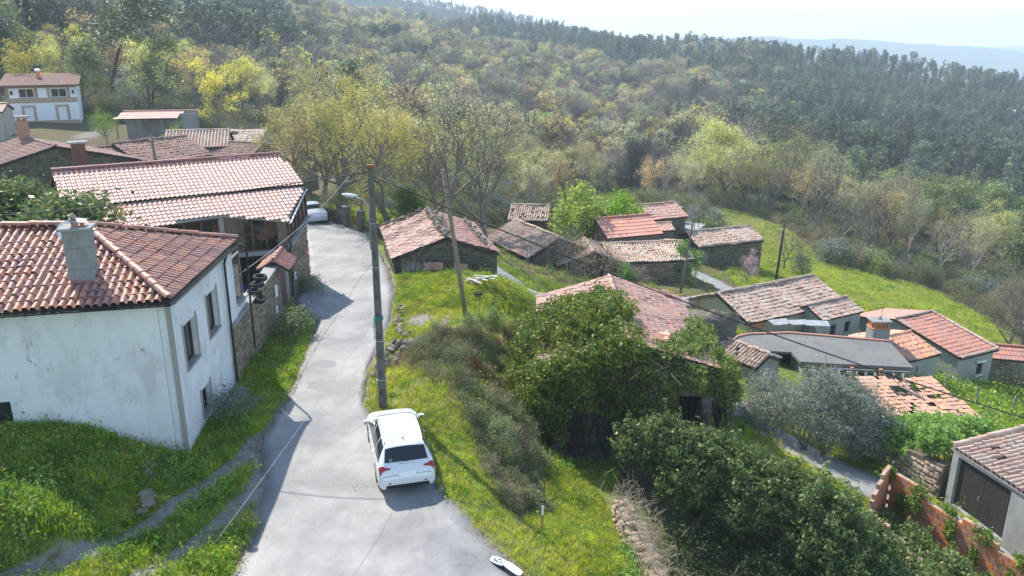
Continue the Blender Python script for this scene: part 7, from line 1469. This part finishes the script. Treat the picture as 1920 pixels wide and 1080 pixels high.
bp = P[rg.choice(len(P), 150, replace=False)]; scatter('bank_scrub', 'small scrubby bushes and dry tufts sprouting from the bramble bank', UN[:7], np.c_[bp[:, :2], hgt(bp[:, 0], bp[:, 1])], rg.uniform(0, 6.28, 150), rg.uniform(.16, .42, 150), rg.integers(0, 7, 150))
j = rg.choice(len(P), 2600); a = P[j]; b = a + rg.normal(0, .14, (len(j), 3)) + [0, 0, .04]; V, F = tube_geo(np.c_[a, b, np.full(len(j), .007), np.full(len(j), .004)], 3); tag(link('bramble_stems', new_mesh('bramble_stems', V, F, 'twig_straw')), 'straw-coloured stems in the bramble bank', 'bramble', kind='stuff')
a = np.array([-1.0, 31.3, 0]) + rg.normal(0, 1, (1500, 3)) * [.75, .55, 0]; a[:, 2] = hgt(a[:, 0], a[:, 1]) + rg.uniform(0, .5, 1500); b = a + rg.normal(0, .1, (1500, 3)) + [0, 0, .25]; V, F = tube_geo(np.c_[a, b, np.full(1500, .008), np.full(1500, .004)], 3); tag(link('red_bush', new_mesh('red_bush', V, F, 'twig_red')), 'reddish-brown leafless bush in the middle of the bramble bank', 'bush')
a = np.array([-2.6, 32.3, 0]) + rg.normal(0, 1, (900, 3)) * [.7, .35, 0]; a[:, 2] = hgt(a[:, 0], a[:, 1]) + rg.uniform(0, .4, 900); b = a + rg.normal(0, .1, (900, 3)) + [0, 0, .25]; V, F = tube_geo(np.c_[a, b, np.full(900, .007), np.full(900, .004)], 3); tag(link('dry_bush', new_mesh('dry_bush', V, F, 'twig_purple')), 'thin purplish leafless bush right of the mossy boulders', 'bush')
# ------------------------------------------------------------------ grass, set tuft by tuft
def tuft(seed, n, h, w_, mat, lean=.45, r=.09):
    rg = np.random.default_rng(seed); V = []; F = []
    for i in range(n):
        p = np.r_[rg.normal(0, r, 2), -.02]; a = rg.uniform(0, 6.28); d = np.array([math.cos(a), math.sin(a), 0]); s = np.array([-d[1], d[0], 0]) * w_; H = h * rg.uniform(.5, 1.25); l = rg.uniform(.1, lean) * H; m = p + d * l * .35 + [0, 0, H * .6]; t_ = p + d * l + [0, 0, H * rg.uniform(.75, 1.)]
        k = len(V); V += [p - s, p + s, m + s * .8, m - s * .8, t_]; F += [(k, k + 1, k + 2, k + 3), (k + 3, k + 2, k + 4)]
    return new_mesh('tuft', V, F, mat)
def weed(seed, n, h, mat):
    rg = np.random.default_rng(seed); P = rg.normal(0, 1, (n, 3)) * [.09, .09, .3 * h]; P[:, 2] = np.abs(P[:, 2]) + .02; V, F = leaf_geo(P, .07, rg, .2, .6); return new_mesh('weed', V, F, mat)
TF = [tuft(1, 16, .20, .006, 'grass'), tuft(2, 14, .15, .007, 'grass'), tuft(3, 16, .18, .007, 'grass_lush'), tuft(4, 12, .24, .007, 'grass_lush'), tuft(5, 12, .2, .005, 'grass_dry'), weed(6, 26, .5, 'grass_lush'), weed(7, 22, .35, 'grass')]
def grass(name, label, n, box, poly, s0, s1, wts, avoid=.0, edge_fade=True, seed=0):
    rg = np.random.default_rng(500 + seed); gx_ = rg.uniform(box[0], box[1], n); gy_ = rg.uniform(box[2], box[3], n); k = np.ones(n, bool)
    if poly is not None: k &= inside(gx_, gy_, poly)
    k &= road_mask(gx_, gy_, avoid) < .5; cw_, cg_, _ = cover(gx_, gy_); k &= rg.uniform(size=n) > cg_ * 1.15; k &= rg.uniform(size=n) > cw_ * .92 - .1
    for bp in FOOT: k &= ~inside(gx_, gy_, bp)
    gx_, gy_ = gx_[k], gy_[k]; m = len(gx_); wv = wob(gx_, gy_, 1.2); w_ = np.array(wts, float)[None] * np.exp(np.stack([wv * a for a in (.8, .6, -.9, -.8, .9, -.8, .3)], 1)); w_ /= w_.sum(1, keepdims=True); pk = (w_.cumsum(1) > rg.uniform(size=(m, 1))).argmax(1)
    scatter(name, label, TF, np.stack([gx_, gy_, hgt(gx_, gy_)], 1), rg.uniform(0, 6.28, m), rg.uniform(s0, s1, m) * (1 + .25 * wob(gx_, gy_, 2.5)), pk)
FOOT = [[(17.6, 28.6), (18.9, 22.6), (27, 24.5), (25.6, 31)], [(19, 35.8), (24.2, 36.2), (23.4, 40.6), (19, 40.6)], [Pn, Pf, Pb, Pl], [(-8.8, 46.0), (-1.6, 45.0), (-.9, 53), (-7.5, 54.5)], [(1.2, 30.6), (8.9, 30.5), (8.8, 40), (1.3, 40.2)], [(13.8, 43.2), (24, 43), (24, 49), (14, 49)]]
grass('verge_grass', 'bright grass on the verge beside the white car', 19000, (-7, 4, 14, 33), [(1.9, 14), (.5, 18), (-2.2, 21.5), (-3.1, 23.6), (-5, 26.4), (-6.0, 28.6), (-6.3, 31.8), (-4.6, 31.4), (-2.6, 29), (-1.4, 26.4), (-.8, 24), (0, 21.4), (.8, 20), (1.6, 14)], .6, 1.25, [7, 6, 1.5, 1, 4, .3, .5], seed=1)
grass('lower_grass', 'bright lush grass of the lower terrace left of the field wall', 16000, (-.5, 4, 14, 28.5), [(.4, 21), (1.2, 24), (1.3, 27.5), (2.6, 28.4), (3.6, 25), (3.8, 22), (3.9, 14), (1.6, 14), (.9, 19)], .6, 1.2, [7, 6, 2, 1, .6, .3, .5], seed=2)
grass('left_grass', 'rough grass and weeds before the white house, left', 30000, (-21, -7, 13, 27.2), None, .7, 1.5, [4, 3, 4, 3, .5, 2.6, 1.4], seed=3)
grass('wall_grass', 'grass strip at the foot of the white house and garden wall', 3200, (-11.7, -9, 24, 39), [(-11.1, 24), (-8.8, 25), (-9.0, 31), (-9.3, 36), (-10.2, 38.2), (-11.8, 38.8), (-11.5, 30)], .6, 1.2, [3, 3, 4, 3, .4, 3, 1], seed=4)
grass('plot_grass', 'sunlit grass of the plot before the stone barn', 15000, (-7, 2.5, 34.5, 46), [(-6.1, 35), (-6.4, 41), (-6.9, 45), (0.3, 45.2), (1.8, 43), (1.6, 40.5), (-.6, 37.6), (-4.2, 34.8)], .7, 1.3, [6, 5, 1.6, 1, 1, .8, 1], seed=5)
grass('hamlet_grass', 'grass between the lanes and houses of the hamlet', 15000, (-2, 27, 27, 80), None, 1.0, 1.9, [4, 4, 3, 2, 1.2, 2.5, 1], seed=6)
grass('meadow_grass', 'long sunlit meadow on the right', 34000, (20, 62, 52, 120), MEADOWS[0], 1.2, 2.4, [6, 5, 1.6, 1, 1.6, .5, .6], seed=7)
grass('garden_weeds', 'rank green weeds in the vine garden below the red tiled house', 7000, (23, 44, 30, 54), None, 1.4, 3.2, [2, 2, 3, 3, .8, 7, 3], seed=11)
grass('dry_meadow_grass', 'straw-coloured rough grass between the long dark house and the corner wood', 9000, (26, 46, 96, 148), MEADOWS[4], 1.6, 3.0, [2, 2, .6, .5, 7, .4, .4], seed=10)
grass('field_grass', 'grass of the field behind the bend', 8000, (-30, -3, 60, 89), MEADOWS[2], 1.3, 2.4, [6, 5, 2, 1, 1, .5, .6], seed=8)
grass('far_field_grass', 'small bright field beyond the hamlet', 9000, (9, 36, 106, 186), MEADOWS[1], 2.0, 3.6, [6, 5, 2, 1, 1.4, .5, .6], seed=9)
# litter along the road edges: dead leaves and grit
rg = np.random.default_rng(61); ed = np.concatenate([resample(ROAD_L[1:13], 400), resample(ROAD_R[1:14], 400)]); q = ed[rg.integers(0, 800, 9000)] + rg.normal(0, .16, (9000, 2)); k = rg.uniform(size=9000) < .35 + .5 * (wob(q[:, 0], q[:, 1], 1.5) > 0); q = q[k]; P = np.c_[q, hnat(q[:, 0], q[:, 1]) + .012]
V, F = leaf_geo(P, .06, rg, .0, .55); V[:, 2] = np.repeat(P[:, 2], 4) + rg.uniform(0, .02, len(V)); tag(link('leaf_litter', new_mesh('leaf_litter', V, F, 'leaf_dry')), 'dead leaves and grit along the road edges', 'leaf litter', kind='stuff')
# ------------------------------------------------------------------ hills on the skyline
def hill(name, pts, depth, base, mat, nx_=160, rough=6.):
    pts = np.array(pts, float); s = np.linspace(0, 1, nx_); u = np.linspace(0, 1, len(pts)); cx_, cy_, cz_ = (np.interp(s, u, pts[:, i]) for i in range(3)); cz_ = cz_ + rough * wob(cx_, cy_ * 0, 260) + rough * .5 * wob(cx_ + 99, cy_ * 0, 90); V = []
    prof = [(-1, 0), (-.7, .3), (-.4, .68), (-.2, .88), (0, 1), (.25, .9), (1, .2)]
    for f, hh in prof:
        for i in range(nx_): V.append((cx_[i], cy_[i] + f * depth, base + (cz_[i] - base) * hh + (wob(cx_[i:i + 1] * 1.0, np.array([f * depth * 3.]), 160)[0] * rough * 1.5 if 0 < hh < 1 else 0)))
    F = [(r_ * nx_ + i, r_ * nx_ + i + 1, (r_ + 1) * nx_ + i + 1, (r_ + 1) * nx_ + i) for r_ in range(len(prof) - 1) for i in range(nx_ - 1)]
    return tag(link(name, new_mesh(name, V, F, mat, True)), kind='structure')
t = NT('hill_wood'); n1 = t.noise(.012, 6, .65); n2 = t.noise(.06, 5, .7); t.out(t.mix(t.ramp(n2, .3, .7), t.mix(t.ramp(n1, .4, .6), (.03, .045, .025), (.07, .075, .035)), (.045, .06, .03)), 1., spec=.05)
hill('hill', [(-1500, 1350, 190), (-700, 1450, 135), (-420, 1500, 105), (-250, 1520, 92), (-60, 1540, 62), (60, 1560, 40), (200, 1600, 10), (400, 1650, -60)], 420, -60, 'hill_wood', rough=4)
hill('hill', [(900, 3900, 40), (1500, 3900, 34), (1900, 3800, 8), (2300, 3700, -25), (3000, 3700, -60), (4200, 3600, -70)], 900, -170, 'hill_wood', rough=8)
hill('hill', [(500, 5600, 30), (1800, 5600, 20), (3000, 5600, -22), (3600, 5600, -5), (4600, 5600, -30)], 800, -170, 'hill_wood', rough=10)
rg = np.random.default_rng(31); n = 2600; hx = rg.uniform(-800, 330, n); hy = 1500 + rg.uniform(-190, 40, n); hz = np.interp(hx, [-1500, -700, -420, -250, -60, 60, 200, 400], [190, 135, 105, 92, 62, 40, 10, -60]); f = (hy - 1510) / 420; hz = -60 + (hz + 60) * np.interp(f, [-1, -.7, -.4, -.2, 0, .25, 1], [0, .3, .68, .88, 1, .9, .2])
scatter('skyline_wood', 'hazy blue pine wood on the highest ridge behind', ever, np.stack([hx, hy, hz - 3], 1), rg.uniform(0, 6.28, n), rg.uniform(.8, 1.5, n), rg.integers(0, len(ever), n))
# ================================================================== haze: even air round the whole scene
hz = MB().box((-100, 3230, 22), (10300, 7480, 390)).build('haze', None)
hm = bpy.data.materials.new('haze'); hm.use_nodes = True; ht = hm.node_tree; ht.nodes.clear(); pv = ht.nodes.new('ShaderNodeVolumePrincipled'); ho = ht.nodes.new('ShaderNodeOutputMaterial')
pv.inputs['Color'].default_value = (.74, .88, 1.0, 1); pv.inputs['Density'].default_value = .00035; pv.inputs['Anisotropy'].default_value = 0.
ht.links.new(pv.outputs[0], ho.inputs['Volume']); hz.data.materials.append(hm); tag(hz, kind='stuff')
